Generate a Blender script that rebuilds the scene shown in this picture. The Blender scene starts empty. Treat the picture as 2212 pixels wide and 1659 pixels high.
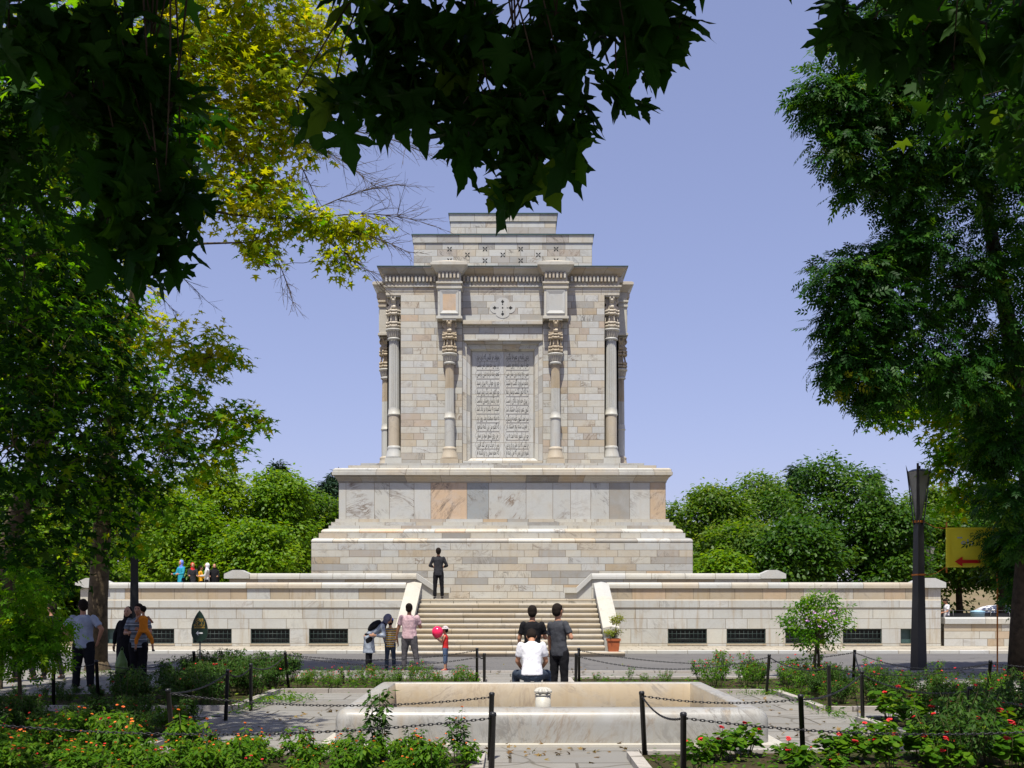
import bpy, bmesh, math, random
import numpy as np
from mathutils import Vector, Matrix, Quaternion

random.seed(7)
RNG = np.random.default_rng(11)
S = bpy.context.scene
COL = S.collection
R = math.radians

# ------------------------------------------------------------------ camera, sky, sun, exposure
EYE = 1.85
cam_d = bpy.data.cameras.new('camera')
cam_d.sensor_width = 36.0
cam_d.lens = 36.9
cam_d.shift_y = 0.208
cam_d.clip_start = 0.05
cam_d.clip_end = 3000
cam = bpy.data.objects.new('camera', cam_d)
cam.location = (0, 0, EYE)
cam.rotation_euler = (R(90), 0, 0)
COL.objects.link(cam)
S.camera = cam

SUN_EL, SUN_AZ = 66.5, 191.0            # azimuth measured from +Y towards +X
w = bpy.data.worlds.new('World')
S.world = w
w.use_nodes = True
nt = w.node_tree
bg = nt.nodes['Background']
sky = nt.nodes.new('ShaderNodeTexSky')
sky.sky_type = 'NISHITA'
sky.sun_disc = False
sky.sun_elevation = R(SUN_EL)
sky.sun_rotation = R(SUN_AZ)
sky.altitude = 900
sky.air_density = 1.0
sky.dust_density = 2.6
sky.ozone_density = 2.0
tint = nt.nodes.new('ShaderNodeMix')
tint.data_type = 'RGBA'
tint.blend_type = 'MULTIPLY'
tint.inputs[0].default_value = 1.0
tint.inputs[7].default_value = (1.05, 1.00, 1.30, 1)
soft = nt.nodes.new('ShaderNodeGamma')          # evens out the zenith to horizon range of the sky
soft.inputs[1].default_value = 0.56
nt.links.new(sky.outputs[0], soft.inputs[0])
nt.links.new(soft.outputs[0], tint.inputs[6])
nt.links.new(tint.outputs[2], bg.inputs[0])
bg.inputs[1].default_value = 0.15

sl = bpy.data.lights.new('sun', 'SUN')
sl.energy = 4.3
sl.angle = R(0.5)
sl.color = (1.0, 0.95, 0.85)
so = bpy.data.objects.new('sun', sl)
to_sun = Vector((math.sin(R(SUN_AZ)) * math.cos(R(SUN_EL)), math.cos(R(SUN_AZ)) * math.cos(R(SUN_EL)), math.sin(R(SUN_EL))))
so.rotation_euler = (-to_sun).to_track_quat('-Z', 'Y').to_euler()
so.location = (0, 0, 50)
COL.objects.link(so)

S.view_settings.view_transform = 'Standard'
S.view_settings.look = 'None'
S.view_settings.gamma = 1.0
S.view_settings.use_curve_mapping = False
S.view_settings.exposure = 0.72
S.cycles.max_bounces = 6
S.cycles.diffuse_bounces = 3
S.cycles.transmission_bounces = 4
S.cycles.sample_clamp_indirect = 6.0

# ------------------------------------------------------------------ helpers
F = 2268.0                               # focal length in the units of the measured picture (2212 wide)
def at(u, v, d):
    """the point seen at measured picture position (u, v) and standing d metres away"""
    return Vector(((u - 1106) / F * d, d, EYE + (1290 - v) / F * d))

def rnd(a, b): return random.uniform(a, b)

def tag(o, label, cat, group=None):
    o['label'] = label; o['category'] = cat
    if group: o['group'] = group
    return o

def empty(name, loc=(0, 0, 0), rz=0.0, label=None, cat=None, group=None):
    o = bpy.data.objects.new(name, None)
    o.location = loc; o.rotation_euler = (0, 0, rz); o.empty_display_size = .2
    COL.objects.link(o)
    if label: tag(o, label, cat, group)
    return o

def link(name, me, mat, parent=None):
    o = bpy.data.objects.new(name, me)
    if mat is not None:
        for m in (mat if isinstance(mat, (list, tuple)) else [mat]): me.materials.append(m)
    COL.objects.link(o)
    if parent is not None: o.parent = parent
    return o

def struct(o):
    o['kind'] = 'structure'
    return o

def copy_thing(root, loc=None, rz=None, scale=None, label=None, group=None):
    r = root.copy(); COL.objects.link(r)
    if loc is not None: r.location = loc
    if rz is not None: r.rotation_euler = (0, 0, rz)
    if scale is not None: r.scale = scale if not isinstance(scale, (int, float)) else (scale,) * 3
    if label: r['label'] = label
    if group: r['group'] = group
    for ch in list(root.children):
        c = ch.copy(); COL.objects.link(c); c.parent = r
        for g in list(ch.children):
            d = g.copy(); COL.objects.link(d); d.parent = c
    return r

class MB:
    """collects polygons with a random block colour, a metric uv and the block size per face"""
    def __init__(s):
        s.v = []; s.f = []; s.blk = []; s.uv = []; s.dim = []; s.sm = []; s.mi = []
    def vert(s, p):
        s.v.append(tuple(p)); return len(s.v) - 1
    def face(s, pts, blk=None, uv=None, dim=None, smooth=False, mi=0):
        i0 = len(s.v)
        s.v.extend(tuple(p) for p in pts)
        s.f.append(tuple(range(i0, i0 + len(pts))))
        s.blk.append(blk or (random.random(), random.random(), random.random()))
        s.uv.append(uv or [(.5, .5)] * len(pts)); s.dim.append(dim or (9, 9)); s.sm.append(smooth); s.mi.append(mi)
    def iface(s, idx, blk=None, smooth=True, mi=0):
        s.f.append(tuple(idx)); s.blk.append(blk or (.3, .5, .5)); s.uv.append([(.5, .5)] * len(idx)); s.dim.append((9, 9)); s.sm.append(smooth); s.mi.append(mi)
    def quad(s, o, U, V, W, H, blk=None, mortar=True, mi=0):
        o = Vector(o); U = Vector(U); V = Vector(V)
        s.face([o, o + U * W, o + U * W + V * H, o + V * H], blk, [(0, 0), (W, 0), (W, H), (0, H)], (W, H) if mortar else (9, 9), mi=mi)
    def ashlar(s, o, U, V, W, H, row=.27, L=(.5, 1.1), pal=None):
        o = Vector(o); U = Vector(U).normalized(); V = Vector(V).normalized()
        n = max(1, round(H / row)); h = H / n
        prev = []
        for i in range(n):
            xs = cuts(W, L, prev); prev = xs
            for a, b in zip(xs[:-1], xs[1:]):
                s.quad(o + U * a + V * (h * i), U, V, b - a, h, blk=pick(pal))
    def box(s, a, b, blk=None, faces='xXyYzZ', mi=0):
        (x0, y0, z0), (x1, y1, z1) = a, b
        blk = blk or (random.random(), random.random(), random.random())
        if 'y' in faces: s.face([(x0, y0, z0), (x1, y0, z0), (x1, y0, z1), (x0, y0, z1)], blk, mi=mi)
        if 'Y' in faces: s.face([(x1, y1, z0), (x0, y1, z0), (x0, y1, z1), (x1, y1, z1)], blk, mi=mi)
        if 'x' in faces: s.face([(x0, y1, z0), (x0, y0, z0), (x0, y0, z1), (x0, y1, z1)], blk, mi=mi)
        if 'X' in faces: s.face([(x1, y0, z0), (x1, y1, z0), (x1, y1, z1), (x1, y0, z1)], blk, mi=mi)
        if 'Z' in faces: s.face([(x0, y0, z1), (x1, y0, z1), (x1, y1, z1), (x0, y1, z1)], blk, mi=mi)
        if 'z' in faces: s.face([(x0, y1, z0), (x1, y1, z0), (x1, y0, z0), (x0, y0, z0)], blk, mi=mi)
    def mould(s, cx, cy, hx, hy, prof, L=(.6, 1.5), pal=None, sides='FRBL', courses=None):
        """profile (out, z) swept round a rectangle, mitred; courses = list of profile index ranges sharing block joints"""
        courses = courses or [(0, len(prof) - 1)]
        C = {'F': ((-1, -1), (1, -1)), 'R': ((1, -1), (1, 1)), 'B': ((1, 1), (-1, 1)), 'L': ((-1, 1), (-1, -1))}
        for sd in sides:
            (ax, ay), (bx, by) = C[sd]
            Ln = 2 * (hx if sd in 'FB' else hy)
            for c0, c1 in courses:
                ts = [t / Ln for t in cuts(Ln, L, [])]
                for t0, t1 in zip(ts[:-1], ts[1:]):
                    blk = pick(pal)
                    for k in range(c0, c1):
                        (o0, z0), (o1, z1) = prof[k], prof[k + 1]
                        def P(o, z, t):
                            A = Vector((cx + ax * (hx + o), cy + ay * (hy + o), z)); B = Vector((cx + bx * (hx + o), cy + by * (hy + o), z))
                            return A.lerp(B, t)
                        ln = (t1 - t0) * Ln; hh = 9
                        s.face([P(o0, z0, t0), P(o0, z0, t1), P(o1, z1, t1), P(o1, z1, t0)], blk, [(0, 4), (ln, 4), (ln, 5), (0, 5)], (ln, hh))
    def cap(s, cx, cy, hx, hy, z, up=True, blk=None):
        p = [(cx - hx, cy - hy, z), (cx + hx, cy - hy, z), (cx + hx, cy + hy, z), (cx - hx, cy + hy, z)]
        s.face(p if up else p[::-1], blk)
    def extrude_x(s, x0, x1, prof, L=(.6, 1.4), pal=None, ends=True, closed=True):
        """profile (y, z), counter-clockwise seen from +x's tail, extruded along x in blocks"""
        xs = [x0 + t for t in cuts(x1 - x0, L, [])]
        n = len(prof)
        for a, b in zip(xs[:-1], xs[1:]):
            blk = pick(pal)
            for k in range(n if closed else n - 1):
                (y0, z0), (y1, z1) = prof[k], prof[(k + 1) % n]
                s.face([(a, y0, z0), (b, y0, z0), (b, y1, z1), (a, y1, z1)], blk, [(0, 4), (b - a, 4), (b - a, 5), (0, 5)], (b - a, 9))
        if ends:
            s.face([(x0, y, z) for y, z in prof][::-1]); s.face([(x1, y, z) for y, z in prof])
    def lathe(s, cx, cy, prof, seg=24, flute=0, depth=0.0, blk=None, capt=True):
        blk = blk or (random.random(), random.random(), random.random())
        rings = []
        for r, z in prof:
            ring = []
            for i in range(seg):
                a = 2 * math.pi * i / seg
                rr = r * (1 - depth * (0.5 + 0.5 * math.cos(a * flute))) if flute else r
                ring.append(s.vert((cx + rr * math.cos(a), cy + rr * math.sin(a), z)))
            rings.append(ring)
        for r0, r1 in zip(rings[:-1], rings[1:]):
            for i in range(seg):
                j = (i + 1) % seg
                s.iface((r0[i], r0[j], r1[j], r1[i]), blk, smooth=(flute == 0))
        if capt:
            s.iface(rings[-1], blk, False); s.iface(rings[0][::-1], blk, False)
    def tube(s, pts, rad, seg=6, blk=None, caps=True, mi=0, smooth=True):
        pts = [Vector(p) for p in pts]
        if isinstance(rad, (int, float)): rad = [rad] * len(pts)
        blk = blk or (random.random(), random.random(), random.random())
        prev = None; rings = []
        up = Vector((0, 0, 1))
        for i, p in enumerate(pts):
            t = (pts[min(i + 1, len(pts) - 1)] - pts[max(i - 1, 0)])
            t = t.normalized() if t.length > 1e-9 else Vector((0, 0, 1))
            if prev is None:
                a = up.cross(t)
                if a.length < 1e-3: a = Vector((1, 0, 0)).cross(t)
                a.normalize()
            else:
                a = prev - t * prev.dot(t)
                a = a.normalized() if a.length > 1e-6 else Vector((1, 0, 0))
            prev = a; b = t.cross(a)
            rings.append([s.vert(p + (a * math.cos(q) + b * math.sin(q)) * rad[i]) for q in [2 * math.pi * k / seg for k in range(seg)]])
        for r0, r1 in zip(rings[:-1], rings[1:]):
            for i in range(seg):
                j = (i + 1) % seg
                s.iface((r0[i], r0[j], r1[j], r1[i]), blk, smooth, mi)
        if caps:
            s.iface(rings[0][::-1], blk, False, mi); s.iface(rings[-1], blk, False, mi)
    def prism(s, outline, y0, y1, blk=None, mi=0, mi_side=None):
        """outline (x, z) extruded along y; ccw seen from the front (-y)"""
        blk = blk or (random.random(), random.random(), random.random())
        ms = mi if mi_side is None else mi_side
        s.face([(x, y0, z) for x, z in outline], blk, mi=mi)
        s.face([(x, y1, z) for x, z in outline][::-1], blk, mi=mi)
        n = len(outline)
        for k in range(n):
            (xa, za), (xb, zb) = outline[k], outline[(k + 1) % n]
            s.face([(xa, y1, za), (xb, y1, zb), (xb, y0, zb), (xa, y0, za)], blk, mi=ms)
    def mesh(s, name):
        me = bpy.data.meshes.new(name)
        me.from_pydata(s.v, [], s.f)
        nl = len(me.loops)
        col = np.ones((nl, 4), np.float32); uv = np.zeros((nl, 2), np.float32); dm = np.zeros((nl, 2), np.float32)
        k = 0
        for f, b, u, d in zip(s.f, s.blk, s.uv, s.dim):
            n = len(f)
            col[k:k + n, :3] = b; uv[k:k + n] = u; dm[k:k + n] = d
            k += n
        a = me.attributes.new('blk', 'FLOAT_COLOR', 'CORNER'); a.data.foreach_set('color', col.ravel())
        l = me.uv_layers.new(name='local'); l.data.foreach_set('uv', uv.ravel())
        l = me.uv_layers.new(name='dim'); l.data.foreach_set('uv', dm.ravel())
        me.polygons.foreach_set('use_smooth', np.array(s.sm, bool))
        me.polygons.foreach_set('material_index', np.array(s.mi, np.int32))
        me.update()
        return me
    def build(s, name, mat, parent=None):
        return link(name, s.mesh(name), mat, parent)

def pick(pal):
    r, g, b = random.random(), random.random(), random.random()
    if pal:
        a, c = random.choice(pal)
        r = a + (c - a) * r
    return (r, g, b)

def cuts(W, L, prev):
    xs = [0.0]
    while True:
        x = xs[-1] + rnd(*L)
        for _ in range(6):
            if any(abs(x - p) < .09 for p in prev): x = xs[-1] + rnd(*L)
        if x > W - L[0] * .55: break
        xs.append(x)
    xs.append(W)
    return xs

def wedge_text(body): return body

# ------------------------------------------------------------------ materials
def newmat(name):
    m = bpy.data.materials.new(name); m.use_nodes = True
    n = m.node_tree.nodes; n.clear()
    out = n.new('ShaderNodeOutputMaterial'); p = n.new('ShaderNodeBsdfPrincipled')
    m.node_tree.links.new(p.outputs[0], out.inputs[0])
    return m, m.node_tree, p, out

class NT:
    def __init__(s, t): s.t = t
    def n(s, typ, **kw):
        x = s.t.nodes.new('ShaderNode' + typ)
        for k, v in kw.items(): setattr(x, k, v)
        return x
    def l(s, a, b): s.t.links.new(a, b)
    def put(s, x, inp):
        if isinstance(x, (int, float, tuple)): inp.default_value = x
        else: s.l(x, inp)
    def math(s, op, a, b=0.0, c=None, clamp=False):
        x = s.n('Math', operation=op, use_clamp=clamp)
        s.put(a, x.inputs[0]); s.put(b, x.inputs[1])
        if c is not None: s.put(c, x.inputs[2])
        return x.outputs[0]
    def mix(s, f, a, b, blend='MIX'):
        x = s.n('Mix', data_type='RGBA', blend_type=blend)
        s.put(f, x.inputs[0])
        for v, i in ((a, 6), (b, 7)):
            if isinstance(v, tuple): x.inputs[i].default_value = v if len(v) == 4 else (*v, 1)
            else: s.l(v, x.inputs[i])
        return x.outputs[2]
    def noise(s, vec, scale, detail=3, rough=.55, dist=0.0):
        x = s.n('TexNoise'); x.inputs['Scale'].default_value = scale; x.inputs['Detail'].default_value = detail
        x.inputs['Roughness'].default_value = rough; x.inputs['Distortion'].default_value = dist
        if vec is not None: s.l(vec, x.inputs['Vector'])
        return x.outputs['Fac']
    def ramp(s, f, stops, interp='LINEAR'):
        x = s.n('ValToRGB'); e = x.color_ramp; e.interpolation = interp
        while len(e.elements) > 1: e.elements.remove(e.elements[-1])
        e.elements[0].position = stops[0][0]; e.elements[0].color = (*stops[0][1], 1) if len(stops[0][1]) == 3 else stops[0][1]
        for p, c in stops[1:]:
            q = e.elements.new(p); q.color = (*c, 1) if len(c) == 3 else c
        s.l(f, x.inputs[0])
        return x.outputs[0]
    def fr(s, f, a, b, lo=0.0, hi=1.0):
        x = s.n('MapRange', clamp=True); s.put(f, x.inputs[0])
        x.inputs[1].default_value = a; x.inputs[2].default_value = b; x.inputs[3].default_value = lo; x.inputs[4].default_value = hi
        return x.outputs[0]
    def vmath(s, op, a, b=None):
        x = s.n('VectorMath', operation=op); s.put(a, x.inputs[0])
        if b is not None: s.put(b, x.inputs[1])
        return x.outputs[0]
    def bump(s, h, p, strength=.2, dist=.02):
        x = s.n('Bump'); x.inputs['Strength'].default_value = strength; x.inputs['Distance'].default_value = dist
        s.l(h, x.inputs['Height']); s.l(x.outputs[0], p.inputs['Normal'])

MARBLE_STOPS = [(0.0, (.485, .49, .465)), (.16, (.41, .42, .40)), (.3, (.48, .475, .42)), (.45, (.45, .42, .345)), (.57, (.44, .385, .295)),
                (.68, (.345, .275, .175)), (.78, (.54, .375, .235)), (.86, (.29, .29, .27)), (.93, (.15, .135, .11)), (1.0, (.27, .31, .33))]
def marble(name, vein=1.0, stain=.25, mortar=True, rough=.5, mottle=1.0, vs=1.1):
    m, t, p, out = newmat(name); N = NT(t)
    at_ = N.n('Attribute', attribute_name='blk'); sp = N.n('SeparateColor'); N.l(at_.outputs['Color'], sp.inputs[0])
    r, g, b = sp.outputs
    geo = N.n('NewGeometry'); pos = geo.outputs['Position']
    off = N.n('CombineXYZ'); N.l(N.math('MULTIPLY', g, 57.0), off.inputs[0]); N.l(N.math('MULTIPLY', b, 31.0), off.inputs[2]); N.l(N.math('MULTIPLY', r, 13.0), off.inputs[1])
    rot = N.n('VectorRotate', rotation_type='Y_AXIS'); N.l(pos, rot.inputs['Vector']); N.l(N.math('MULTIPLY', g, 3.1), rot.inputs['Angle'])
    q = N.vmath('ADD', rot.outputs[0], off.outputs[0])
    base = N.ramp(r, MARBLE_STOPS)
    mot = N.noise(q, 1.7, 5, .6, .6)
    base = N.mix(N.fr(mot, .46, .74, 0, .32 * mottle), base, (.41, .335, .25))
    base = N.mix(N.fr(mot, .56, .30, 0, .45 * mottle), base, (.39, .39, .385))
    vmap = N.n('Mapping'); N.l(q, vmap.inputs[0]); vmap.inputs['Scale'].default_value = (2.3 * vs, 1.0, .75 * vs)
    rdg = N.noise(vmap.outputs[0], 1.0, 6, .62, .7)
    vm = N.fr(N.math('ABSOLUTE', N.math('SUBTRACT', rdg, .5)), .004, .034, 1, 0)
    rd2 = N.noise(vmap.outputs[0], 3.3, 4, .6, 1.1)
    vm = N.math('MAXIMUM', vm, N.math('MULTIPLY', N.fr(N.math('ABSOLUTE', N.math('SUBTRACT', rd2, .5)), .004, .03, 1, 0), .55))
    big = N.fr(N.noise(q, 1.3, 3), .44, .66)
    vm = N.math('MULTIPLY', vm, N.math('MULTIPLY', big, N.fr(b, .15, .85, .15, 1.0 * vein)))
    base = N.mix(N.math('MULTIPLY', vm, .9, None, True), base, N.mix(g, (.12, .12, .115), (.20, .145, .10)))
    fine = N.noise(pos, 22, 4, .7)
    base = N.mix(N.fr(fine, .3, .75, 0, .22), base, (.26, .235, .20), 'MIX')
    # vertical weathering streaks
    st = N.n('Mapping'); N.l(pos, st.inputs[0]); st.inputs['Scale'].default_value = (3.4, 3.4, .32)
    sn = N.noise(st.outputs[0], 1.6, 5, .65)
    base = N.mix(N.fr(sn, .54, .78, 0, stain), base, (.27, .19, .10))
    grime = N.noise(pos, .55, 5, .6)
    base = N.mix(N.fr(grime, .5, .8, 0, .35), base, (.27, .24, .18))
    if mortar:
        u1 = N.n('UVMap', uv_map='local'); u2 = N.n('UVMap', uv_map='dim')
        s1 = N.n('SeparateXYZ'); N.l(u1.outputs[0], s1.inputs[0]); s2 = N.n('SeparateXYZ'); N.l(u2.outputs[0], s2.inputs[0])
        ex = N.math('MINIMUM', s1.outputs[0], N.math('SUBTRACT', s2.outputs[0], s1.outputs[0]))
        ey = N.math('MINIMUM', s1.outputs[1], N.math('SUBTRACT', s2.outputs[1], s1.outputs[1]))
        ed = N.math('MINIMUM', ex, ey)
        mk = N.fr(ed, .005, .013, 1, 0)
        base = N.mix(N.math('MULTIPLY', mk, .85), base, (.15, .12, .08))
        N.bump(N.math('ADD', N.fr(ed, .003, .014), N.math('MULTIPLY', fine, .15)), p, .35, .012)
    else:
        N.bump(fine, p, .12, .01)
    N.l(base, p.inputs['Base Color'])
    p.inputs['Roughness'].default_value = rough
    p.inputs['Specular IOR Level'].default_value = .35
    return m

def pmat(name, c1, c2=None, scale=6.0, rough=.6, bump=.1, spec=.4, metal=0.0, bdist=.01, detail=4):
    m, t, p, out = newmat(name); N = NT(t)
    tc = N.n('TexCoord')
    f = N.noise(tc.outputs['Object'], scale, detail, .6)
    c2 = c2 or tuple(x * .7 for x in c1)
    N.l(N.mix(N.fr(f, .3, .7), c1, c2), p.inputs['Base Color'])
    p.inputs['Roughness'].default_value = rough; p.inputs['Specular IOR Level'].default_value = spec; p.inputs['Metallic'].default_value = metal
    if bump: N.bump(f, p, bump, bdist)
    return m

def leafmat(name, stops, trans, tfac=.42, rough=.45, spec=.25):
    """leaf: colour by per-leaf random number; diffuse + translucent"""
    m, t, p, out = newmat(name); N = NT(t)
    a = N.n('Attribute', attribute_name='lf'); sp = N.n('SeparateColor'); N.l(a.outputs['Color'], sp.inputs[0])
    c = N.ramp(sp.outputs[0], stops)
    tc = N.ramp(sp.outputs[0], trans)
    N.l(c, p.inputs['Base Color']); p.inputs['Roughness'].default_value = rough; p.inputs['Specular IOR Level'].default_value = spec
    tr = N.n('BsdfTranslucent'); N.l(tc, tr.inputs[0])
    mx = N.n('MixShader'); mx.inputs[0].default_value = tfac
    N.l(p.outputs[0], mx.inputs[1]); N.l(tr.outputs[0], mx.inputs[2]); N.l(mx.outputs[0], out.inputs[0])
    return m

M = {}
M['ashlar'] = marble('marble_ashlar', 1.25, .36, vs=1.2)
M['slab'] = marble('marble_slab', 1.5, .15, vs=.9)
M['carved'] = marble('marble_carved', .5, .3, mortar=False, mottle=.7)
M['wallstone'] = marble('wall_marble', .6, .8, mottle=.6)
M['coping'] = marble('coping_marble', .5, .2, mottle=.6)
M['basin'] = marble('basin_marble', .8, .6, rough=.35, mottle=.8, vs=1.5)
M['black'] = pmat('black_metal', (.007, .007, .008), (.012, .012, .013), 20, .42, .05, .5)
M['darkvoid'] = pmat('dark_interior', (.006, .008, .008), (.012, .014, .013), 8, .7, 0)
M['grille'] = pmat('grille_iron', (.02, .035, .03), (.03, .05, .045), 20, .5, .05)
M['shutter'] = pmat('shutter_paint', (.045, .085, .08), (.035, .07, .065), 6, .5, .05)
M['roofedge'] = pmat('roof_metal', (.03, .06, .06), (.05, .10, .10), 3, .4, .0)
M['ink'] = pmat('engraved_ink', (.03, .027, .025), (.05, .045, .04), 9, .6, 0)
M['terracotta'] = pmat('terracotta', (.42, .11, .035), (.34, .09, .03), 9, .7, .1)
M['bark'] = pmat('plane_bark', (.115, .085, .05), (.035, .026, .016), 7, .85, .7, .2, 0, .03)
M['barkdark'] = pmat('dark_bark', (.055, .04, .026), (.02, .015, .01), 9, .9, .7, .2, 0, .03)
M['twig'] = pmat('twig_bark', (.085, .065, .05), (.05, .038, .028), 20, .8, .2)
M['stem'] = pmat('plant_stem', (.07, .10, .02), (.09, .07, .03), 20, .7, .1)

# ------------------------------------------------------------------ the setting: ground, road, paving, terrace
def slabmat(name, c1, c2, bw, rh, mort=.012, dirt=.4, rot=0.0):
    m, t, p, out = newmat(name); N = NT(t)
    geo = N.n('NewGeometry'); mp = N.n('Mapping'); N.l(geo.outputs['Position'], mp.inputs[0]); mp.inputs['Rotation'].default_value = (0, 0, rot)
    wob = N.n('TexNoise'); wob.inputs['Scale'].default_value = .7; N.l(mp.outputs[0], wob.inputs['Vector'])
    vv = N.vmath('ADD', mp.outputs[0], N.vmath('MULTIPLY', wob.outputs['Color'], (.06, .06, 0)))
    b = N.n('TexBrick'); N.l(vv, b.inputs['Vector'])
    b.inputs['Color1'].default_value = (*c1, 1); b.inputs['Color2'].default_value = (*c2, 1); b.inputs['Mortar'].default_value = (.05, .042, .03, 1)
    b.inputs['Scale'].default_value = 1.0; b.inputs['Brick Width'].default_value = bw; b.inputs['Row Height'].default_value = rh
    b.inputs['Mortar Size'].default_value = mort; b.inputs['Mortar Smooth'].default_value = .4
    n1 = N.noise(geo.outputs['Position'], 1.1, 6, .65, .4); n2 = N.noise(geo.outputs['Position'], 14, 4, .7)
    c = N.mix(N.fr(n1, .45, .75, 0, dirt), b.outputs['Color'], (.16, .13, .09))
    c = N.mix(N.fr(n2, .3, .75, 0, .35), c, (.17, .16, .14))
    wv = N.n('TexVoronoi', feature='DISTANCE_TO_EDGE'); wv.inputs['Scale'].default_value = .42
    N.l(N.vmath('ADD', geo.outputs['Position'], N.vmath('MULTIPLY', wob.outputs['Color'], (1.4, 1.4, 0))), wv.inputs['Vector'])
    c = N.mix(N.fr(wv.outputs[0], .004, .014, .6, 0), c, (.07, .06, .04))
    N.l(c, p.inputs['Base Color']); p.inputs['Roughness'].default_value = .72; p.inputs['Specular IOR Level'].default_value = .3
    N.bump(N.math('ADD', N.math('MULTIPLY', b.outputs['Fac'], -.8), N.math('MULTIPLY', n2, .35)), p, .4, .015)
    return m

def soilmat(name, c1, c2, c3, s=.35):
    m, t, p, out = newmat(name); N = NT(t)
    g = N.n('NewGeometry').outputs['Position']
    a = N.noise(g, s, 6, .6); b = N.noise(g, 9, 5, .7)
    c = N.mix(N.fr(a, .35, .65), c1, c2); c = N.mix(N.fr(b, .45, .7), c, c3)
    N.l(c, p.inputs['Base Color']); p.inputs['Roughness'].default_value = .95; p.inputs['Specular IOR Level'].default_value = .1
    N.bump(b, p, .8, .04)
    return m

def asphalt():
    m, t, p, out = newmat('asphalt'); N = NT(t)
    g = N.n('NewGeometry').outputs['Position']
    st = N.n('Mapping'); N.l(g, st.inputs[0]); st.inputs['Scale'].default_value = (.22, 1.3, 1)
    a = N.noise(st.outputs[0], .7, 6, .6); b = N.noise(g, 60, 3, .7); c0 = N.noise(g, 3.0, 5, .6)
    c = N.mix(N.fr(a, .35, .68), (.118, .115, .112), (.092, .09, .09)); c = N.mix(N.fr(b, .3, .75, 0, .5), c, (.15, .145, .138))
    c = N.mix(N.fr(c0, .52, .74, 0, .4), c, (.145, .132, .115))
    wv = N.n('TexVoronoi', feature='DISTANCE_TO_EDGE'); wv.inputs['Scale'].default_value = .3
    wob = N.n('TexNoise'); wob.inputs['Scale'].default_value = 1.2; N.l(g, wob.inputs['Vector'])
    N.l(N.vmath('ADD', g, N.vmath('MULTIPLY', wob.outputs['Color'], (1.2, 1.2, 0))), wv.inputs['Vector'])
    c = N.mix(N.fr(wv.outputs[0], .003, .012, .55, 0), c, (.04, .04, .04))
    N.l(c, p.inputs['Base Color']); p.inputs['Roughness'].default_value = .85; p.inputs['Specular IOR Level'].default_value = .25
    N.bump(b, p, .35, .01)
    return m

def sheet(name, x0, y0, x1, y1, z, mat):
    b = MB(); b.face([(x0, y0, z), (x1, y0, z), (x1, y1, z), (x0, y1, z)])
    return struct(b.build(name, mat))

M['soil'] = soilmat('dry_ground', (.20, .15, .10), (.15, .13, .07), (.11, .09, .05))
M['bedsoil'] = soilmat('bed_soil', (.055, .038, .022), (.035, .045, .012), (.03, .022, .013), 1.2)
M['paving'] = slabmat('stone_paving', (.235, .226, .205), (.185, .18, .166), 1.5, .9, .02, .5)
M['pavestrip'] = slabmat('pavement_slabs', (.44, .40, .32), (.37, .33, .26), .8, .45, .014, .3)
M['kerbstone'] = slabmat('kerb_stone', (.40, .37, .33), (.33, .30, .27), 1.0, 50, .012, .3)
M['asphalt'] = asphalt()

sheet('ground', -600, -60, 600, 1500, 0.0, M['soil'])
sheet('paving', -34, -8, 34, 25.5, .006, M['paving'])
sheet('road', -90, 25.68, 90, 34.2, .004, M['asphalt'])
b = MB(); b.extrude_x(-90, 90, [(25.5, 0.0), (25.5, .05), (25.68, .05), (25.68, 0.0)][::-1], L=(.9, 1.1))
struct(b.build('kerb', M['kerbstone']))
b = MB(); b.extrude_x(-90, 90, [(34.2, 0), (34.2, .095), (34.22, .11), (34.42, .11), (34.42, 0)][::-1], L=(.9, 1.1), pal=[(.0, .5)])
struct(b.build('kerb', M['coping']))
b = MB(); b.box((-90, 34.425, 0), (90, 37.3, .105))
struct(b.build('pavement', M['pavestrip']))

# terrace floor behind the walls (a raised stone court)
b = MB(); b.box((-15.15, 37.5, 0), (15.0, 70, 1.79)); b.box((-3.3, 36.38, 0), (2.98, 37.499, 1.79))
struct(b.build('terrace_floor', M['pavestrip']))
hb = MB()
for k in range(60):
    x0, x1 = -240 + k * 8, -232 + k * 8
    h = lambda x: 2.6 + 1.5 * math.sin(x * .03) + .9 * math.sin(x * .11 + 1)
    hb.face([(x0, 95, 0), (x1, 95, 0), (x1, 118, h(x1)), (x0, 118, h(x0))]); hb.face([(x0, 118, h(x0)), (x1, 118, h(x1)), (x1, 170, 0), (x0, 170, 0)])
hills = struct(hb.build('hills', M['soil']))

# ------------------------------------------------------------------ the monument
X0 = -0.38; YB = 40.0; HB = 7.27; YC = YB + HB
mon = empty('monument', (X0, YC, 1.79), 0, 'tall square tomb of veined pale marble with columns and engraved panel on stepped plinth', 'monument')
def mb_local(mb):                        # geometry written in world metres; the empty sits at the base centre
    mb.v = [(x - X0, y - YC, z - 1.79) for x, y, z in mb.v]
    return mb
def mpart(mb, name, mat, parent=None):
    o = mb_local(mb).build(name, mat, parent or mon)
    return o

GEN = [(0, .38), (0, .36), (0, .36), (0, .36), (.3, .5), (.3, .60), (.5, .74), (.82, .87)]
LIGHT = [(0, .34), (0, .34), (0, .34), (0, .5), (.3, .55), (.84, .87)]
WARM = [(.1, .45), (.3, .56), (.3, .60), (.48, .74), (0, .3), (0, .4), (.84, .89)]
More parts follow.
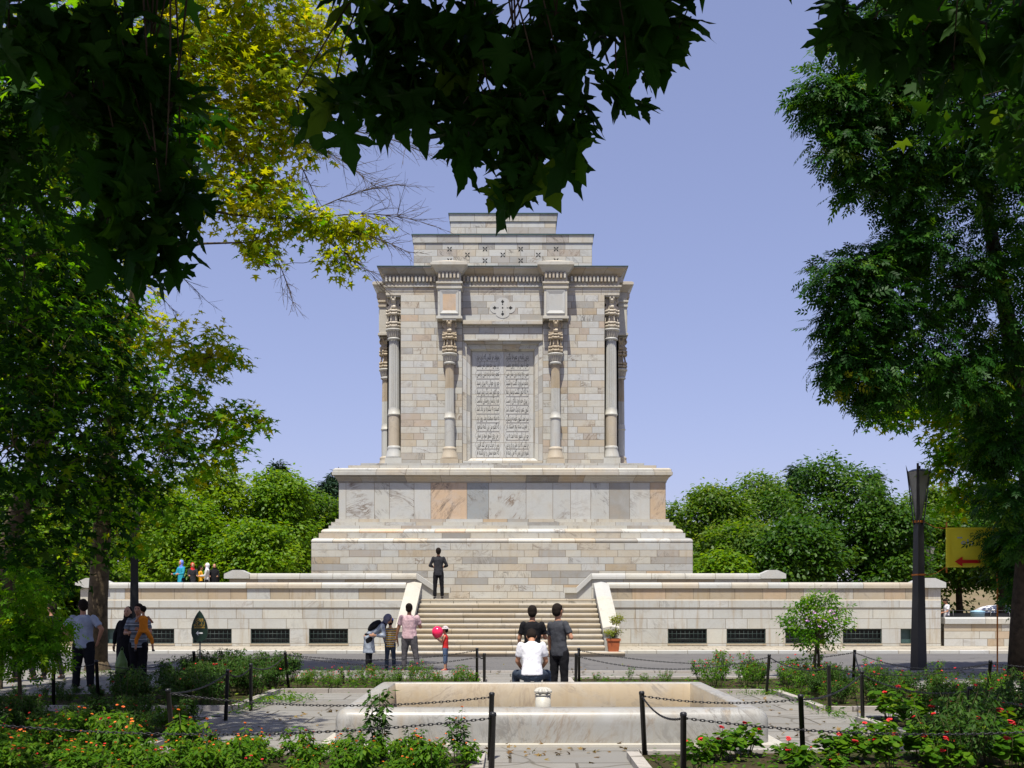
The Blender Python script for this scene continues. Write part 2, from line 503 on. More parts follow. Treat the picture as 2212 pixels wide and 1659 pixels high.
# base
b = MB()
for (ox, oy), U, W in (((X0 - HB, YB), (1, 0, 0), 2 * HB), ((X0 + HB, YB), (0, 1, 0), 2 * HB), ((X0 + HB, YB + 2 * HB), (-1, 0, 0), 2 * HB), ((X0 - HB, YB + 2 * HB), (0, -1, 0), 2 * HB)):
    b.ashlar((ox, oy, 1.79), U, (0, 0, 1), W, 3.90 - 1.79, .275, (.55, 1.5), WARM)
mpart(b, 'base', M['ashlar'])
b = MB()
def torus(o0, z0, o1, z1, n=6):
    cz, h = (z0 + z1) / 2, (z1 - z0) / 2
    return [(o0 + h * .9 * math.sin(math.pi * k / n) + (o1 - o0) * k / n, cz - h * math.cos(math.pi * k / n)) for k in range(n + 1)]
p1 = [(0, 3.90)] + torus(-.02, 3.92, -.14, 4.10)
b.mould(X0, YC, HB, HB, p1, (.7, 1.7), [(0, .5), (.45, .8), (0, .3), (.85, .9)])
p2 = [(-.14, 4.11), (-.24, 4.12), (-.24, 4.30), (-.30, 4.30)]
b.mould(X0, YC, HB, HB, p2, (.7, 1.6), WARM)
p3 = [(-.30, 4.30)] + torus(-.33, 4.31, -.46, 4.47) + [(-.50, 4.48)]
b.mould(X0, YC, HB, HB, p3, (.9, 1.8), [(0, .35), (0, .35), (.45, .6), (.75, .8), (.85, .9)])
p4 = [(-.50, 4.48), (-.56, 4.49), (-.56, 4.61), (-.64, 4.61), (-.64, 4.75), (-.78, 4.76), (-.78, 4.88), (-.90, 4.88)]
b.mould(X0, YC, HB, HB, p4, (.8, 1.9), WARM, courses=[(0, 3), (3, 5), (5, 7)])
mpart(b, 'base_moulding', M['ashlar'])
# dado of large upright slabs
HD = 6.37
b = MB()
bd = [195, 235, 392, 475, 612, 705, 905, 1025, 1232, 1380, 1478, 1590, 1693, 1805, 1918, 2005]
rr = [.2, .12, .22, .1, .05, .79, .985, .17, .12, .15, .05, .14, .88, .08, .74]
bb = [.1, .75, .95, .95, .3, .99, .99, .9, .2, .45, .3, .9, .2, .4, 1.0]
for sd in range(4):
    ang = sd * math.pi / 2; rot = Matrix.Rotation(ang, 3, 'Z')
    for k in range(15):
        x0, x1 = [(q - 195) / 1810 * 2 * HD - HD for q in (bd[k], bd[k + 1])]
        o = rot @ Vector((x0, -HD, 4.88)); U = rot @ Vector((1, 0, 0))
        j = k if sd == 0 else random.randrange(15)
        b.quad(o + Vector((X0, YC, 0)), U, (0, 0, 1), x1 - x0, 6.31 - 4.88, blk=(rr[j], random.random(), bb[j]))
mpart(b, 'dado', M['slab'])
b = MB()
p = [(0, 6.31), (.03, 6.31), (.03, 6.36), (.06, 6.40), (.10, 6.47), (.15, 6.52), (.16, 6.57), (.235, 6.58), (.24, 6.70), (.20, 6.71), (.20, 6.80), (.12, 6.86), (-.1, 6.87), (-.30, 6.88)]
b.mould(X0, YC, HD, HD, p[:8], (.9, 2.0), [(.5, .7), (.62, .72), (.45, .6), (.9, .94)])
b.mould(X0, YC, HD, HD, p[7:], (.9, 2.0), [(.3, .5), (.05, .5), (.45, .6)])
b.mould(X0, YC, HD - .32, HD - .32, [(0, 6.87), (0, 7.02), (-.25, 7.02)], (.7, 1.4), LIGHT)
b.mould(X0, YC, HD - .75, HD - .75, [(0, 7.01), (0, 7.16), (-.6, 7.165), (-1.6, 7.17)], (.7, 1.4), LIGHT)
mpart(b, 'plinth_cornice', M['ashlar'])

# tower body with notched corners
HW = 4.75; NX = 4.13; YW = YC - HW
ZT0, ZT1 = 7.15, 14.08
b = MB()
def wallrun(mb, x0, x1, z0, z1, pal=GEN, y=-HW, sd=0, L=(.38, 1.0)):
    rot = Matrix.Rotation(sd * math.pi / 2, 3, 'Z')
    mb.ashlar(rot @ Vector((x0, y, z0)) + Vector((X0, YC, 0)), rot @ Vector((1, 0, 0)), (0, 0, 1), x1 - x0, z1 - z0, .267, L, pal)
OW, OZ0, OZ1 = 1.62, 7.36, 12.26
for sd in range(4):
    wallrun(b, -NX, -OW, ZT0, ZT1, sd=sd); wallrun(b, OW, NX, ZT0, ZT1, sd=sd)
    wallrun(b, -OW, OW, OZ1, ZT1, sd=sd, pal=LIGHT); wallrun(b, -OW, OW, ZT0, OZ0, sd=sd)
    wallrun(b, NX, HW, ZT0, ZT1, y=-HW + .62, sd=sd); wallrun(b, -HW, -NX, ZT0, ZT1, y=-HW + .62, sd=sd)
    rot = Matrix.Rotation(sd * math.pi / 2, 3, 'Z'); T = Vector((X0, YC, 0))
    b.ashlar(rot @ Vector((NX, -HW, ZT0)) + T, rot @ Vector((0, 1, 0)), (0, 0, 1), .62, ZT1 - ZT0, .267, (.3, .7), WARM)
    b.ashlar(rot @ Vector((-NX, -HW + .62, ZT0)) + T, rot @ Vector((0, -1, 0)), (0, 0, 1), .62, ZT1 - ZT0, .267, (.3, .7), WARM)
mpart(b, 'tower_wall', M['ashlar'])
# pilaster strips behind the middle columns and lintel band over the panel
b = MB(); sc_b = b
for sd in range(4):
    rot = Matrix.Rotation(sd * math.pi / 2, 3, 'Z'); T = Vector((X0, YC, 0))
    for cx in (-2.13, 2.13):
        b = MB()
        b.ashlar(rot @ Vector((cx - .5, -HW - .07, ZT0)) + T, rot @ Vector((1, 0, 0)), (0, 0, 1), 1.0, 12.98 - ZT0, .267, (.25, .6), GEN)
        for sx in (-.5, .5):
            b.quad(rot @ Vector((cx + sx, -HW - .07 if sx > 0 else -HW, ZT0)) + T, rot @ Vector((0, 1 if sx > 0 else -1, 0)), (0, 0, 1), .07, 12.98 - ZT0, blk=(.2, .5, .1))
        b.quad(rot @ Vector((cx - .5, -HW - .07, 12.98)) + T, rot @ Vector((1, 0, 0)), rot @ Vector((0, 1, 0)), 1.0, .07)
        mpart(b, 'pilaster', M['ashlar'])
    # string course over the lintel
    for z0, z1, out in ((12.86, 12.98, .16), (12.98, 13.05, .10), (12.22, 12.30, .07)):
        b = MB()
        xs = cuts(3.24, (.6, 1.2), [])
        for a, c in zip(xs[:-1], xs[1:]):
            bl = pick(LIGHT)
            o = rot @ Vector((-1.62 + a, -HW - out, z0)) + T
            b.quad(o, rot @ Vector((1, 0, 0)), (0, 0, 1), c - a, z1 - z0, blk=bl)
            b.quad(o + Vector((0, 0, z1 - z0)), rot @ Vector((1, 0, 0)), rot @ Vector((0, 1, 0)), c - a, out, blk=bl, mortar=False)
            b.quad(rot @ Vector((-1.62 + a, -HW, z0)) + T, rot @ Vector((1, 0, 0)), rot @ Vector((0, -1, 0)), c - a, out, blk=bl, mortar=False)
        mpart(b, 'lintel_band', M['ashlar'])
# inscription niche on every side, writing on the front
def niche(sd):
    rot = Matrix.Rotation(sd * math.pi / 2, 3, 'Z'); T = Vector((X0, YC, 0))
    b = MB()
    rings = [(OW, OZ0, OZ1, 0.0), (OW - .16, OZ0 + .02, OZ1 - .14, .03), (OW - .18, OZ0 + .03, OZ1 - .16, .14), (OW - .30, OZ0 + .12, OZ1 - .32, .18), (OW - .36, OZ0 + .17, OZ1 - .38, .34)]
    for (w0, a0, c0, y0), (w1, a1, c1, y1) in zip(rings[:-1], rings[1:]):
        P = lambda x, y, z: rot @ Vector((x, -HW + y, z)) + T
        q0 = [P(-w0, y0, a0), P(w0, y0, a0), P(w0, y0, c0), P(-w0, y0, c0)]
        q1 = [P(-w1, y1, a1), P(w1, y1, a1), P(w1, y1, c1), P(-w1, y1, c1)]
        for k in range(4):
            j = (k + 1) % 4
            n = 7 if k in (1, 3) else 4
            for i in range(n):
                t0, t1 = i / n, (i + 1) / n
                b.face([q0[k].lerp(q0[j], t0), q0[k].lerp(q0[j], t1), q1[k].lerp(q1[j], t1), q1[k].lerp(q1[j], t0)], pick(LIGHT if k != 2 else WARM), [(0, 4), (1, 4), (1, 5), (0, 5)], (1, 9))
    # a projecting sill
    for k in range(4):
        x0 = -OW + k * OW / 2
        bl = pick([(.3, .6), (0, .2)])
        o = rot @ Vector((x0, -HW - .10, OZ0 - .10)) + T
        b.quad(o, rot @ Vector((1, 0, 0)), (0, 0, 1), OW / 2, .10, blk=bl)
        b.quad(o + Vector((0, 0, .1)), rot @ Vector((1, 0, 0)), rot @ Vector((0, 1, 0)), OW / 2, .13, blk=bl, mortar=False)
    for sx in (-1, 1):
        b.quad(rot @ Vector((sx * OW, -HW - .10 if sx > 0 else -HW, OZ0 - .1)) + T, rot @ Vector((0, sx, 0)), (0, 0, 1), .1, .10, mortar=False)
    mpart(b, 'niche_frame', M['ashlar'])
    b = MB()
    pw = OW - .36; z0, z1 = OZ0 + .17, OZ1 - .38
    ys = [0, .62, 1.55, 2.6, 3.4, z1 - z0]
    for a, c in zip(ys[:-1], ys[1:]):
        for x0, x1 in ((-pw, .05), (.05, pw)):
            b.quad(rot @ Vector((x0, -HW + .34, z0 + a)) + T, rot @ Vector((1, 0, 0)), (0, 0, 1), x1 - x0, c - a, blk=(random.choice([.03, .1, .3, .06, .25]), random.random(), .1))
    return mpart(b, 'inscription_panel', M['slab']), pw, z0, z1
panel, pw, pz0, pz1 = niche(0)
for sd in (1, 2, 3): niche(sd)

# Persian lettering (contextual letter forms put right to left)
FORMS = {}
def _f(ch, *c): FORMS[ch] = c
for ch, c in (('ا', (0xFE8D, 0xFE8E)), ('آ', (0xFE81, 0xFE82)), ('د', (0xFEA9, 0xFEAA)), ('ذ', (0xFEAB, 0xFEAC)), ('ر', (0xFEAD, 0xFEAE)), ('ز', (0xFEAF, 0xFEB0)), ('و', (0xFEED, 0xFEEE))): FORMS[ch] = c
for ch, c0 in (('ب', 0xFE8F), ('پ', 0xFB56), ('ت', 0xFE95), ('ج', 0xFE9D), ('چ', 0xFB7A), ('ح', 0xFEA1), ('خ', 0xFEA5), ('س', 0xFEB1), ('ش', 0xFEB5), ('ص', 0xFEB9), ('ع', 0xFEC9), ('غ', 0xFECD), ('ف', 0xFED1), ('ق', 0xFED5), ('ک', 0xFB8E), ('گ', 0xFB92), ('ل', 0xFEDD), ('م', 0xFEE1), ('ن', 0xFEE5), ('ه', 0xFEE9), ('ی', 0xFBFC)):
    FORMS[ch] = (c0, c0 + 1, c0 + 2, c0 + 3)
def shape(s):
    out = []
    for i, ch in enumerate(s):
        if ch not in FORMS: out.append(ch); continue
        f = FORMS[ch]
        pj = i > 0 and s[i - 1] in FORMS and len(FORMS[s[i - 1]]) == 4
        nj = i + 1 < len(s) and s[i + 1] in FORMS and len(f) == 4
        k = (3 if nj else 1) if pj else (2 if nj else 0)
        out.append(chr(f[k]))
    return ''.join(out[::-1])
def text_polys(s, height, width=None, latin=False):
    """outline mesh of a line of writing, in the x-z plane, centred"""
    c = bpy.data.curves.new('lettering', 'FONT'); c.body = s if latin else shape(s); c.size = 1.0; c.resolution_u = 2; c.offset = .008
    o = bpy.data.objects.new('lettering_source', c); COL.objects.link(o)
    bpy.context.view_layer.update()
    dg = bpy.context.evaluated_depsgraph_get()
    me = bpy.data.meshes.new_from_object(o.evaluated_get(dg))
    vs = np.array([v.co[:2] for v in me.vertices]); fs = [tuple(p.vertices) for p in me.polygons]
    bpy.data.objects.remove(o); bpy.data.curves.remove(c); bpy.data.meshes.remove(me)
    lo, hi = vs.min(0), vs.max(0)
    k = height
    kx = k if width is None else width / (hi[0] - lo[0])
    vs = (vs - [(lo[0] + hi[0]) / 2, (lo[1] + hi[1]) / 2]) * [kx, k]
    return vs, fs
VERSES = [('بدین نامه بر عمرها بگذرد', 'بخواند هر آنکس که دارد خرد'), ('جهان از سخن کرده‌ام چون بهشت', 'ازین بیش تخم سخن کس نکشت'),
          ('بسی رنج بردم درین سال سی', 'عجم زنده کردم بدین پارسی'), ('زمانم سرآورد گفت و شنید', 'چو روز جوانی به پیری رسید'),
          ('رخ لاله گون گشت برسان ماه', 'چو کافور شد رنگ ریش سیاه'), ('ز پیری خم آورد بالای راست', 'هم از نرگسان روشنایی بکاست'),
          ('کنون عمر نزدیک هشتاد شد', 'امیدم به یکباره بر باد شد'), ('سر آمد کنون قصه یزدگرد', 'به ماه سفندارمذ روز ارد'),
          ('ز هجرت شده پنج هشتاد بار', 'که گفتم من این نامه شاهوار'), ('چو این نامور نامه آمد به بن', 'ز من روی کشور شود پر سخن'),
          ('هر آنکس که دارد هش و رای و دین', 'پس از مرگ بر من کند آفرین'), ('نمیرم ازین پس که من زنده‌ام', 'که تخم سخن را پراکنده‌ام')]
b = MB(); cb = MB()
rowh = (pz1 - pz0 - .06) / 12
for i, (ra, lb) in enumerate(VERSES):
    zc = pz1 - .05 - rowh * (i + .5)
    for s_, xc in ((ra, .60), (lb, -.60)):
        vs, fs = text_polys(s_.replace('\u200c', ' '), .33, .92)
        i0 = len(b.v)
        b.v.extend((X0 + xc + x, YW + .34 - .004, zc + z) for x, z in vs)
        for f in fs: b.iface([i0 + q for q in f], smooth=False)
        # cartouche with clipped corners round each line
        hw, hh, c = .53, rowh * .46, .07
        oc = [(-hw + c, -hh), (hw - c, -hh), (hw, 0), (hw - c, hh), (-hw + c, hh), (-hw, 0)]
        pts = [(X0 + xc + x, YW + .34 - .004, zc + z) for x, z in oc]
        cb.tube(pts + [pts[0]], .005, 4, caps=False)
lt = mpart(b, 'lettering', M['ink'], panel)
cg = mpart(cb, 'cartouche_border', pmat('cartouche_line', (.33, .315, .29), (.37, .35, .32), 10, .6, 0), panel)

# rosette of four petals, the shade in its openings painted as flat dark diamonds
def ring_out(n, fn): return [fn(2 * math.pi * k / n) for k in range(n)]
b = MB()
zc = 13.56
def quatre(a):
    r = .36 + .13 * abs(math.cos(2 * a)) ** .6
    return (X0 + r * math.cos(a) * 1.06, zc + r * math.sin(a) * .84)
b.prism(ring_out(48, quatre), YW - .014, YW + .02, blk=(.1, .3, .1))
ros = mpart(b, 'rosette', M['carved'])
b = MB()
def diamond(mb, x, y, z, w, h, ang=0):
    pts = []
    for k in range(8):
        a = 2 * math.pi * k / 8; rr = 1 if k % 2 == 0 else .62
        px, pz = w * math.cos(a) * rr, h * math.sin(a) * rr
        pts.append((x + px * math.cos(ang) - pz * math.sin(ang), y, z + px * math.sin(ang) + pz * math.cos(ang)))
    mb.face(pts)
ops = [(dx, dz, .095 if dx else .070, .075 if dx else .085) for dx, dz in ((.32, 0), (-.32, 0), (0, .25), (0, -.25))]
ops += [(dx, dz, .03, .03) for dx, dz in ((.19, 0), (-.19, 0), (0, .14), (0, -.14))] + [(0, 0, .045, .045)]
for dx, dz, w_, h_ in ops:
    b = MB(); diamond(b, X0 + dx, YW - .018, zc + dz, w_, h_); mpart(b, 'painted_opening', M['darkvoid'], ros)

# entablature
b = MB()
prof = [(-.10, 14.08), (0, 14.08), (0, 14.22), (.02, 14.23), (.02, 14.37), (.08, 14.40), (.08, 14.46), (0, 14.49), (0, 14.82), (.05, 14.83), (.08, 14.88), (.13, 14.92), (.18, 15.0), (.24, 15.06), (.29, 15.08), (.29, 15.15)]
HE = 4.74
b.mould(X0, YC, HE, HE, prof[:9], (.55, 1.2), [(.3, .6), (.45, .66), (0, .4)], courses=[(0, 5), (5, 8)])
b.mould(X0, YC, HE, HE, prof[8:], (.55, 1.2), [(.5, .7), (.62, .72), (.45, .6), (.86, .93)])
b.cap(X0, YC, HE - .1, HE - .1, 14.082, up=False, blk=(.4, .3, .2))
b.cap(X0, YC, HE + .29, HE + .29, 15.15, blk=(.3, .3, .2))
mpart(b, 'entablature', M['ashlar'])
b = MB()
def dent(mb, sd, x, y, z0, z1, w, dep):
    rot = Matrix.Rotation(sd * math.pi / 2, 3, 'Z'); T = Vector((X0, YC, 0))
    P = lambda a, c, z: rot @ Vector((a, c, z)) + T
    bl = pick([(.3, .7)])
    mb.face([P(x, y - dep, z0), P(x + w, y - dep, z0), P(x + w, y - dep, z1), P(x, y - dep, z1)], bl)
    mb.face([P(x, y, z0), P(x, y - dep, z0), P(x, y - dep, z1), P(x, y, z1)], bl)
    mb.face([P(x + w, y - dep, z0), P(x + w, y, z0), P(x + w, y, z1), P(x + w, y - dep, z1)], bl)
    mb.face([P(x, y, z0), P(x + w, y, z0), P(x + w, y - dep, z0), P(x, y - dep, z0)], bl)
RW = .46; RO = .52                        # half width and projection of the piers over the middle columns
for sd in range(4):
    x = -HE
    while x < HE - .05:
        if not any(abs(x + .03 - c) < RW + .06 for c in (-2.13, 2.13)):
            dent(b, sd, x, -HE, 14.60, 14.81, .078, .15)
        x += .150
    for c in (-2.13, 2.13):
        x = c - RW + .03
        while x < c + RW - .05:
            dent(b, sd, x, -HE - RO, 14.60, 14.81, .078, .13); x += .150
mpart(b, 'dentil', M['carved'])

# piers and their crowning blocks over the middle columns
for sd in range(4):
    rot = Matrix.Rotation(sd * math.pi / 2, 4, 'Z')
    for c in (-2.13, 2.13):
        b = MB()
        cy = -HE - RO / 2; hy = RO / 2
        pr = [(0, 12.98), (.06, 12.99), (.06, 13.08), (0, 13.10), (0, 14.18), (.05, 14.2), (.05, 14.28), (0, 14.30), (0, 14.38), (.07, 14.40), (.07, 14.46), (0, 14.49), (0, 14.82), (.06, 14.84), (.12, 14.92), (.18, 15.0), (.24, 15.06), (.27, 15.08), (.27, 15.18), (.22, 15.19), (.22, 15.22)]
        b.mould(c, cy, RW, hy, pr, (.5, 1.0), [(.1, .5), (.3, .62)], sides='FRL', courses=[(0, 5), (5, 12), (12, 20)])
        b.cap(c, cy, RW + .06, hy + .06, 12.985, up=False)
        z = 15.22; a = RW + .22; y0 = cy - hy - .22; y1 = cy + hy + .22
        ap = Vector((c, (y0 + y1) / 2, 15.42)); q = [Vector((c - a, y0, z)), Vector((c + a, y0, z)), Vector((c + a, y1, z)), Vector((c - a, y1, z))]
        for k in range(4): b.face([q[k], q[(k + 1) % 4], ap], (.5, .2, .1))
        # sunk panel on the front of the pier: frame ring, splay, panel
        yf = cy - hy - .004
        o_ = [(c - .38, 13.18), (c + .38, 13.18), (c + .38, 14.12), (c - .38, 14.12)]
        m_ = [(c - .36, 13.20), (c + .36, 13.20), (c + .36, 14.10), (c - .36, 14.10)]
        i_ = [(c - .26, 13.32), (c + .26, 13.32), (c + .26, 13.98), (c - .26, 13.98)]
        for A, B, ya, yb in ((o_, m_, yf, yf - .035), (m_, i_, yf - .035, yf - .002)):
            for k in range(4):
                j = (k + 1) % 4
                b.face([(A[k][0], ya, A[k][1]), (A[j][0], ya, A[j][1]), (B[j][0], yb, B[j][1]), (B[k][0], yb, B[k][1])], (.1, .4, .1))
        b.face([(x, yf - .002, z) for x, z in i_], (.76 if (sd == 0 and c < 0) else .17, .3, .9))
        b.v = [tuple(rot @ Vector(p) + Vector((X0, YC, 0))) for p in b.v]
        mpart(b, 'pier', M['carved'])

# columns
def column(kind):
    """a column standing at the origin, base at z = 7.15; returns meshes for base, shaft, capital"""
    mid = kind == 'mid'
    zb = 7.165
    z_pl, z_b1, z_pl2 = (7.38, 7.60, 8.0) if mid else (7.50, 7.93, 7.93)
    zr0, zr1 = (9.0, 9.24) if mid else (9.24, 9.51)
    zn, zbell, ztop = (11.22, 11.62, 12.97) if mid else (12.33, 12.74, 14.075)
    rs = .19 if mid else .225
    base = MB()
    hb = .36 if mid else .34
    base.box((-hb, -hb, zb), (hb, hb, z_pl), blk=(.62, .3, .3) if mid else (.2, .4, .5))
    base.lathe(0, 0, [(.34, z_pl), (.345, z_pl + .05), (.33, z_pl + .09), (.29, z_pl + .26), (.27, z_pl + .34), (.27, z_pl + .38), (.285, z_pl + .42), (.26, z_pl + .47), (rs + .02, z_pl + .5)], 28, blk=(.6, .2, .1) if mid else (.15, .5, .2))
    zs = z_pl + .5
    sh = MB()
    sh.lathe(0, 0, [(rs + .012, zs), (rs + .01, zr0)], 28, blk=(.17, .7, .4) if mid else (.58, .3, 1.0), capt=False)
    sh.lathe(0, 0, [(rs + .012, zr0), (rs + .04, zr0 + .02), (rs + .04, zr0 + .06), (rs + .02, zr0 + .08), (rs + .01, zr1)], 28, blk=(.3, .5, .2), capt=False)
    zm = (zr1 + zn) / 2
    sh.lathe(0, 0, [(rs, zr1), (rs - .005, zr1 + .04)], 72, 18, .0, blk=(.12, .1, .1), capt=False)
    sh.lathe(0, 0, [(rs - .003, zr1 + .03), (rs - .01, zm)], 72, 18, .13, blk=(.2, .2, .3), capt=False)
    sh.lathe(0, 0, [(rs - .01, zm), (rs - .02, zn)], 72, 18, .13, blk=(.66, .8, .9) if mid else (.16, .6, .2), capt=False)
    cp = MB(); cb_ = (.66, .4, .3) if mid else (.52, .4, .3)
    cp.lathe(0, 0, [(rs, zn - .03), (rs + .05, zn), (rs + .05, zn + .04), (rs + .015, zn + .07)], 28, blk=(.2, .4, .2), capt=False)
    cp.lathe(0, 0, [(rs + .02, zn + .06), (rs + .05, zn + .14), (rs + .085, zbell - .08)], 72, 18, .16, blk=(.45, .4, .2), capt=False)
    cp.lathe(0, 0, [(rs + .06, zbell - .09), (rs + .115, zbell - .06), (rs + .125, zbell - .02), (rs + .115, zbell + .01), (rs - .03, zbell + .03)], 28, blk=(.3, .4, .2), capt=False)
    H = ztop - zbell
    core = rs - .045
    cp.lathe(0, 0, [(core, zbell), (core, ztop - .3)], 20, blk=cb_, capt=False)
    def donut(z, r, h): cp.lathe(0, 0, [(core, z - h), (r - h * .5, z - h), (r, z - h * .4), (r, z + h * .4), (r - h * .5, z + h), (core, z + h)], 28, blk=cb_, capt=False)
    k = H / 1.35
    for zz in (.11, .24): donut(zbell + zz * k, rs + .085, .052 * k)
    for zz in (.62, .74): donut(zbell + zz * k, rs + .075, .05 * k)
    for q in range(8):                       # scrolled ribs of the cage between the rings
        a = 2 * math.pi * (q + .5) / 8
        pts = [((rs + .03 + .02 * math.cos(math.pi * t)) * math.cos(a), (rs + .03 + .02 * math.cos(math.pi * t)) * math.sin(a), zbell + (.28 + .32 * t) * k) for t in (0, .25, .5, .75, 1)]
        cp.tube(pts, [.035, .028, .022, .028, .035], 6, blk=cb_)
        for zz in (.11, .24, .62, .74):
            x, y = (rs + .09) * math.cos(a), (rs + .09) * math.sin(a)
            cp.tube([(x, y, zbell + zz * k - .05), (x, y, zbell + zz * k), (x, y, zbell + zz * k + .05)], [.03, .045, .03], 6, blk=cb_)
    # paired animal foreparts carrying the beam
    for ang in (0, math.pi / 2):
        for sx in (-1, 1):
            rotm = Matrix.Rotation(ang, 3, 'Z')
            pr = [(0, .80), (.20, .80), (.27, .84), (.29, .90), (.24, .96), (.20, 1.0), (.22, 1.06), (.27, 1.10), (.30, 1.16), (.29, 1.22), (.22, 1.26), (.26, 1.30), (.26, 1.352), (0, 1.352)]
            hw = .085
            pts = [(sx * x, z) for x, z in pr]
            if sx < 0: pts = pts[::-1]
            i0 = len(cp.v)
            cp.prism([(x, zbell + z * k) for x, z in pts], -hw, hw, blk=cb_)
            for i in range(i0, len(cp.v)): cp.v[i] = tuple(rotm @ Vector(cp.v[i]))
            hp = rotm @ Vector((sx * .27, 0, 0))
            for yy in (-.075, .075):
                e = rotm @ Vector((sx * .24, yy, 0))
                cp.tube([(e.x, e.y, zbell + 1.14 * k), (e.x * 1.05, e.y * 1.5, zbell + 1.22 * k), (e.x * .95, e.y * 1.4, zbell + 1.29 * k)], [.03, .03, .012], 6, blk=cb_)
    cp.box((-.27, -.27, ztop - .045), (.27, .27, ztop), blk=(.4, .4, .3))
    for m_ in (base, sh, cp): m_.v = [(x, y, z - 1.79) for x, y, z in m_.v]
    return base.mesh('column_base'), sh.mesh('column_shaft'), cp.mesh('column_capital')
def put_column(ms, x, y, name='column'):
    c = link(name, ms[1], M['carved'] if not ms[1].materials else None, mon)
    c.location = (x, y, 0)
    for nm, m_ in (('column_base', ms[0]), ('capital', ms[2])):
        k = link(nm, m_, M['carved'] if not m_.materials else None, c)
cm, cc = column('mid'), column('corner')
for sx in (-1, 1):
    for sy in (-1, 1): put_column(cc, sx * 4.43, sy * 4.43)
for q in (-2.13, 2.13):
    put_column(cm, q, -HE - .29); put_column(cm, q, HE + .29)
    put_column(cm, -HE - .29, q); put_column(cm, HE + .29, q)

# upper tiers
def tier(hw, z0, z1, name):
    b = MB()
    for sd in range(4):
        rot = Matrix.Rotation(sd * math.pi / 2, 3, 'Z'); T = Vector((X0, YC, 0))
        b.ashlar(rot @ Vector((-hw, -hw, z0)) + T, rot @ Vector((1, 0, 0)), (0, 0, 1), 2 * hw, z1 - .31 - z0, .265, (.45, 1.0), LIGHT)
    b.mould(X0, YC, hw, hw, [(0, z1 - .31), (.04, z1 - .31), (.05, z1 - .02), (.06, z1)], (.8, 1.5), LIGHT)
    o = mpart(b, name, M['ashlar'])
    b = MB()
    b.mould(X0, YC, hw, hw, [(.0, z1), (.09, z1), (.09, z1 + .035), (-.4, z1 + .06)], (2, 4)); b.cap(X0, YC, hw - .4, hw - .4, z1 + .06)
    mpart(b, 'roof_edge', M['roofedge'], o)
    return o
t2 = tier(3.70, 15.15, 16.86, 'upper_tier')
t3 = tier(2.26, 16.9, 18.26, 'top_tier')
b = MB(); b.mould(X0, YC, HE + .29, HE + .29, [(0, 15.15), (.03, 15.15), (.03, 15.18), (-.5, 15.2)], (3, 5)); b.cap(X0, YC, HE - .2, HE - .2, 15.2)
mpart(b, 'roof_edge', M['roofedge'])
# cross shaped vents, the shade in their holes painted as flat dark diamonds
vb = MB()
for a in range(4):
    th = math.pi / 4 + a * math.pi / 2
    diamond(vb, .078 * math.cos(th), 0, .078 * math.sin(th), .070, .036, th)
vb.box((-.012, -.002, -.012), (.012, .002, .012))
vme = vb.mesh('painted_vent'); vme.materials.append(M['darkvoid'])
for row, zz in enumerate((16.29, 16.05, 15.81)):
    for xx in ((-2.21, -.74, .74, 2.21) if row % 2 == 0 else (-1.47, 0, 1.47)):
        o = link('painted_vent', vme, None, t2); o.location = (xx, -3.704, zz - 1.79)

# ------------------------------------------------------------------ terrace walls, stairs
WALLPAL = [(0, .34), (0, .34), (0, .34), (.12, .3), (.3, .46)]
TOPPAL = [(0, .34), (.3, .46), (.3, .46), (.60, .72), (.66, .74), (.64, .70)]
def grille_window(parent, x0, x1, z0, z1, y, small=False):
    """iron grille set in a recess; x-z measured, wall face at y"""
    w = empty('window', (0, 0, 0)); w.parent = parent
    b = MB()
    d = .16
    b.face([(x0, y + d, z0), (x1, y + d, z0), (x1, y + d, z1), (x0, y + d, z1)])
    o = b.build('shutter' if small else 'pane', M['shutter'] if small else M['darkvoid'], w)
    b = MB()
    P = [(x0, z0), (x1, z0), (x1, z1), (x0, z1)]
    for k in range(4):
        (xa, za), (xb, zb) = P[k], P[(k + 1) % 4]
        b.face([(xa, y, za), (xb, y, zb), (xb, y + d, zb), (xa, y + d, za)][::-1], (.3, .4, .2))
    b.build('reveal', M['wallstone'], w)
    b = MB()
    t = .028
    for a, c in (((x0, y + .03, z0), (x0 + t, y + .06, z1)), ((x1 - t, y + .03, z0), (x1, y + .06, z1)), ((x0 + t, y + .03, z0), (x1 - t, y + .06, z0 + t)), ((x0 + t, y + .03, z1 - t), (x1 - t, y + .06, z1))): b.box(a, c)
    if not small:
        for k in range(1, 3): zz = z0 + (z1 - z0) * k / 3; b.tube([(x0, y + .045, zz), (x1, y + .045, zz)], .011, 6)
        n = max(2, round((x1 - x0) / .16))
        for k in range(1, n): xx = x0 + (x1 - x0) * k / n; b.tube([(xx, y + .045, z0), (xx, y + .045, z1)], .009, 6)
    b.build('grille', M['grille'], w)
    b = MB(); b.box((x0 - .02, y - .025, z0 - .06), (x1 + .02, y + .1, z0 - .002), blk=(.66, .3, .3))
    b.build('window_sill', M['wallstone'], w)

def wall_with_holes(mb, x0, x1, z0, z1, y, holes, row, L, pal):
    """ashlar front split into rows; rows crossing the holes are interrupted"""
    zs = [z0] + sorted({h[2] for h in holes} | {h[3] for h in holes}) + [z1]
    for a, c in zip(zs[:-1], zs[1:]):
        segs = [(x0, x1)]
        for hx0, hx1, hz0, hz1 in holes:
            if hz0 <= a + 1e-6 and hz1 >= c - 1e-6:
                n = []
                for s0, s1 in segs:
                    if hx1 <= s0 or hx0 >= s1: n.append((s0, s1)); continue
                    if hx0 > s0: n.append((s0, hx0))
                    if hx1 < s1: n.append((hx1, s1))
                segs = n
        for s0, s1 in segs: mb.ashlar((s0, y, a), (1, 0, 0), (0, 0, 1), s1 - s0, c - a, row, L, pal)

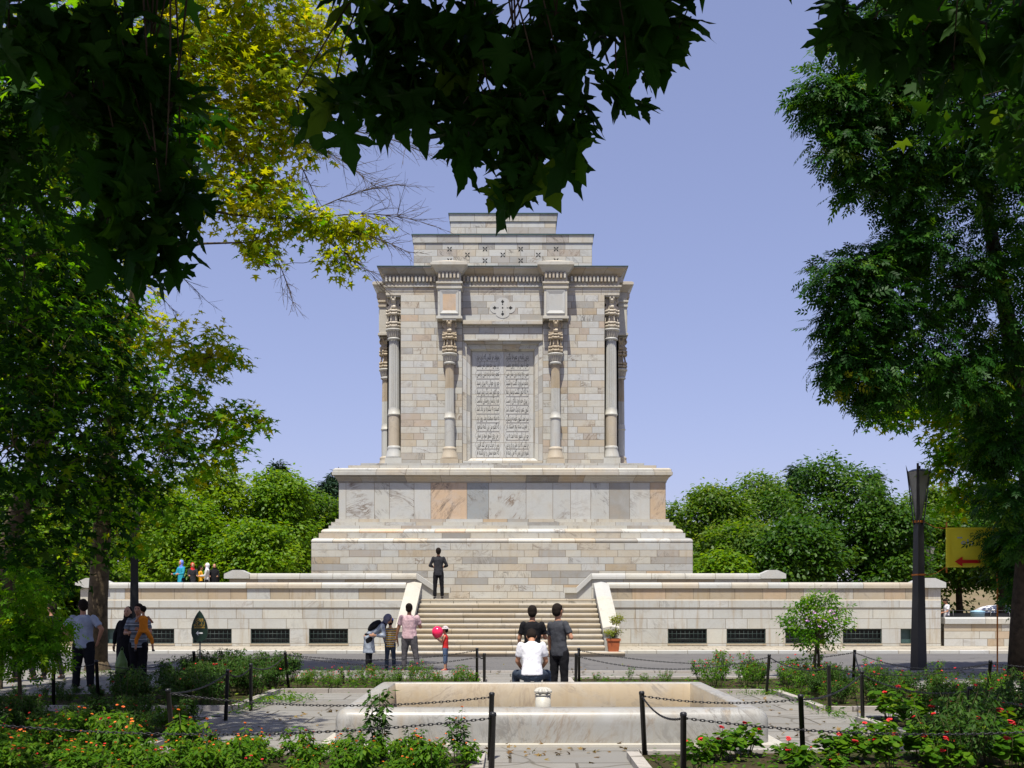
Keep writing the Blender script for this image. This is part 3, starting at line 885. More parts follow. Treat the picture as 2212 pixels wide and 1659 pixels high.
YF = 37.2
def terrace_wall(label, x0, x1, wins, smalls, endx):
    root = empty('terrace_wall', ((x0 + x1) / 2, YF, .1), 0, label, 'wall', 'walls below the terrace')
    off = Vector(((x0 + x1) / 2, YF, .1))
    def lp(mb, name, mat, parent=root):
        mb.v = [tuple(Vector(p) - off) for p in mb.v]; return mb.build(name, mat, parent)
    holes = [(a, c, .20, .72) for a, c in wins] + [(a, c, .20, .72) for a, c in smalls]
    b = MB()
    wall_with_holes(b, x0, x1, .1, 1.44, YF, holes, .36, (.7, 1.5), WALLPAL)
    b.ashlar((x0, YF - .03, 1.47), (1, 0, 0), (0, 0, 1), x1 - x0, .26, .26, (.9, 1.9), [(0, .3)])
    for k, (z, o0, o1) in enumerate(((1.44, 0, .03), (1.73, .03, .0))):
        b.face([(x0, YF - o0, z), (x1, YF - o0, z), (x1, YF - o1, z + .03), (x0, YF - o1, z + .03)], (.5, .3, .2))
    b.ashlar((x0, YF, 1.76), (1, 0, 0), (0, 0, 1), x1 - x0, .40, .40, (.5, 1.2), TOPPAL)
    for sx, xx in ((-1, x0), (1, x1)):       # end faces
        o = (xx, YF + (.0 if sx > 0 else .36), .1)
        b.ashlar(o, (0, sx, 0), (0, 0, 1), .36, 2.06, .36, (.3, .6), WALLPAL)
    b.ashlar((x1, YF + .36, 1.79), (-1, 0, 0), (0, 0, 1), x1 - x0, .37, .37, (.6, 1.2), WALLPAL)
    lp(b, 'wall', M['wallstone'])
    b = MB()
    pr = [(YF - .065, 2.16), (YF - .065, 2.25), (YF - .055, 2.30), (YF - .03, 2.345), (YF + .1, 2.37), (YF + .28, 2.37), (YF + .45, 2.31), (YF + .45, 2.16)]
    b.extrude_x(x0 - (.1 if endx < 0 else 0), x1 + (.1 if endx > 0 else 0), pr[::-1], (.7, 1.5), [(0, .3), (0, .3), (.3, .46), (.55, .66)])
    # capped end block with a small gable
    ex = x0 + .45 if endx < 0 else x1 - .45
    g = [(ex - .58, 2.18), (ex + .58, 2.18), (ex + .58, 2.36), (ex + .2, 2.52), (ex - .2, 2.52), (ex - .58, 2.36)]
    b.prism(g, YF - .14, YF + .48, blk=(.05, .4, .2))
    lp(b, 'coping', M['coping'])
    for a, c in wins:
        ww = (a - off.x, c - off.x)
        grille_window(root, *ww, .1, .62, 0)
    for a, c in smalls: grille_window(root, a - off.x, c - off.x, .1, .62, 0, True)
    return root
def ux(u, d=YF): return (u - 1106) / F * d
wl = [(ux(c - 42), ux(c + 42)) for c in (709.5, 583.5, 458, 334)]
wr = [(ux(c - 42), ux(c + 42)) for c in (1485, 1612, 1739, 1863)]
terrace_wall('long pale marble wall with dark grilles left of the stairs, behind the leaf sign', -15.3, -3.75, wl, [(ux(229), ux(254))], -1)
terrace_wall('long pale marble wall with dark grilles right of the stairs, behind the tall lamp post', 3.36, 15.2, wr, [(ux(1946), ux(1971))], 1)

def upper_parapet(label, xa, xb, s, xs):
    """wall on the terrace; s = -1 stair end at xb (left wall), +1 stair end at xa; xs = sloped end"""
    y = 38.6
    root = empty('terrace_parapet', ((xa + xb) / 2, y, 1.79), 0, label, 'wall', 'upper terrace parapets')
    off = Vector(((xa + xb) / 2, y, 1.79))
    b = MB()
    b.ashlar((xa, y, 1.79), (1, 0, 0), (0, 0, 1), xb - xa, .72, .36, (.6, 1.3), TOPPAL)
    b.ashlar((xb, y + .34, 1.79), (-1, 0, 0), (0, 0, 1), xb - xa, .72, .36, (.6, 1.3), TOPPAL)
    ex = xa if s < 0 else xb
    b.ashlar((ex, y + (.34 if s < 0 else 0), 1.79), (0, s, 0), (0, 0, 1), .34, .72, .36, (.3, .5), TOPPAL)
    ix = xb if s < 0 else xa                  # inner end, slopes down towards the middle
    zlo = 2.0
    d = xs - ix
    tri = [(ix, 1.79), (xs, 1.79), (xs, zlo), (ix, 2.51)] if d > 0 else [(xs, 1.79), (ix, 1.79), (ix, 2.51), (xs, zlo)]
    b.prism(tri, y, y + .34, blk=(.2, .4, .2))
    pz = .42
    x0p, x1p = (xs, xs + pz) if d > 0 else (xs - pz, xs)
    b.prism([(x0p, 1.79), (x1p, 1.79), (x1p, zlo), (x0p, zlo)], y - .01, y + .35, blk=(.4, .4, .2))
    b.v = [tuple(Vector(p) - off) for p in b.v]; b.build('wall', M['wallstone'], root)
    b = MB()
    pr = [(y - .065, 2.51), (y - .065, 2.60), (y - .045, 2.68), (y + .06, 2.72), (y + .28, 2.72), (y + .42, 2.66), (y + .42, 2.51)]
    b.extrude_x(xa, xb, pr[::-1], (.8, 1.6), [(0, .3), (0, .4), (.3, .46)])
    g = [(ex - s * 0 - .42 + .30 * s, 2.52), (ex + .42 + .30 * s * -1 * 0 + (-.3 if s > 0 else .3) * 0, 2.52)]
    ce = ex - .30 * s
    b.prism([(ce - .46, 2.53), (ce + .46, 2.53), (ce + .46, 2.70), (ce + .14, 2.84), (ce - .14, 2.84), (ce - .46, 2.70)], y - .13, y + .45, blk=(.05, .4, .2))
    t = .20
    sl = [(ix, 2.511), (xs, zlo + .001), (xs, zlo + t), (ix, 2.719)] if d > 0 else [(xs, zlo + .001), (ix, 2.511), (ix, 2.719), (xs, zlo + t)]
    b.prism(sl, y - .1, y + .42, blk=(.08, .4, .2))
    b.prism([(x0p - (.06 if d < 0 else 0), zlo + .001), (x1p + (.06 if d > 0 else 0), zlo + .001), (x1p + (.06 if d > 0 else 0), zlo + t), (x0p - (.06 if d < 0 else 0), zlo + t)], y - .102, y + .422, blk=(.3, .4, .2))
    b.v = [tuple(Vector(p) - off) for p in b.v]; b.build('coping', M['coping'], root)
upper_parapet('low parapet of the upper terrace left of the standing man, sloping down towards him', ux(495, 38.6), ux(900, 38.6), -1, ux(944, 38.6))
upper_parapet('low parapet of the upper terrace on the right, with sloping end facing the stairs', ux(1278, 38.6), ux(1687, 38.6), 1, ux(1246, 38.6))

# stairs
st = empty('stairs', (-.18, 32.3, 0), 0, 'broad flight of rounded marble steps rising to the monument terrace', 'stairs')
RIS = 1.79 / 11; TR = (36.38 - 32.3) / 10.0
for k in range(11):
    b = MB()
    y0 = 32.3 + TR * k; z0, z1 = RIS * k, RIS * (k + 1)
    xl, xr = (-3.62, 3.5) if k == 0 else (-3.2 - .0 * k, 2.9)
    if k == 0: xl, xr = -3.75, 3.48
    yb = y0 + TR + .1 if k < 10 else y0 + 1.2
    nose = [(y0 + .035, z0), (y0 + .035, z1 - .10)] + [(y0 + .035 - .05 * math.sin(a) , z1 - .05 - .05 * math.cos(a)) for a in [math.pi * q / 6 for q in range(0, 5)]] + [(y0 + .02, z1 - .003), (y0 + .06, z1), (yb, z1), (yb, z0)]
    b.extrude_x(xl, xr, nose[::-1], (1.2, 2.1), [(.0, .1), (.3, .42), (.3, .48), (.0, .35)])
    for i_, f_ in enumerate(b.f):
        if max(b.v[q_][2] for q_ in f_) - min(b.v[q_][2] for q_ in f_) > .006: b.blk[i_] = (.60 + .09 * b.blk[i_][1], b.blk[i_][1], b.blk[i_][2])
    b.v = [(x + .18, y - 32.3, z) for x, y, z in b.v]
    b.build('step', M['coping'], st)

def stair_wall(label, xi, s):
    """sloped side wall of the stairs; xi inner face, s outward sign"""
    root = empty('stair_parapet', (xi, 33.2, 0), 0, label, 'stair parapet', 'sloped side walls of the stairs')
    x0, x1 = sorted((xi, xi + s * .42))
    b = MB()
    pro = [(33.2, 0.0), (33.2, .74), (36.9, 2.20), (37.64, 2.20), (37.64, 0.0)]
    def side(x, flip):
        q = [(x, y, z) for y, z in pro]
        b.face(q if flip else q[::-1], (.15, .4, .3))
    side(x0, True); side(x1, False)
    for k in range(3):
        (ya, za), (yb, zb) = pro[k], pro[k + 1]
        b.face([(x0, ya, za), (x1, ya, za), (x1, yb, zb), (x0, yb, zb)], pick([(0, .3)]))
    b.v = [(x - xi, y - 33.2, z) for x, y, z in b.v]; b.build('side_wall', M['wallstone'], root)
    b = MB()
    def slab(ya, za, yb, zb, t, blk):
        xa, xb = x0 - .05, x1 + .05
        b.face([(xa, ya, za), (xb, ya, za), (xb, ya, za + t), (xa, ya, za + t)], blk)
        xm = (xa + xb) / 2
        b.face([(xa, ya, za + t), (xm, ya, za + t + .05), (xm, yb, zb + t + .05), (xa, yb, zb + t)], blk)
        b.face([(xm, ya, za + t + .05), (xb, ya, za + t), (xb, yb, zb + t), (xm, yb, zb + t + .05)], blk)
        b.face([(xa, ya, za + t), (xb, ya, za + t), (xm, ya, za + t + .05)], blk)
        for x, fl in ((xa, True), (xb, False)):
            q = [(x, ya, za), (x, ya, za + t), (x, yb, zb + t), (x, yb, zb)]; b.face(q if not fl else q[::-1], blk)
        b.face([(xa, ya, za), (xa, yb, zb), (xb, yb, zb), (xb, ya, za)], blk)
        b.face([(xb, yb, zb), (xa, yb, zb), (xa, yb, zb + t), (xb, yb, zb + t)], blk)
    n = 3
    for k in range(n):
        t0, t1 = k / n, (k + 1) / n
        L_ = lambda t: (33.12 + 3.76 * t, .745 + 1.46 * t)
        slab(*L_(t0), *L_(t1), .13, pick([(0, .25), (.3, .42)]))
    b.v = [(x - xi, y - 33.2, z) for x, y, z in b.v]; b.build('coping', M['coping'], root)
stair_wall('sloped pale marble side wall at the left edge of the stairs', -3.22, -1)
stair_wall('sloped pale marble side wall at the right edge of the stairs above the flower pot', 2.92, 1)

# low wall at far right
lw = empty('low_wall', (16.6, YF, 0), 0, 'low pale stone wall right of the terrace, beside the dark tree trunk', 'wall')
b = MB(); b.ashlar((-1.28, .02, .1), (1, 0, 0), (0, 0, 1), 9.3, .80, .27, (.5, 1.3), TOPPAL)
b.ashlar((8.02, .42, .1), (-1, 0, 0), (0, 0, 1), 9.3, .80, .27, (.5, 1.3), TOPPAL)
b.build('wall', M['wallstone'], lw)
b = MB(); b.extrude_x(-1.28, 8.02, [(-.05, .90), (-.05, 1.08), (.0, 1.13), (.42, 1.13), (.48, 1.08), (.48, .90)][::-1], (.9, 2), [(.3, .46), (.0, .3)]); b.build('coping', M['coping'], lw)

# ------------------------------------------------------------------ fountain basin
fx0, fx1, fy0, fy1 = -2.22, 3.22, 13.05, 17.45
H_ = .45
fb = empty('fountain_basin', ((fx0 + fx1) / 2, (fy0 + fy1) / 2, 0), 0, 'large low rectangular marble basin with rounded rim in the middle of the garden', 'fountain')
foff = Vector(((fx0 + fx1) / 2, (fy0 + fy1) / 2, 0))
def rrect(x0, x1, y0, y1, r, n=5):
    pts = []
    for cx, cy, a0 in ((x1 - r, y0 + r, -90), (x1 - r, y1 - r, 0), (x0 + r, y1 - r, 90), (x0 + r, y0 + r, 180)):
        for k in range(n + 1):
            a = R(a0 + 90 * k / n); pts.append((cx + r * math.cos(a), cy + r * math.sin(a)))
    return pts
b = MB()
wt = .31; r0 = .16
rings = []
for ins, z in [(0, .035), (0, .27), (.005, .33), (.025, .385), (.06, .425), (.11, .447), (.15, .45), (wt - .02, .45), (wt, .435), (wt, .02)]:
    rings.append([(x, y, z) for x, y in rrect(fx0 + ins, fx1 - ins, fy0 + ins, fy1 - ins, max(.012, r0 - ins))])
# give every slab of the wall its own tone: split by position along the ring
def slabkey(x, y):
    if y < fy0 + wt + .02: return int((x - fx0) / 1.55 + .45)
    if y > fy1 - wt - .02: return 20 + int((x - fx0) / 1.35)
    return (40 if x < 0 else 60) + int((y - fy0) / 1.5)
# subdivide the long straight runs so that slabs can differ
def densify(pts, step=.26):
    out = []
    for k in range(len(pts)):
        a, c = Vector(pts[k]), Vector(pts[(k + 1) % len(pts)])
        n = max(1, round((c - a).length / step))
        for i in range(n): out.append(a.lerp(c, i / n))
    return out
n0 = None; dr = []
seglen = [max(1, round((Vector(rings[0][(k + 1) % len(rings[0])]) - Vector(rings[0][k])).length / .26)) for k in range(len(rings[0]))]
for rg in rings:
    o = []
    for k in range(len(rg)):
        a, c = Vector(rg[k]), Vector(rg[(k + 1) % len(rg)])
        for i in range(seglen[k]): o.append(a.lerp(c, i / seglen[k]))
    dr.append(o)
tone = {}
palb = [(.85, .872), (.855, .87)]
for i in range(len(dr) - 1):
    for k in range(len(dr[0])):
        j = (k + 1) % len(dr[0])
        mid = (dr[0][k] + dr[0][j]) / 2
        key = slabkey(mid.x, mid.y) + (100 if i >= 8 else 0)
        if key not in tone:
            tone[key] = pick(palb); tone[key] = (tone[key][0], tone[key][1], .85)
            if i >= 8: tone[key] = (rnd(.655, .69), tone[key][1], .95)
        b.face([dr[i][k], dr[i][j], dr[i + 1][j], dr[i + 1][k]], tone[key], smooth=True)
me_v = [tuple(Vector(p) - foff) for p in b.v]; b.v = me_v
bo = b.build('basin_wall', M['basin'], fb)
bmx = bmesh.new(); bmx.from_mesh(bo.data); bmesh.ops.remove_doubles(bmx, verts=bmx.verts, dist=1e-4); bmx.to_mesh(bo.data); bmx.free()
b = MB(); b.box((fx0 - .16, fy0 - .16, 0), (fx1 + .16, fy1 + .16, .034), blk=(.4, .4, .2)); b.v = [tuple(Vector(p) - foff) for p in b.v]
b.build('basin_plinth', M['coping'], fb)
b = MB(); b.box((fx0 + wt, fy0 + wt, .03), (fx1 - wt, fy1 - wt, .06), blk=(.3, .4, .2)); b.v = [tuple(Vector(p) - foff) for p in b.v]
b.build('basin_floor', M['paving'], fb)
fn = empty('fountain_spout', (at(1173, 1490, 15.2).x, 15.2, .06), 0, 'small carved stone lotus spout standing inside the basin', 'fountain spout')
b = MB(); b.lathe(0, 0, [(.115, 0), (.11, .36)], 24, blk=(.3, .4, .1)); b.lathe(0, 0, [(.10, .36), (.118, .37), (.118, .385), (.10, .39)], 24, blk=(.3, .4, .1)); b.build('stem', M['carved'], fn)
b = MB(); b.lathe(0, 0, [(.08, .385), (.135, .41), (.14, .43), (.11, .465), (.05, .485)], 64, 8, .22, blk=(.35, .4, .2)); b.build('lotus_head', M['carved'], fn)

# ------------------------------------------------------------------ flower beds (soil + kerb), four quarters round the basin
def bed(poly, kerb_edges, label):
    b = MB(); b.face([(x, y, .045) for x, y in poly])
    o = b.build('flower_bed', M['bedsoil']); struct(o)
    k = MB()
    for i in kerb_edges:
        a, c = Vector((*poly[i], 0)), Vector((*poly[(i + 1) % len(poly)], 0))
        t = (c - a).normalized(); n = Vector((t.y, -t.x, 0)) * .14
        L_ = (c - a).length; m = max(1, round(L_ / 1.0))
        for q in range(m):
            p0 = a + t * (L_ * q / m + .004); p1 = a + t * (L_ * (q + 1) / m - .004)
            bl = pick([(.0, .46)])
            zt = .085
            k.face([p0 + Vector((0, 0, zt)) + n, p1 + Vector((0, 0, zt)) + n, p1 + Vector((0, 0, zt)), p0 + Vector((0, 0, zt))], bl)
            k.face([p0 + n, p1 + n, p1 + n + Vector((0, 0, zt)), p0 + n + Vector((0, 0, zt))], bl)
            k.face([p1, p0, p0 + Vector((0, 0, zt)), p1 + Vector((0, 0, zt))], bl)
            k.face([p0, p0 + n, p0 + n + Vector((0, 0, zt)), p0 + Vector((0, 0, zt))], bl); k.face([p1 + n, p1, p1 + Vector((0, 0, zt)), p1 + n + Vector((0, 0, zt))], bl)
    struct(k.build('bed_kerb', M['kerbstone']))
# left far, right far, left near, right near (counter-clockwise)
BED_LF = [(-4.45, 17.0), (-4.45, 20.15), (-.55, 20.15), (-.55, 23.2), (-6.6, 23.2), (-7.6, 19.6), (-12.5, 18.2), (-13, 17.0)]
BED_RF = [(5.1, 17.0), (11.5, 17.0), (10.6, 19.2), (8.0, 20.4), (7.2, 23.2), (1.3, 23.2), (1.3, 20.15), (5.1, 20.15)]
BED_LN = [(-4.3, 15.6), (-14, 15.6), (-14, 8.5), (-.3, 8.5), (-.3, 12.0), (-4.3, 12.3)]
BED_RN = [(1.45, 8.5), (14, 8.5), (14, 15.5), (5.2, 15.5), (5.35, 12.3), (1.45, 12.0)]
bed(BED_LF[::-1], [6, 5, 0, 4, 3, 2, 7], ''); bed(BED_RF, [0, 6, 7, 5, 4, 1, 2, 3], '')
bed(BED_LN[::-1], [0, 5, 1, 4], ''); bed(BED_RN, [2, 3, 4, 5], '')

# ------------------------------------------------------------------ chain posts and chains
def make_post():
    b = MB()
    r = .029
    b.lathe(0, 0, [(r, -.1), (r, .735), (r * 1.12, .737), (r * 1.12, .765), (r * .8, .775), (0.004, .778)], 14)
    return b.mesh('chain_post')
POSTS = {
 'A': (-4.23, 17.0, 0, 0), 'B': (-4.27, 15.65, .04, .02), 'C': (-3.98, 12.35, -.09, .03), 'D': (-4.40, 20.7, -.10, 0), 'E': (-6.3, 20.9, -.05, 0),
 'F': (-7.05, 17.9, -.05, 0), 'G': (-7.6, 17.4, .0, 0), 'H': (-.74, 22.2, 0, 0), 'I': (-.53, 20.1, .0, 0), 'J': (1.22, 20.1, .01, 0), 'K': (1.42, 22.2, -.01, 0),
 'L': (4.80, 19.8, .07, 0), 'M': (5.07, 16.75, -.02, 0), 'N': (6.95, 21.4, .05, 0), 'O': (5.13, 15.35, -.02, 0), 'P': (3.22, 11.6, -.04, 0), 'Q': (5.45, 12.6, .06, 0), 'R': (8.1, 17.9, .08, 0),
 'S': (-.25, 11.85, .03, 0), 'T': (1.52, 12.0, -.05, 0), 'U': (-.2, 9.8, .03, 0), 'V': (1.6, 9.8, .0, 0), 'W': (-5.6, 9.9, 0, 0), 'X': (6.4, 9.9, 0, 0), 'Y': (12.2, 17.2, 0, 0), 'Z': (-10.6, 20.6, 0, 0)}
PLAB = {
 'A': 'chain post by the kerb corner of the far left flower bed', 'B': 'chain post at the kerb end of the near left bed',
 'C': 'leaning chain post deep among the near left flowers', 'D': 'leaning chain post at the far end of the left paving, among red flowers',
 'E': 'chain post below the leaf shaped sign by the road', 'F': 'chain post in front of the thick left tree trunk', 'G': 'chain post behind the sapling, beside the man with hands on hips',
 'H': 'left chain post of the far pair beside the road, behind the basin', 'I': 'chain post at the basin back, left of the seated man', 'J': 'chain post at the basin back, right of the man in grey', 'K': 'right chain post of the far pair beside the road',
 'L': 'leaning chain post at the back right corner of the basin paving', 'M': 'chain post at the inner corner of the far right bed', 'N': 'chain post by the road right of the small flowering tree',
 'O': 'chain post at the near right bed, on the path between beds', 'P': 'chain post right of the basin front corner', 'Q': 'leaning chain post among dark red geraniums at the right', 'R': 'leaning chain post near the big right tree trunk',
 'S': 'chain post before the basin, half hidden by a nearer one', 'T': 'chain post standing free in front of the basin, right of the path', 'U': 'nearest chain post left of the path, cut by the bottom edge', 'V': 'nearest chain post right of the path, beside geraniums',
 'W': 'chain post off to the left of the foreground flowers', 'X': 'chain post off to the right of the foreground geraniums', 'Y': 'chain post beside the right path edge', 'Z': 'chain post beside the left path edge'}
pme = make_post(); pme.materials.append(M['black'])
TOP = {}
for k, (x, y, lx, ly) in POSTS.items():
    o = bpy.data.objects.new('chain_post', pme); COL.objects.link(o)
    o.location = (x, y, 0); o.rotation_euler = (-ly, lx, rnd(0, 6))
    o.rotation_mode = 'XYZ'
    o.rotation_euler = Matrix.Rotation(lx, 3, 'Y').to_euler()
    tag(o, 'thin black ' + PLAB[k], 'post', 'black posts of the chain fence')
    TOP[k] = Vector((x + math.sin(lx) * .72, y, .72 * math.cos(lx)))
def chain(a, c, sag, label, za=0, zc=0):
    A = TOP[a] + Vector((0, 0, za)) if isinstance(a, str) else Vector(a); C = TOP[c] + Vector((0, 0, zc)) if isinstance(c, str) else Vector(c)
    n = max(8, int((C - A).length / .040))
    P = [A.lerp(C, i / n) - Vector((0, 0, sag * 4 * (i / n) * (1 - i / n))) for i in range(n + 1)]
    b = MB()
    for i in range(n):
        p, q = P[i], P[i + 1]; m = (p + q) / 2; t = (q - p).normalized()
        sdir = Vector((0, 0, 1)).cross(t).normalized(); up = t.cross(sdir)
        w_ = sdir if i % 2 else up
        L_ = (q - p).length * .72; W = .0105
        pts = [m + t * (L_ * math.cos(2 * math.pi * k / 8)) + w_ * (W * math.sin(2 * math.pi * k / 8)) for k in range(8)]
        b.tube(pts + [pts[0]], .0042, 4, caps=False)
    mid = (A + C) / 2; mid.z = min(A.z, C.z) - sag
    b.v = [tuple(Vector(p) - mid) for p in b.v]
    o = b.build('chain', M['black']); o.location = mid
    tag(o, label, 'chain', 'chains hung between the posts')
for a, c, s, l in (('S', 'C', .12, 'dark chain across the left paving to the post by the basin front'), ('U', 'W', .16, 'nearest dark chain low over the orange flowers on the left'),
    ('C', 'B', .08, 'short dark chain between two posts at the near left bed'), ('B', 'A', .10, 'short dark chain crossing the path end on the left'), ('A', 'D', .14, 'dark chain along the left paving edge towards the red flowers'),
    ('E', 'D', .10, 'dark chain from the sign post to the post among red flowers'), ('F', 'E', .18, 'dark chain below the sign towards the thick tree'), ('G', 'F', .05, 'short dark chain beside the man with hands on hips'), ('Z', 'G', .14, 'dark chain across the left path behind the sapling'),
    ('D', 'H', .15, 'long dark chain behind the red flowers in front of the family'), ('H', 'I', .10, 'short slack chain at the path left of the seated man'), ('D', 'I', .2, 'lower long chain over the red flowers to the basin back'),
    ('J', 'K', .04, 'very short chain right of the man in grey'), ('K', 'N', .26, 'long chain along the road right of the path'), ('J', 'L', .24, 'long chain along the back right bed'), ('L', 'M', .12, 'dark chain along the far right bed kerb'), ('M', 'R', .16, 'dark chain across the far right bed towards the tree'),
    ('N', 'O', .06, 'dark chain slanting down from the road through the right bed'), ('R', 'N', .2, 'dark chain from the leaning post back to the road'), ('O', 'Q', .12, 'dark chain above the dark geraniums on the right'), ('R', 'Y', .12, 'dark chain running out towards the right tree'),
    ('T', 'P', .06, 'dark chain across the basin front to the right'), ('T', 'V', .10, 'slack chain between the two posts right of the path'), ('V', 'X', .16, 'nearest dark chain low over the red geraniums'), ('P', 'O', .10, 'dark chain along the right paving edge'), ('Q', 'X', .12, 'dark chain among the near geraniums on the right')):
    chain(a, c, s, l)

# ------------------------------------------------------------------ lamp posts
M['lampglass'] = pmat('frosted_lamp_glass', (.30, .29, .25), (.24, .23, .2), 3, .25, 0)
M['rope'] = pmat('orange_rope', (.60, .20, .03), (.5, .15, .02), 20, .8, .1)
def lamp_post(x, y, s, label, rz=.35):
    root = empty('lamp_post', (x, y, 0), rz, label, 'lamp post', 'tall black torch shaped lamp posts'); root.scale = (s, s, s)
    b = MB()
    def sq(z, h): return [(-h, -h, z), (h, -h, z), (h, h, z), (-h, h, z)]
    lv = [(0, .142), (.1, .138), (2.0, .106), (3.72, .086), (3.78, .086)]
    for (z0, h0), (z1, h1) in zip(lv[:-1], lv[1:]):
        a, c = sq(z0, h0), sq(z1, h1)
        for k in range(4):
            j = (k + 1) % 4; b.face([a[k], a[j], c[j], c[k]])
    b.face(sq(3.78, .086))
    b.build('pole', M['black'], root)
    b = MB()
    for k in range(4):
        a = math.pi / 4 + k * math.pi / 2
        d = Vector((math.cos(a), math.sin(a), 0)); t = Vector((-d.y, d.x, 0))
        i0, i1 = d * .125, d * .30
        wv = .045
        p = [i0 - t * wv, i0 + t * wv, d * .10 + t * wv, d * .10 - t * wv]
        z0, z1, zt = 3.66, 5.0, 5.16
        q = [i1 - t * wv * .6, i1 + t * wv * .6, d * .25 + t * wv * .5, d * .25 - t * wv * .5]
        lo = [v_ + Vector((0, 0, z0)) for v_ in p]; hi = [q[0] + Vector((0, 0, zt)), q[1] + Vector((0, 0, zt)), q[2] + Vector((0, 0, z1)), q[3] + Vector((0, 0, z1))]
        for m_ in range(4):
            n_ = (m_ + 1) % 4; b.face([lo[m_], lo[n_], hi[n_], hi[m_]])
        b.face(hi)
    b.build('fin', M['black'], root)
    b = MB()
    a, c = sq(3.79, .05), sq(4.98, .185)
    for k in range(4): j = (k + 1) % 4; b.face([a[k], a[j], c[j], c[k]])
    b.face(c)
    b.build('lamp_shade', M['lampglass'], root)
    b = MB(); a, c = sq(4.985, .20), sq(5.04, .10)
    for k in range(4): j = (k + 1) % 4; b.face([a[k], a[j], c[j], c[k]])
    b.face(c); b.face(a[::-1]); b.build('cap', M['black'], root)
    return root
lamp_post(10.15, 26.2, 1.0, 'tall black torch shaped lamp post with orange rope bands, right of the small flowering tree')
lamp_post(at(290, 0, 27.5).x, 27.5, .97, 'tall black lamp post on the left, behind the man holding a child')
lamp_post(at(2010, 0, 58).x, 58, .92, 'distant black lamp post among the trees, right of the near one')

# yellow banner tied to the lamp, with red arrow
M['yellow'] = pmat('yellow_banner', (.85, .72, .03), (.75, .66, .04), 3, .8, .15)
M['red'] = pmat('red_paint', (.62, .02, .012), (.5, .015, .01), 5, .6, 0)
M['paleprint'] = pmat('pale_print', (.45, .50, .56), (.3, .36, .5), 8, .7, 0)
yb = 25.3
bc = at(2100, 1183, yb)
ban = empty('banner', bc, -.05, 'yellow square banner with red arrow hung beside the right lamp post', 'banner')
b = MB()
W2, H2 = .59, .46
nx = 10
for i in range(nx):
    for j in range(6):
        f = lambda u_, v_: (-W2 + 2 * W2 * u_, .02 * math.sin(u_ * 7 + v_ * 3), -H2 + 2 * H2 * v_)
        b.face([f(i / nx, j / 6), f((i + 1) / nx, j / 6), f((i + 1) / nx, (j + 1) / 6), f(i / nx, (j + 1) / 6)], smooth=True)
b.build('cloth', M['yellow'], ban)
b = MB()
for a, c in (((-W2 - .03, -.03, -H2 - .02), (-W2 + .05, .0, H2 + .02)), ((-W2 + .05, -.03, H2 - .03), (W2, -.005, H2 + .02)), ((-W2 + .05, -.03, -H2 - .02), (W2, -.005, -H2 + .03)), ((W2, -.03, -H2 - .02), (W2 + .05, 0, H2 + .02))): b.box(a, c)
b.build('hem', M['yellow'], ban)
b = MB(); b.prism([(-.42, -.34), (-.24, -.46), (-.24, -.38), (.18, -.38), (.18, -.30), (-.24, -.30), (-.24, -.22)], -.045, -.028); b.build('arrow', M['red'], ban)
b = MB()
vs, fs = text_polys('راه', .16, .3)
i0 = len(b.v); b.v.extend((x - .12, -.026, z + .12) for x, z in vs)
for f in fs: b.iface([i0 + q for q in f], smooth=False)
b.prism([(-.36, .22), (-.24, .22), (-.24, .25), (-.36, .25)], -.03, -.026)
b.build('print', M['paleprint'], ban)
b = MB()
for sx in (-W2 - .0, W2 + .02): b.tube([(sx, .03, -H2 - 3.0 if sx > 0 else -H2 - .15), (sx, .03, H2 + .15)], .018, 6)
b.build('stake', M['rope'], ban)
for z, ub, lab in ((1128, 5, 'orange rope band tied round the upper part of the right lamp post'), (1243, 5, 'orange rope band tied round the middle of the right lamp post')):
    p = at(1985, z, 26.2); half = .098 if z < 1200 else .113
    b = MB()
    ang = .35
    c_, s_ = math.cos(ang), math.sin(ang)
    cor = [(x * c_ - y * s_, x * s_ + y * c_) for x, y in ((-half, -half), (half, -half), (half, half), (-half, half))]
    for dz in (0, .025):
        pts = [Vector((x, y, dz + rnd(-.01, .01))) for x, y in cor]
        b.tube(pts + [pts[0]], .013, 6, caps=False)
    e = Vector((bc.x - W2 - .02, yb, bc.z + (H2 if z < 1200 else -H2))) - Vector((10.15, 26.2, p.z))
    b.tube([Vector((cor[1][0], cor[1][1], 0)), (Vector((cor[1][0], cor[1][1], 0)) + e) / 2 - Vector((0, 0, .06)), e], .007, 5)
    o = b.build('rope', M['rope']); o.location = (10.15, 26.2, p.z)
    tag(o, lab, 'rope', 'orange ropes on the lamp post')

# ------------------------------------------------------------------ leaf shaped sign by the road
M['signgreen'] = pmat('dark_green_sign', (.008, .022, .014), (.012, .03, .02), 6, .35, 0)
M['gold'] = pmat('gold_lettering', (.42, .26, .035), (.34, .2, .03), 10, .5, 0)
M['whitepaint'] = pmat('white_paint', (.7, .7, .68), (.6, .6, .6), 10, .5, 0)
sp = at(431, 1375, 20.85)
sg = empty('sign', (sp.x, 20.85, 0), 0, 'dark leaf shaped sign with gold writing and white arrow on a thin pole', 'sign')
sc_ = 20.85 / F; zb_ = EYE + (1290 - 1386) * sc_
b = MB(); b.tube([(-.005, .03, .0), (0, .03, zb_ + .12)], .015, 8); b.build('pole', M['black'], sg)
sc_ = 20.85 / F
zc = sp.z
out = []
for k in range(17):                          # right side from bottom to tip, then mirrored
    t = k / 16
    out.append((.158 * math.sin(math.pi * min(1, t ** .82 * 1.0)) ** .75 * (1 if t < .5 else (1 - .25 * (t - .5))), t))
hgt = 67 * sc_; zb_ = EYE + (1290 - 1386) * sc_
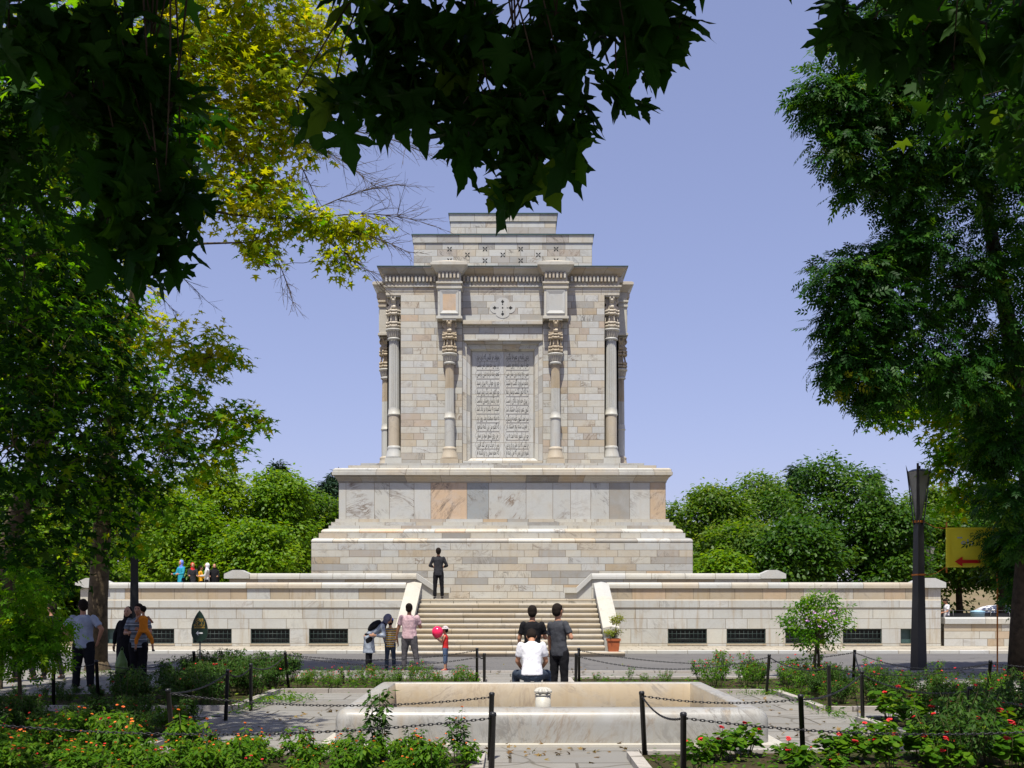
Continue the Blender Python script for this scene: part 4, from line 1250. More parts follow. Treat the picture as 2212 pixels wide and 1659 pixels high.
pr_ = [(0.05, 0), (.10, .05), (.148, .16), (.163, .27), (.163, .40), (.150, .53), (.125, .66), (.088, .79), (.045, .91), (0, 1.0)]
outl = [(x, zb_ + t * hgt) for x, t in pr_] + [(-x, zb_ + t * hgt) for x, t in pr_[::-1][1:]]
b = MB(); b.prism(outl, -.012, .012); b.build('board', M['signgreen'], sg)
b = MB()
for s_, w_, zz in (('ورودی', .15, .70), ('آرامگاه', .23, .54)):
    vs, fs = text_polys(s_, .11, w_)
    i0 = len(b.v); b.v.extend((x, -.0145, zb_ + zz * hgt + z) for x, z in vs)
    for f in fs: b.iface([i0 + q for q in f], smooth=False)
b.prism([(-.11, zb_ + .43 * hgt), (.11, zb_ + .43 * hgt), (.11, zb_ + .45 * hgt), (-.11, zb_ + .45 * hgt)], -.0145, -.012)
b.build('lettering', M['gold'], sg)
b = MB(); z0 = zb_ + .27 * hgt
b.prism([(-.07, z0), (-.02, z0 - .05), (-.03, z0 - .015), (.065, z0 - .012), (.065, z0 + .012), (-.03, z0 + .015), (-.02, z0 + .05)], -.0155, -.012); b.build('arrow', M['whitepaint'], sg)

# ------------------------------------------------------------------ far things at the right: tent, bin, railing
M['canvas'] = pmat('white_canvas', (.70, .71, .74), (.6, .61, .65), 3, .8, .1)
tp = at(2157, 1310, 66)
tn = empty('tent', (tp.x, 66, 0), .3, 'small white dome tent beyond the low wall at the right', 'tent')
b = MB()
def dome(t): return (1.9 * math.cos(t * math.pi / 2) ** .8, 1.35 * math.sin(t * math.pi / 2))
b.lathe(0, 0, [(dome(k / 8)[0] + .01, dome(k / 8)[1]) for k in range(9)], 8, blk=(.2, .2, .2)); b.build('canopy', M['canvas'], tn)
b = MB(); b.prism([(-.5, 0), (.5, 0), (.3, .8), (-.3, .8)], -1.86, -1.70); b.build('door_flap', M['canvas'], tn)
rp = at(2120, 1320, 56)
rl = empty('railing', (rp.x - 2.5, 56, 0), 0, 'dark low railing beyond the low wall at the right', 'railing')
b = MB()
for k in range(9): b.tube([(k * 1.0, 0, 0), (k * 1.0, 0, 1.15)], .03, 6)
b.build('post', M['black'], rl)
b = MB()
for z in (.45, .8, 1.12): b.tube([(0, 0, z), (8, 0, z)], .025, 6)
b.box((0, .05, .1), (8, .09, 1.0)); b.build('rail', M['black'], rl)
M['binblue'] = pmat('pale_blue_plastic', (.30, .50, .62), (.25, .44, .56), 5, .5, 0)
bp = at(2112, 1325, 54)
bn = empty('bin', (bp.x, 54, 0), 0, 'pale blue bin in front of the dark railing at the right', 'bin')
b = MB(); b.lathe(0, 0, [(.26, .1), (.34, 1.0), (.36, 1.02), (.36, 1.07)], 16); b.build('body', M['binblue'], bn)
b = MB(); b.lathe(0, 0, [(.37, 1.07), (.36, 1.12), (.1, 1.17)], 16); b.build('lid', M['binblue'], bn)
b = MB(); b.lathe(0, 0, [(.2, 0), (.2, .1)], 12); b.build('foot', M['black'], bn)

# ------------------------------------------------------------------ people
def cloth(name, c1, c2=None, stripes=None, scale=1.0, axis='Z', rough=.85):
    m, t, p, out = newmat(name); N = NT(t)
    tc = N.n('TexCoord').outputs['Object']
    f = N.noise(tc, 9, 4, .6)
    if stripes:
        sp_ = N.n('SeparateXYZ'); N.l(tc, sp_.inputs[0])
        v = N.math('FRACT', N.math('MULTIPLY', N.math('ADD', sp_.outputs[axis], N.math('MULTIPLY', f, .02)), scale))
        c = N.ramp(v, stripes, 'CONSTANT')
        c = N.mix(N.fr(f, .3, .8, 0, .3), c, (.03, .03, .03))
    else:
        c = N.mix(N.fr(f, .3, .7), c1, c2 or tuple(x * .75 for x in c1))
    N.l(c, p.inputs['Base Color']); p.inputs['Roughness'].default_value = rough; p.inputs['Specular IOR Level'].default_value = .15
    N.bump(f, p, .35, .03)
    return m
M['skin'] = pmat('skin', (.40, .20, .115), (.34, .16, .09), 12, .55, .05)
M['skinlight'] = pmat('light_skin', (.50, .27, .16), (.44, .22, .13), 12, .55, .05)
M['hair'] = pmat('dark_hair', (.011, .008, .007), (.018, .013, .010), 30, .85, .3, .1)
M['eye'] = pmat('eye_dark', (.02, .015, .012), None, 10, .2, 0)
M['lip'] = pmat('lip', (.30, .10, .08), None, 10, .5, 0)
M['c_black'] = cloth('black_cloth', (.010, .010, .012)); M['c_char'] = cloth('charcoal_cloth', (.030, .031, .036)); M['c_slate'] = cloth('slate_cloth', (.050, .053, .062))
M['c_white'] = cloth('white_cloth', (.72, .72, .76)); M['c_bluewhite'] = cloth('pale_blue_shirt', (.34, .38, .47)); M['c_greyblue'] = cloth('grey_blue_coat', (.30, .34, .40))
M['c_scarfgrey'] = cloth('grey_headscarf', (.15, .15, .20)); M['c_jean'] = cloth('blue_denim', (.05, .085, .16), (.09, .13, .21)); M['c_darkjean'] = cloth('dark_denim', (.022, .033, .055), (.05, .065, .09))
M['c_greytr'] = cloth('grey_trousers', (.085, .08, .085), (.065, .062, .068)); M['c_orange'] = cloth('orange_cloth', (.70, .22, .02)); M['c_red'] = cloth('red_cloth', (.60, .03, .03))
M['c_teal'] = cloth('teal_cloth', (.03, .30, .34), (.02, .20, .36)); M['c_bluescarf'] = cloth('blue_headscarf', (.05, .10, .60), (.25, .35, .75)); M['c_yellow'] = cloth('yellow_cloth', (.75, .36, .02))
M['c_palegrey'] = cloth('pale_grey_cloth', (.55, .54, .52)); M['c_pinkshirt'] = cloth('pink_striped_shirt', (.5, .3, .3), stripes=[(0, (.56, .40, .42)), (.55, (.40, .19, .23)), (.8, (.62, .50, .52))], scale=32, axis='X')
M['c_boy'] = cloth('yellow_striped_shirt', (.5, .4, .1), stripes=[(0, (.66, .40, .03)), (.24, (.62, .60, .55)), (.36, (.09, .055, .03)), (.50, (.66, .40, .03)), (.66, (.55, .53, .5)), (.86, (.10, .06, .03))], scale=9)
M['c_stripeman'] = cloth('grey_striped_shirt', (.2, .2, .2), stripes=[(0, (.12, .15, .18)), (.35, (.45, .48, .5)), (.5, (.05, .05, .06)), (.62, (.25, .29, .33))], scale=6.5)
M['c_cap'] = cloth('blue_cap', (.02, .12, .62)); M['c_straw'] = cloth('pale_hat', (.62, .57, .56)); M['shoe'] = pmat('shoe_leather', (.02, .016, .014), None, 10, .45, .05)
M['redshoe'] = pmat('red_shoe', (.45, .06, .04), None, 10, .5, .05)

def _ring(c, rx, ry, m, seg): return [c + m @ Vector((rx * math.cos(2 * math.pi * k / seg), ry * math.sin(2 * math.pi * k / seg), 0)) for k in range(seg)]
class Solid:
    """closed overlapping volumes that are fused into one continuous surface"""
    def __init__(s): s.b = MB()
    def loft(s, rings, seg=20):
        """rings: (centre, rx, ry[, matrix])"""
        R_ = []
        for q in rings:
            m = q[3] if len(q) > 3 else Matrix.Identity(3)
            R_.append([s.b.vert(p) for p in _ring(Vector(q[0]), q[1], q[2], m, seg)])
        for a, c in zip(R_[:-1], R_[1:]):
            for i in range(seg):
                j = (i + 1) % seg; s.b.iface((a[i], a[j], c[j], c[i]))
        s.b.iface(R_[0][::-1]); s.b.iface(R_[-1])
    def cap(s, p0, r0, p1, r1, f0=False, f1=False, seg=14, sq=1.0):
        p0 = Vector(p0); p1 = Vector(p1); d = (p1 - p0); L = d.length
        if L < 1e-5: return s.ell(p0, (r0,) * 3)
        d.normalize(); a = d.orthogonal().normalized(); c = d.cross(a)
        m = Matrix((a, c, d)).transposed()
        rings = []
        if not f0:
            for k in (0, 1, 2):
                t = math.pi / 2 * (k + .35) / 3; rings.append((p0 - d * r0 * math.cos(t), r0 * math.sin(t), r0 * math.sin(t) * sq, m))
        rings.append((p0, r0, r0 * sq, m)); rings.append((p1, r1, r1 * sq, m))
        if not f1:
            for k in (2, 1, 0):
                t = math.pi / 2 * (k + .35) / 3; rings.append((p1 + d * r1 * math.cos(t), r1 * math.sin(t), r1 * math.sin(t) * sq, m))
        s.loft(rings, seg)
    def ell(s, c, r, m=None):
        m = m or Matrix.Identity(3); c = Vector(c); rings = []
        for k in range(9):
            t = math.pi * (k + .12) / 8.24
            rings.append((c + m @ Vector((0, 0, -r[2] * math.cos(t))), r[0] * math.sin(t), r[1] * math.sin(t), m))
        s.loft(rings, 16)
    def build(s, name, mat, parent, voxel=.013, wrinkle=0.0, smooth=4):
        me = s.b.mesh(name); o = bpy.data.objects.new(name, me); COL.objects.link(o)
        r = o.modifiers.new('fuse', 'REMESH'); r.mode = 'VOXEL'; r.voxel_size = voxel
        sm = o.modifiers.new('smooth', 'SMOOTH'); sm.factor = .5; sm.iterations = smooth
        if wrinkle:
            tx = bpy.data.textures.get('folds') or bpy.data.textures.new('folds', 'CLOUDS'); tx.noise_scale = .11; tx.noise_depth = 2
            d = o.modifiers.new('folds', 'DISPLACE'); d.texture = tx; d.strength = wrinkle; d.mid_level = .5; d.texture_coords = 'LOCAL'
        dg = bpy.context.evaluated_depsgraph_get()
        ev = bpy.data.meshes.new_from_object(o.evaluated_get(dg))
        bpy.data.objects.remove(o); bpy.data.meshes.remove(me)
        ev.name = name; ev.materials.clear()
        ev.polygons.foreach_set('use_smooth', np.ones(len(ev.polygons), bool)); ev.update()
        return link(name, ev, mat, parent)

DOWN = (0, 0, -1)
def person(label, x, y, z, H, face=0.0, lean=0, twist=0, side=0, pitch=0, yaw=0, aL=((-.12, 0, -1), (-.05, .15, -1)), aR=((.12, 0, -1), (.05, .15, -1)),
           lL=((-.03, 0, -1), (0, -.02, -1)), lR=((.03, 0, -1), (0, -.02, -1)), shirt='c_white', sleeve='short', hem=.84, trousers='c_black', short_tr=False, shoe='shoe',
           hair='short', hat=None, cover=None, skin='skin', bulk=1.0, head=1.07, skirt=None, group=None, vox=.012, cat='person', hands=True, loose=1.0):
    s = H / 1.75
    root = empty('person', (x, y, z), R(face), label, cat, group)
    rotU = Matrix.Rotation(R(twist), 3, 'Z') @ Matrix.Rotation(R(side), 3, 'Y') @ Matrix.Rotation(R(-lean), 3, 'X')
    hip = Vector((0, 0, .95))
    U = lambda p: (rotU @ (Vector(p) - hip) + hip)
    nb = U((0, -.005, 1.47))
    rotH = rotU @ Matrix.Rotation(R(yaw), 3, 'Z') @ Matrix.Rotation(R(-pitch), 3, 'X')
    Hh = lambda p: nb + rotH @ Vector((p[0] * head, (p[1] + .005) * head, (p[2] - 1.47) * head))
    sc = lambda v: Vector(v) * s
    bk = bulk
    J = {}
    for sg_, A, key in ((-1, aL, 'L'), (1, aR, 'R')):
        sh = U((sg_ * .175 * bk, -.01, 1.415)); e = sh + Vector(A[0]).normalized() * .285; w_ = e + Vector(A[1]).normalized() * .25
        J['s' + key], J['e' + key], J['w' + key] = sh, e, w_
    for sg_, A, key in ((-1, lL, 'L'), (1, lR, 'R')):
        hp = Vector((sg_ * .088, 0, .90)); k = hp + Vector(A[0]).normalized() * .43; an = k + Vector(A[1]).normalized() * .40
        J['h' + key], J['k' + key], J['a' + key] = hp, k, an
    # body: one continuous surface
    b = Solid()
    tors = [(.84, .14, .10), (.93, .155, .108), (1.06, .128, .095), (1.2, .145, .105), (1.34, .165, .108), (1.42, .14, .085), (1.475, .062, .06)]
    b.loft([(sc(U((0, 0, z_))), rx * s * bk, ry * s * bk, rotU) for z_, rx, ry in tors])
    b.cap(sc(U((0, -.008, 1.44))), .057 * s, sc(Hh((0, .0, 1.56))), .053 * s)
    b.ell(sc(Hh((0, .012, 1.645))), (.074 * s * head, .094 * s * head, .108 * s * head), rotH)
    b.ell(sc(Hh((0, .040, 1.592))), (.056 * s * head, .060 * s * head, .062 * s * head), rotH)
    b.cap(sc(Hh((0, .100, 1.645))), .011 * s, sc(Hh((0, .122, 1.613))), .0165 * s)
    for sg_ in (-1, 1): b.ell(sc(Hh((sg_ * .076, .0, 1.632))), (.013 * s, .024 * s, .034 * s), rotH)
    for key, sg_ in (('L', -1), ('R', 1)):
        b.cap(sc(J['s' + key]), .044 * s * bk, sc(J['e' + key]), .040 * s * bk)
        b.cap(sc(J['e' + key]), .040 * s * bk, sc(J['w' + key]), .027 * s)
        if hands:
            d = (J['w' + key] - J['e' + key]).normalized()
            # the palm faces the body; fingers slightly curled
            inward = Vector((-sg_, .25, 0)); inward = (inward - d * inward.dot(d)).normalized(); acr = d.cross(inward).normalized()
            if acr.y < 0: acr = -acr
            pc = J['w' + key] + d * .05
            b.cap(sc(J['w' + key] + acr * .012), .020 * s, sc(pc + d * .035 + acr * .022), .018 * s); b.cap(sc(J['w' + key] - acr * .012), .020 * s, sc(pc + d * .035 - acr * .022), .018 * s)
            b.cap(sc(J['w' + key]), .022 * s, sc(pc + d * .03), .021 * s)
            for q, ln in ((-1.5, .058), (-.5, .074), (.5, .080), (1.5, .068)):
                r0 = pc + d * .038 + acr * (q * .0195)
                m1 = r0 + (d * .9 + inward * .25 + acr * q * .06).normalized() * ln * .55
                m2 = m1 + (d * .6 + inward * .75).normalized() * ln * .5
                b.cap(sc(r0), .0098 * s, sc(m1), .0092 * s, seg=8); b.cap(sc(m1), .0092 * s, sc(m2), .008 * s, seg=8)
            tb = pc - d * .02 + acr * .03
            tm = tb + (d * .5 + acr * .8 + inward * .2).normalized() * .035
            b.cap(sc(tb), .013 * s, sc(tm), .0115 * s, seg=8); b.cap(sc(tm), .0115 * s, sc(tm + (d * .9 + inward * .3).normalized() * .03), .0095 * s, seg=8)
    for key, sg_ in (('L', -1), ('R', 1)):
        b.cap(sc(J['h' + key]), .085 * s * bk, sc(J['k' + key]), .056 * s); b.cap(sc(J['k' + key]), .054 * s, sc(J['a' + key]), .038 * s)
        b.cap(sc(J['a' + key]), .040 * s, sc(J['a' + key] + Vector((sg_ * .02, .10, -.045))), .035 * s)
    b.build('body', M[skin], root, vox * s)
    # eyes and mouth
    b = MB()
    for sg_ in (-1, 1):
        c = sc(Hh((sg_ * .030, .098, 1.652)))
        b.tube([c - rotH @ Vector((.011 * s, 0, 0)), c, c + rotH @ Vector((.011 * s, 0, 0))], [.003 * s, .0075 * s, .003 * s], 6)
        b.tube([c + rotH @ Vector((-.017 * s, -.004 * s, .018 * s)), c + rotH @ Vector((.017 * s, -.004 * s, .018 * s))], .0042 * s, 5)
    b.build('eye', M['eye'], root)
    b = MB(); c = sc(Hh((0, .098, 1.578))); b.tube([c - rotH @ Vector((.022 * s, .006 * s, 0)), c, c + rotH @ Vector((.022 * s, -.006 * s, 0))], [.003 * s, .0065 * s, .003 * s], 6); b.build('mouth', M['lip'], root)
    # shoes
    for key, sg_ in (('L', -1), ('R', 1)):
        q = Solid(); an = J['a' + key]
        q.cap(sc(an + Vector((0, -.035, -.035))), .042 * s, sc(an + Vector((sg_ * .025, .13, -.047))), .036 * s, sq=.9); q.cap(sc(an + Vector((0, -.02, -.01))), .043 * s, sc(an + Vector((0, .03, -.03))), .044 * s)
        q.build('shoe', M[shoe], root, .014 * s)
    # trousers
    if trousers:
        q = Solid()
        q.loft([(sc((0, 0, z_)), rx * s * bk, ry * s * bk) for z_, rx, ry in ((.80, .12, .10), (.86, .172, .122), (.93, .172, .124), (1.0, .158, .115), (1.03, .15, .11))])
        for key in 'LR':
            hp, k, an = J['h' + key], J['k' + key], J['a' + key]
            q.cap(sc(hp), .102 * s * bk * loose, sc(k), .074 * s * loose)
            if short_tr: q.cap(sc(k), .074 * s * loose, sc(k.lerp(an, .45)), .066 * s, False, True)
            else: q.cap(sc(k), .074 * s * loose, sc(k.lerp(an, .94)), .062 * s * loose, False, True)
        q.build('trousers', M[trousers], root, .015 * s, .022 * s)
    # shirt
    q = Solid()
    hz = hem
    rows = [(hz, .180, .130), (hz + .07, .178, .130), (1.0, .168, .124), (1.10, .156, .116), (1.22, .164, .120), (1.35, .184, .122), (1.42, .158, .098), (1.458, .10, .078), (1.478, .072, .066)]
    rows = [r_ for r_ in rows if r_[0] >= hz - 1e-6]
    q.loft([(sc(U((0, 0, z_)) if z_ > .93 else Vector((0, 0, z_)) if z_ < .9 else U((0, 0, z_))), rx * s * bk, ry * s * bk, rotU if z_ > .93 else Matrix.Identity(3)) for z_, rx, ry in rows])
    for key in 'LR':
        sh, e, w_ = J['s' + key], J['e' + key], J['w' + key]
        if sleeve == 'long':
            q.cap(sc(sh), .060 * s * bk, sc(e), .052 * s * bk); q.cap(sc(e), .056 * s * bk, sc(e.lerp(w_, .92)), .042 * s, False, True)
        elif sleeve == 'short': q.cap(sc(sh), .061 * s * bk, sc(sh.lerp(e, .70)), .062 * s * bk, False, True)
    if skirt:                                   # coat skirt hanging from the hips
        q.loft([(sc((0, 0, skirt)), .215 * s, .17 * s), (sc((0, 0, (skirt + .95) / 2)), .195 * s, .15 * s), (sc((0, 0, .97)), .165 * s, .125 * s)])
    q.build('coat' if skirt else 'shirt', M[shirt], root, .014 * s, .026 * s)
    if hair:
        q = Solid()
        q.ell(sc(Hh((0, -.014, 1.670))), (.088 * s * head, .102 * s * head, .100 * s * head), rotH)
        if hair == 'short': q.ell(sc(Hh((0, -.040, 1.622))), (.080 * s * head, .072 * s * head, .082 * s * head), rotH); q.ell(sc(Hh((.0, .045, 1.715))), (.065 * s * head, .045 * s * head, .032 * s * head), rotH)
        if hair == 'curly':
            for k in range(14):
                a = 2 * math.pi * k / 14; q.ell(sc(Hh((.062 * math.cos(a), -.02 + .07 * math.sin(a), 1.70 + .03 * math.sin(3 * a)))), (.036 * s, .036 * s, .036 * s))
            q.ell(sc(Hh((0, -.04, 1.63))), (.08 * s, .07 * s, .08 * s), rotH)
        q.build('hair', M['hair'], root, .011 * s, .012 * s, 2)
    if hat == 'cap':
        q = Solid(); q.ell(sc(Hh((0, -.006, 1.690))), (.094 * s * head, .108 * s * head, .085 * s * head), rotH); q.cap(sc(Hh((-.03, .10, 1.692))), .016 * s, sc(Hh((.03, .15, 1.680))), .012 * s); q.cap(sc(Hh((.035, .09, 1.692))), .016 * s, sc(Hh((-.03, .15, 1.680))), .012 * s)
        q.build('cap', M['c_cap'] if cover is None else M[cover], root, .012 * s)
    if hat == 'brim':
        q = Solid(); q.ell(sc(Hh((0, -.006, 1.70))), (.095 * s * head, .105 * s * head, .082 * s * head), rotH)
        q.loft([(sc(Hh((0, 0, 1.672))), .150 * s * head, .165 * s * head, rotH), (sc(Hh((0, 0, 1.690))), .125 * s * head, .140 * s * head, rotH), (sc(Hh((0, 0, 1.70))), .09 * s * head, .10 * s * head, rotH)])
        q.build('hat', M[cover or 'c_straw'], root, .011 * s)
    if hat == 'scarf':
        q = Solid()
        q.ell(sc(Hh((0, -.020, 1.650))), (.096 * s * head, .108 * s * head, .122 * s * head), rotH); q.ell(sc(Hh((0, -.015, 1.56))), (.085 * s, .085 * s, .08 * s), rotH)
        q.loft([(sc(U((0, -.01, 1.36))), .15 * s, .115 * s, rotU), (sc(U((0, -.01, 1.42))), .14 * s, .11 * s, rotU), (sc(U((0, -.008, 1.49))), .085 * s, .085 * s, rotU), (sc(Hh((0, -.01, 1.56))), .078 * s, .078 * s, rotH)])
        q.build('headscarf', M[cover or 'c_scarfgrey'], root, .013 * s, .014 * s)
    if hat == 'chador':
        q = Solid()
        q.ell(sc(Hh((0, -.024, 1.650))), (.098 * s, .108 * s, .122 * s), rotH)
        q.loft([(sc((0, -.01, .06)), .30 * s, .25 * s), (sc((0, -.01, .6)), .27 * s, .22 * s), (sc((0, 0, 1.0)), .25 * s, .20 * s), (sc(U((0, 0, 1.3))), .23 * s, .16 * s, rotU), (sc(U((0, -.01, 1.43))), .19 * s, .13 * s, rotU), (sc(U((0, -.015, 1.50))), .10 * s, .095 * s, rotU), (sc(Hh((0, -.02, 1.6))), .09 * s, .095 * s, rotH)])
        q.build('chador', M[cover or 'c_black'], root, .018 * s, .03 * s)
    return root

pp = lambda u, d: (u - 1106) / F * d
# the man on the landing, looking up
person('man in dark grey top and black trousers at the head of the stairs looking up', pp(947, 36.75), 36.75, 1.79, 1.76, 4, pitch=-12, aL=((-.42, .1, -.9), (.35, .75, -.15)), aR=((.42, .1, -.9), (-.35, .75, -.15)),
       lL=((-.07, 0, -1), (-.02, -.02, -1)), lR=((.07, 0, -1), (.03, -.02, -1)), shirt='c_char', sleeve='long', trousers='c_black', hem=.80)
# the family at the road
wm = person('woman in grey blue coat and grey headscarf bending forward towards a boy', pp(797, 26.1), 26.1, .004, 1.60, -82, lean=52, pitch=-18, aL=((-.1, .25, -.95), (0, .1, -1)), aR=((.25, .15, -.9), (.2, -.95, .05)),
       lL=((-.03, .06, -1), (0, -.05, -1)), lR=((.03, -.06, -1), (0, -.02, -1)), shirt='c_greyblue', sleeve='long', skirt=.50, hem=.86, trousers='c_black', shoe='redshoe', hair=None, hat='scarf', cover='c_scarfgrey', skin='skinlight', bulk=1.05)
person('boy in blue cap and yellow striped shirt seen from behind', pp(843, 26.3), 26.3, .004, 1.28, 3, pitch=10, aL=((-.15, .1, -.95), (.2, .6, -.7)), aR=((.15, .15, -.95), (.1, .5, -.8)), shirt='c_boy', sleeve='short', trousers='c_darkjean', hair='short', hat='cap', head=1.2, skin='skinlight', hem=.80, bulk=1.04,
       lL=((-.06, 0, -1), (-.03, 0, -1)), lR=((.06, 0, -1), (.04, 0, -1)))
person('stocky man in pink striped shirt and grey trousers standing with feet apart, back turned', pp(884, 25.9), 25.9, .004, 1.66, -6, twist=4, aL=((-.30, .15, -.95), (-.3, .25, -1)), aR=((.25, .35, -.9), (-.2, .9, .1)), shirt='c_pinkshirt', sleeve='short', trousers='c_greytr', bulk=1.16, yaw=-8,
       lL=((-.10, .02, -1), (-.02, -.02, -1)), lR=((.20, -.02, -1), (.14, -.02, -1)), loose=1.06, hem=.86)
gl = person('little girl in red top, blue jeans and pale hat holding a balloon', pp(962, 26.3), 26.3, .004, 1.07, 82, pitch=2, aL=((-.1, .35, -.8), (.1, .75, .55)), aR=((.15, .4, -.8), (.1, .7, .5)), shirt='c_red', sleeve=None, trousers='c_jean', short_tr=True, hair='short', hat='brim', cover='c_straw', skin='skinlight', head=1.2, hem=.90, shoe='redshoe')
# boys by the basin
person('boy in black t-shirt with short dark hair standing behind the seated man', pp(1150, 19.3), 19.3, .006, 1.66, 6, yaw=-15, pitch=4, aL=((-.25, .1, -.95), (.1, .8, -.5)), aR=((.28, .2, -.9), (-.1, .85, .1)), shirt='c_black', sleeve='short', trousers='c_darkjean', bulk=1.03)
person('man in white polo shirt and jeans sitting on the basin rim with head bowed', pp(1149, 17.32), 17.32, .455 + .105 - .90 * .97, 1.70, 0, lean=16, pitch=40, aL=((-.20, .16, -.95), (.25, .8, -.5)), aR=((.20, .16, -.95), (-.25, .8, -.5)),
       lL=((-.42, .9, -.02), (.0, .08, -1)), lR=((.42, .9, -.02), (.0, .08, -1)), shirt='c_white', sleeve='short', trousers='c_darkjean', hem=.90, bulk=1.06)
person('slim boy in dark grey t-shirt and black trousers standing right of the seated man', pp(1208, 18.3), 18.3, .006, 1.70, -28, twist=-10, pitch=2, side=-3, aL=((-.15, .2, -.95), (-.1, .3, -.95)), aR=((.45, -.1, -.85), (-.5, .75, .1)), shirt='c_slate', sleeve='short', trousers='c_black', bulk=.96)
# left path
person('man in pale blue shirt and black trousers standing with hands on hips under the trees', pp(180, 20.5), 20.5, .006, 1.77, 0, yaw=35, pitch=4, aL=((-.62, -.15, -.75), (.55, .25, -.6)), aR=((.62, -.15, -.75), (-.35, .2, -.85)), shirt='c_bluewhite', sleeve='short', trousers='c_black', bulk=1.12,
       lL=((-.10, 0, -1), (-.03, -.02, -1)), lR=((.10, 0, -1), (.02, -.02, -1)), loose=1.12)
person('man in grey striped shirt facing the camera and carrying a child', pp(299, 21.6), 21.6, .006, 1.68, 180, aL=((-.30, .3, -.85), (.45, .85, .25)), aR=((.25, .2, -.9), (-.5, .8, .05)), shirt='c_stripeman', sleeve='short', trousers='c_black', bulk=1.08, loose=1.1)
person('small dark haired child in orange carried by the man in striped shirt', pp(316, 21.6) + .06, 21.26, .70, .92, 10, pitch=6, yaw=25, aL=((-.4, .5, -.5), (.2, .8, .0)), aR=((.4, .4, -.6), (-.2, .8, .0)), lL=((-.45, .35, -.8), (-.1, 0, -1)), lR=((.45, .35, -.8), (.1, 0, -1)), shirt='c_orange', sleeve=None, trousers='c_orange', short_tr=True, hair='curly', head=1.3, hem=.82, skin='skin', vox=.014)
person('woman in black chador standing close behind the man with the child', pp(276, 22.1), 22.1, .006, 1.62, 178, aL=((-.12, 0, -1), (-.05, .1, -1)), aR=((.35, .1, -.95), (.1, .1, -1)), shirt='c_black', sleeve='long', trousers='c_black', hair=None, hat='chador', skin='skinlight')
for u, d, lab, kw in ((14, 22.6, 'person in white headscarf walking at the far left edge behind foliage', dict(hat='scarf', cover='c_white', hair=None, shirt='c_palegrey', skirt=.5, face=90)),
                      (50, 22.9, 'person in white cap and dark clothes behind the leaves of the sapling', dict(hat='cap', cover='c_white', shirt='c_char', face=80)),
                      (112, 23.4, 'person in dark clothes walking in the shade left of the man with hands on hips', dict(shirt='c_black', face=70))):
    f_ = kw.pop('face')
    person(lab, pp(u, d), d, .006, 1.70, f_, sleeve='long', trousers='c_black', lL=((-.03, .22, -1), (0, .1, -1)), lR=((.03, -.2, -1), (0, -.3, -.95)), vox=.016, **kw)
# on the terrace, left
for u, d, H, f_, lab, kw in ((391, 45, 1.62, 150, 'woman in blue headscarf and teal dress on the terrace behind the left wall', dict(hat='scarf', cover='c_bluescarf', hair=None, shirt='c_teal', skirt=.2)),
                          (416, 45.3, 1.52, 200, 'woman in red headscarf and dark coat on the terrace behind the left wall', dict(hat='scarf', cover='c_red', hair=None, shirt='c_char', skirt=.2)),
                          (433, 45.6, 1.40, -60, 'child in orange yellow shirt between the red and white headscarves on the terrace', dict(shirt='c_yellow')),
                          (447, 45.2, 1.50, 100, 'woman in white headscarf and pale grey top on the terrace behind the left wall', dict(hat='scarf', cover='c_white', hair=None, shirt='c_palegrey')),
                          (463, 45.5, 1.48, 190, 'woman in black chador, rightmost of the group on the terrace', dict(hat='chador', hair=None, shirt='c_black'))):
    person(lab, pp(u, d), d, 1.79, H, f_, sleeve='long', trousers='c_black', vox=.018, skin='skinlight', aL=((-.15, .3, -.9), (.1, .9, -.1)), aR=((.15, .3, -.9), (-.1, .9, -.1)), **kw)
person('man in white t-shirt walking behind the low wall at the right', pp(2045, 52), 52, .0, 1.75, 95, pitch=22, shirt='c_white', sleeve='short', trousers='c_char', vox=.018, aL=((-.1, .2, -.9), (.1, .8, -.2)), aR=((.1, .2, -.9), (-.1, .6, -.5)))

# things people hold
M['balloon'] = pmat('red_balloon', (.80, .02, .10), (.75, .02, .09), 3, .18, 0, .5)
bc_ = at(945, 1366, 26.15)
bl = empty('balloon', bc_, 0, 'round red balloon in front of the little girl', 'balloon')
b = MB(); b.lathe(0, 0, [(.004, -.155), (.02, -.15), (.012, -.142)] + [(.142 * math.sin(t) ** (.9), -.012 * (1 - math.cos(t)) * 0 + .15 * -math.cos(t) * (1 if t > 1.57 else .95)) for t in [math.pi * k / 18 for k in range(1, 18)]] + [(.004, .15)], 28); b.build('skin', M['balloon'], bl)
b = MB(); b.tube([(0, 0, -.15), (.05, 0, -.22), (.10, .05, -.30)], .003, 5); b.build('string', M['whitepaint'], bl)
bp_ = empty('backpack', (pp(797, 26.1) + .20, 26.1, 1.07), R(-82), 'black backpack on the back of the bending woman', 'backpack')
q = Solid(); mm = Matrix.Rotation(R(-52), 3, 'X'); q.ell((0, -.06, .07), (.155, .10, .20), mm); q.ell((0, -.13, .02), (.11, .06, .12), mm); q.build('body', M['c_black'], bp_, .014, .015)
b = MB()
for sx in (-.1, .1): b.tube([mm @ Vector((sx, -.04, .20)), mm @ Vector((sx, .05, .24)), mm @ Vector((sx * 1.1, .12, .17))], .016, 6)
b.build('strap', M['c_black'], bp_)
M['greenbag'] = pmat('thin_green_plastic', (.13, .22, .05), (.10, .18, .04), 12, .35, .3)
gb = empty('plastic_bag', (pp(260, 21.7), 21.75, .28), 0, 'pale green plastic bag hanging from the hand of the woman in black', 'bag')
q = Solid(); q.loft([((0, 0, 0), .06, .05), ((0, 0, .06), .13, .09), ((0, 0, .2), .13, .085), ((0, 0, .36), .07, .05), ((.01, 0, .47), .02, .02)]); q.build('sack', M['greenbag'], gb, .013, .03)
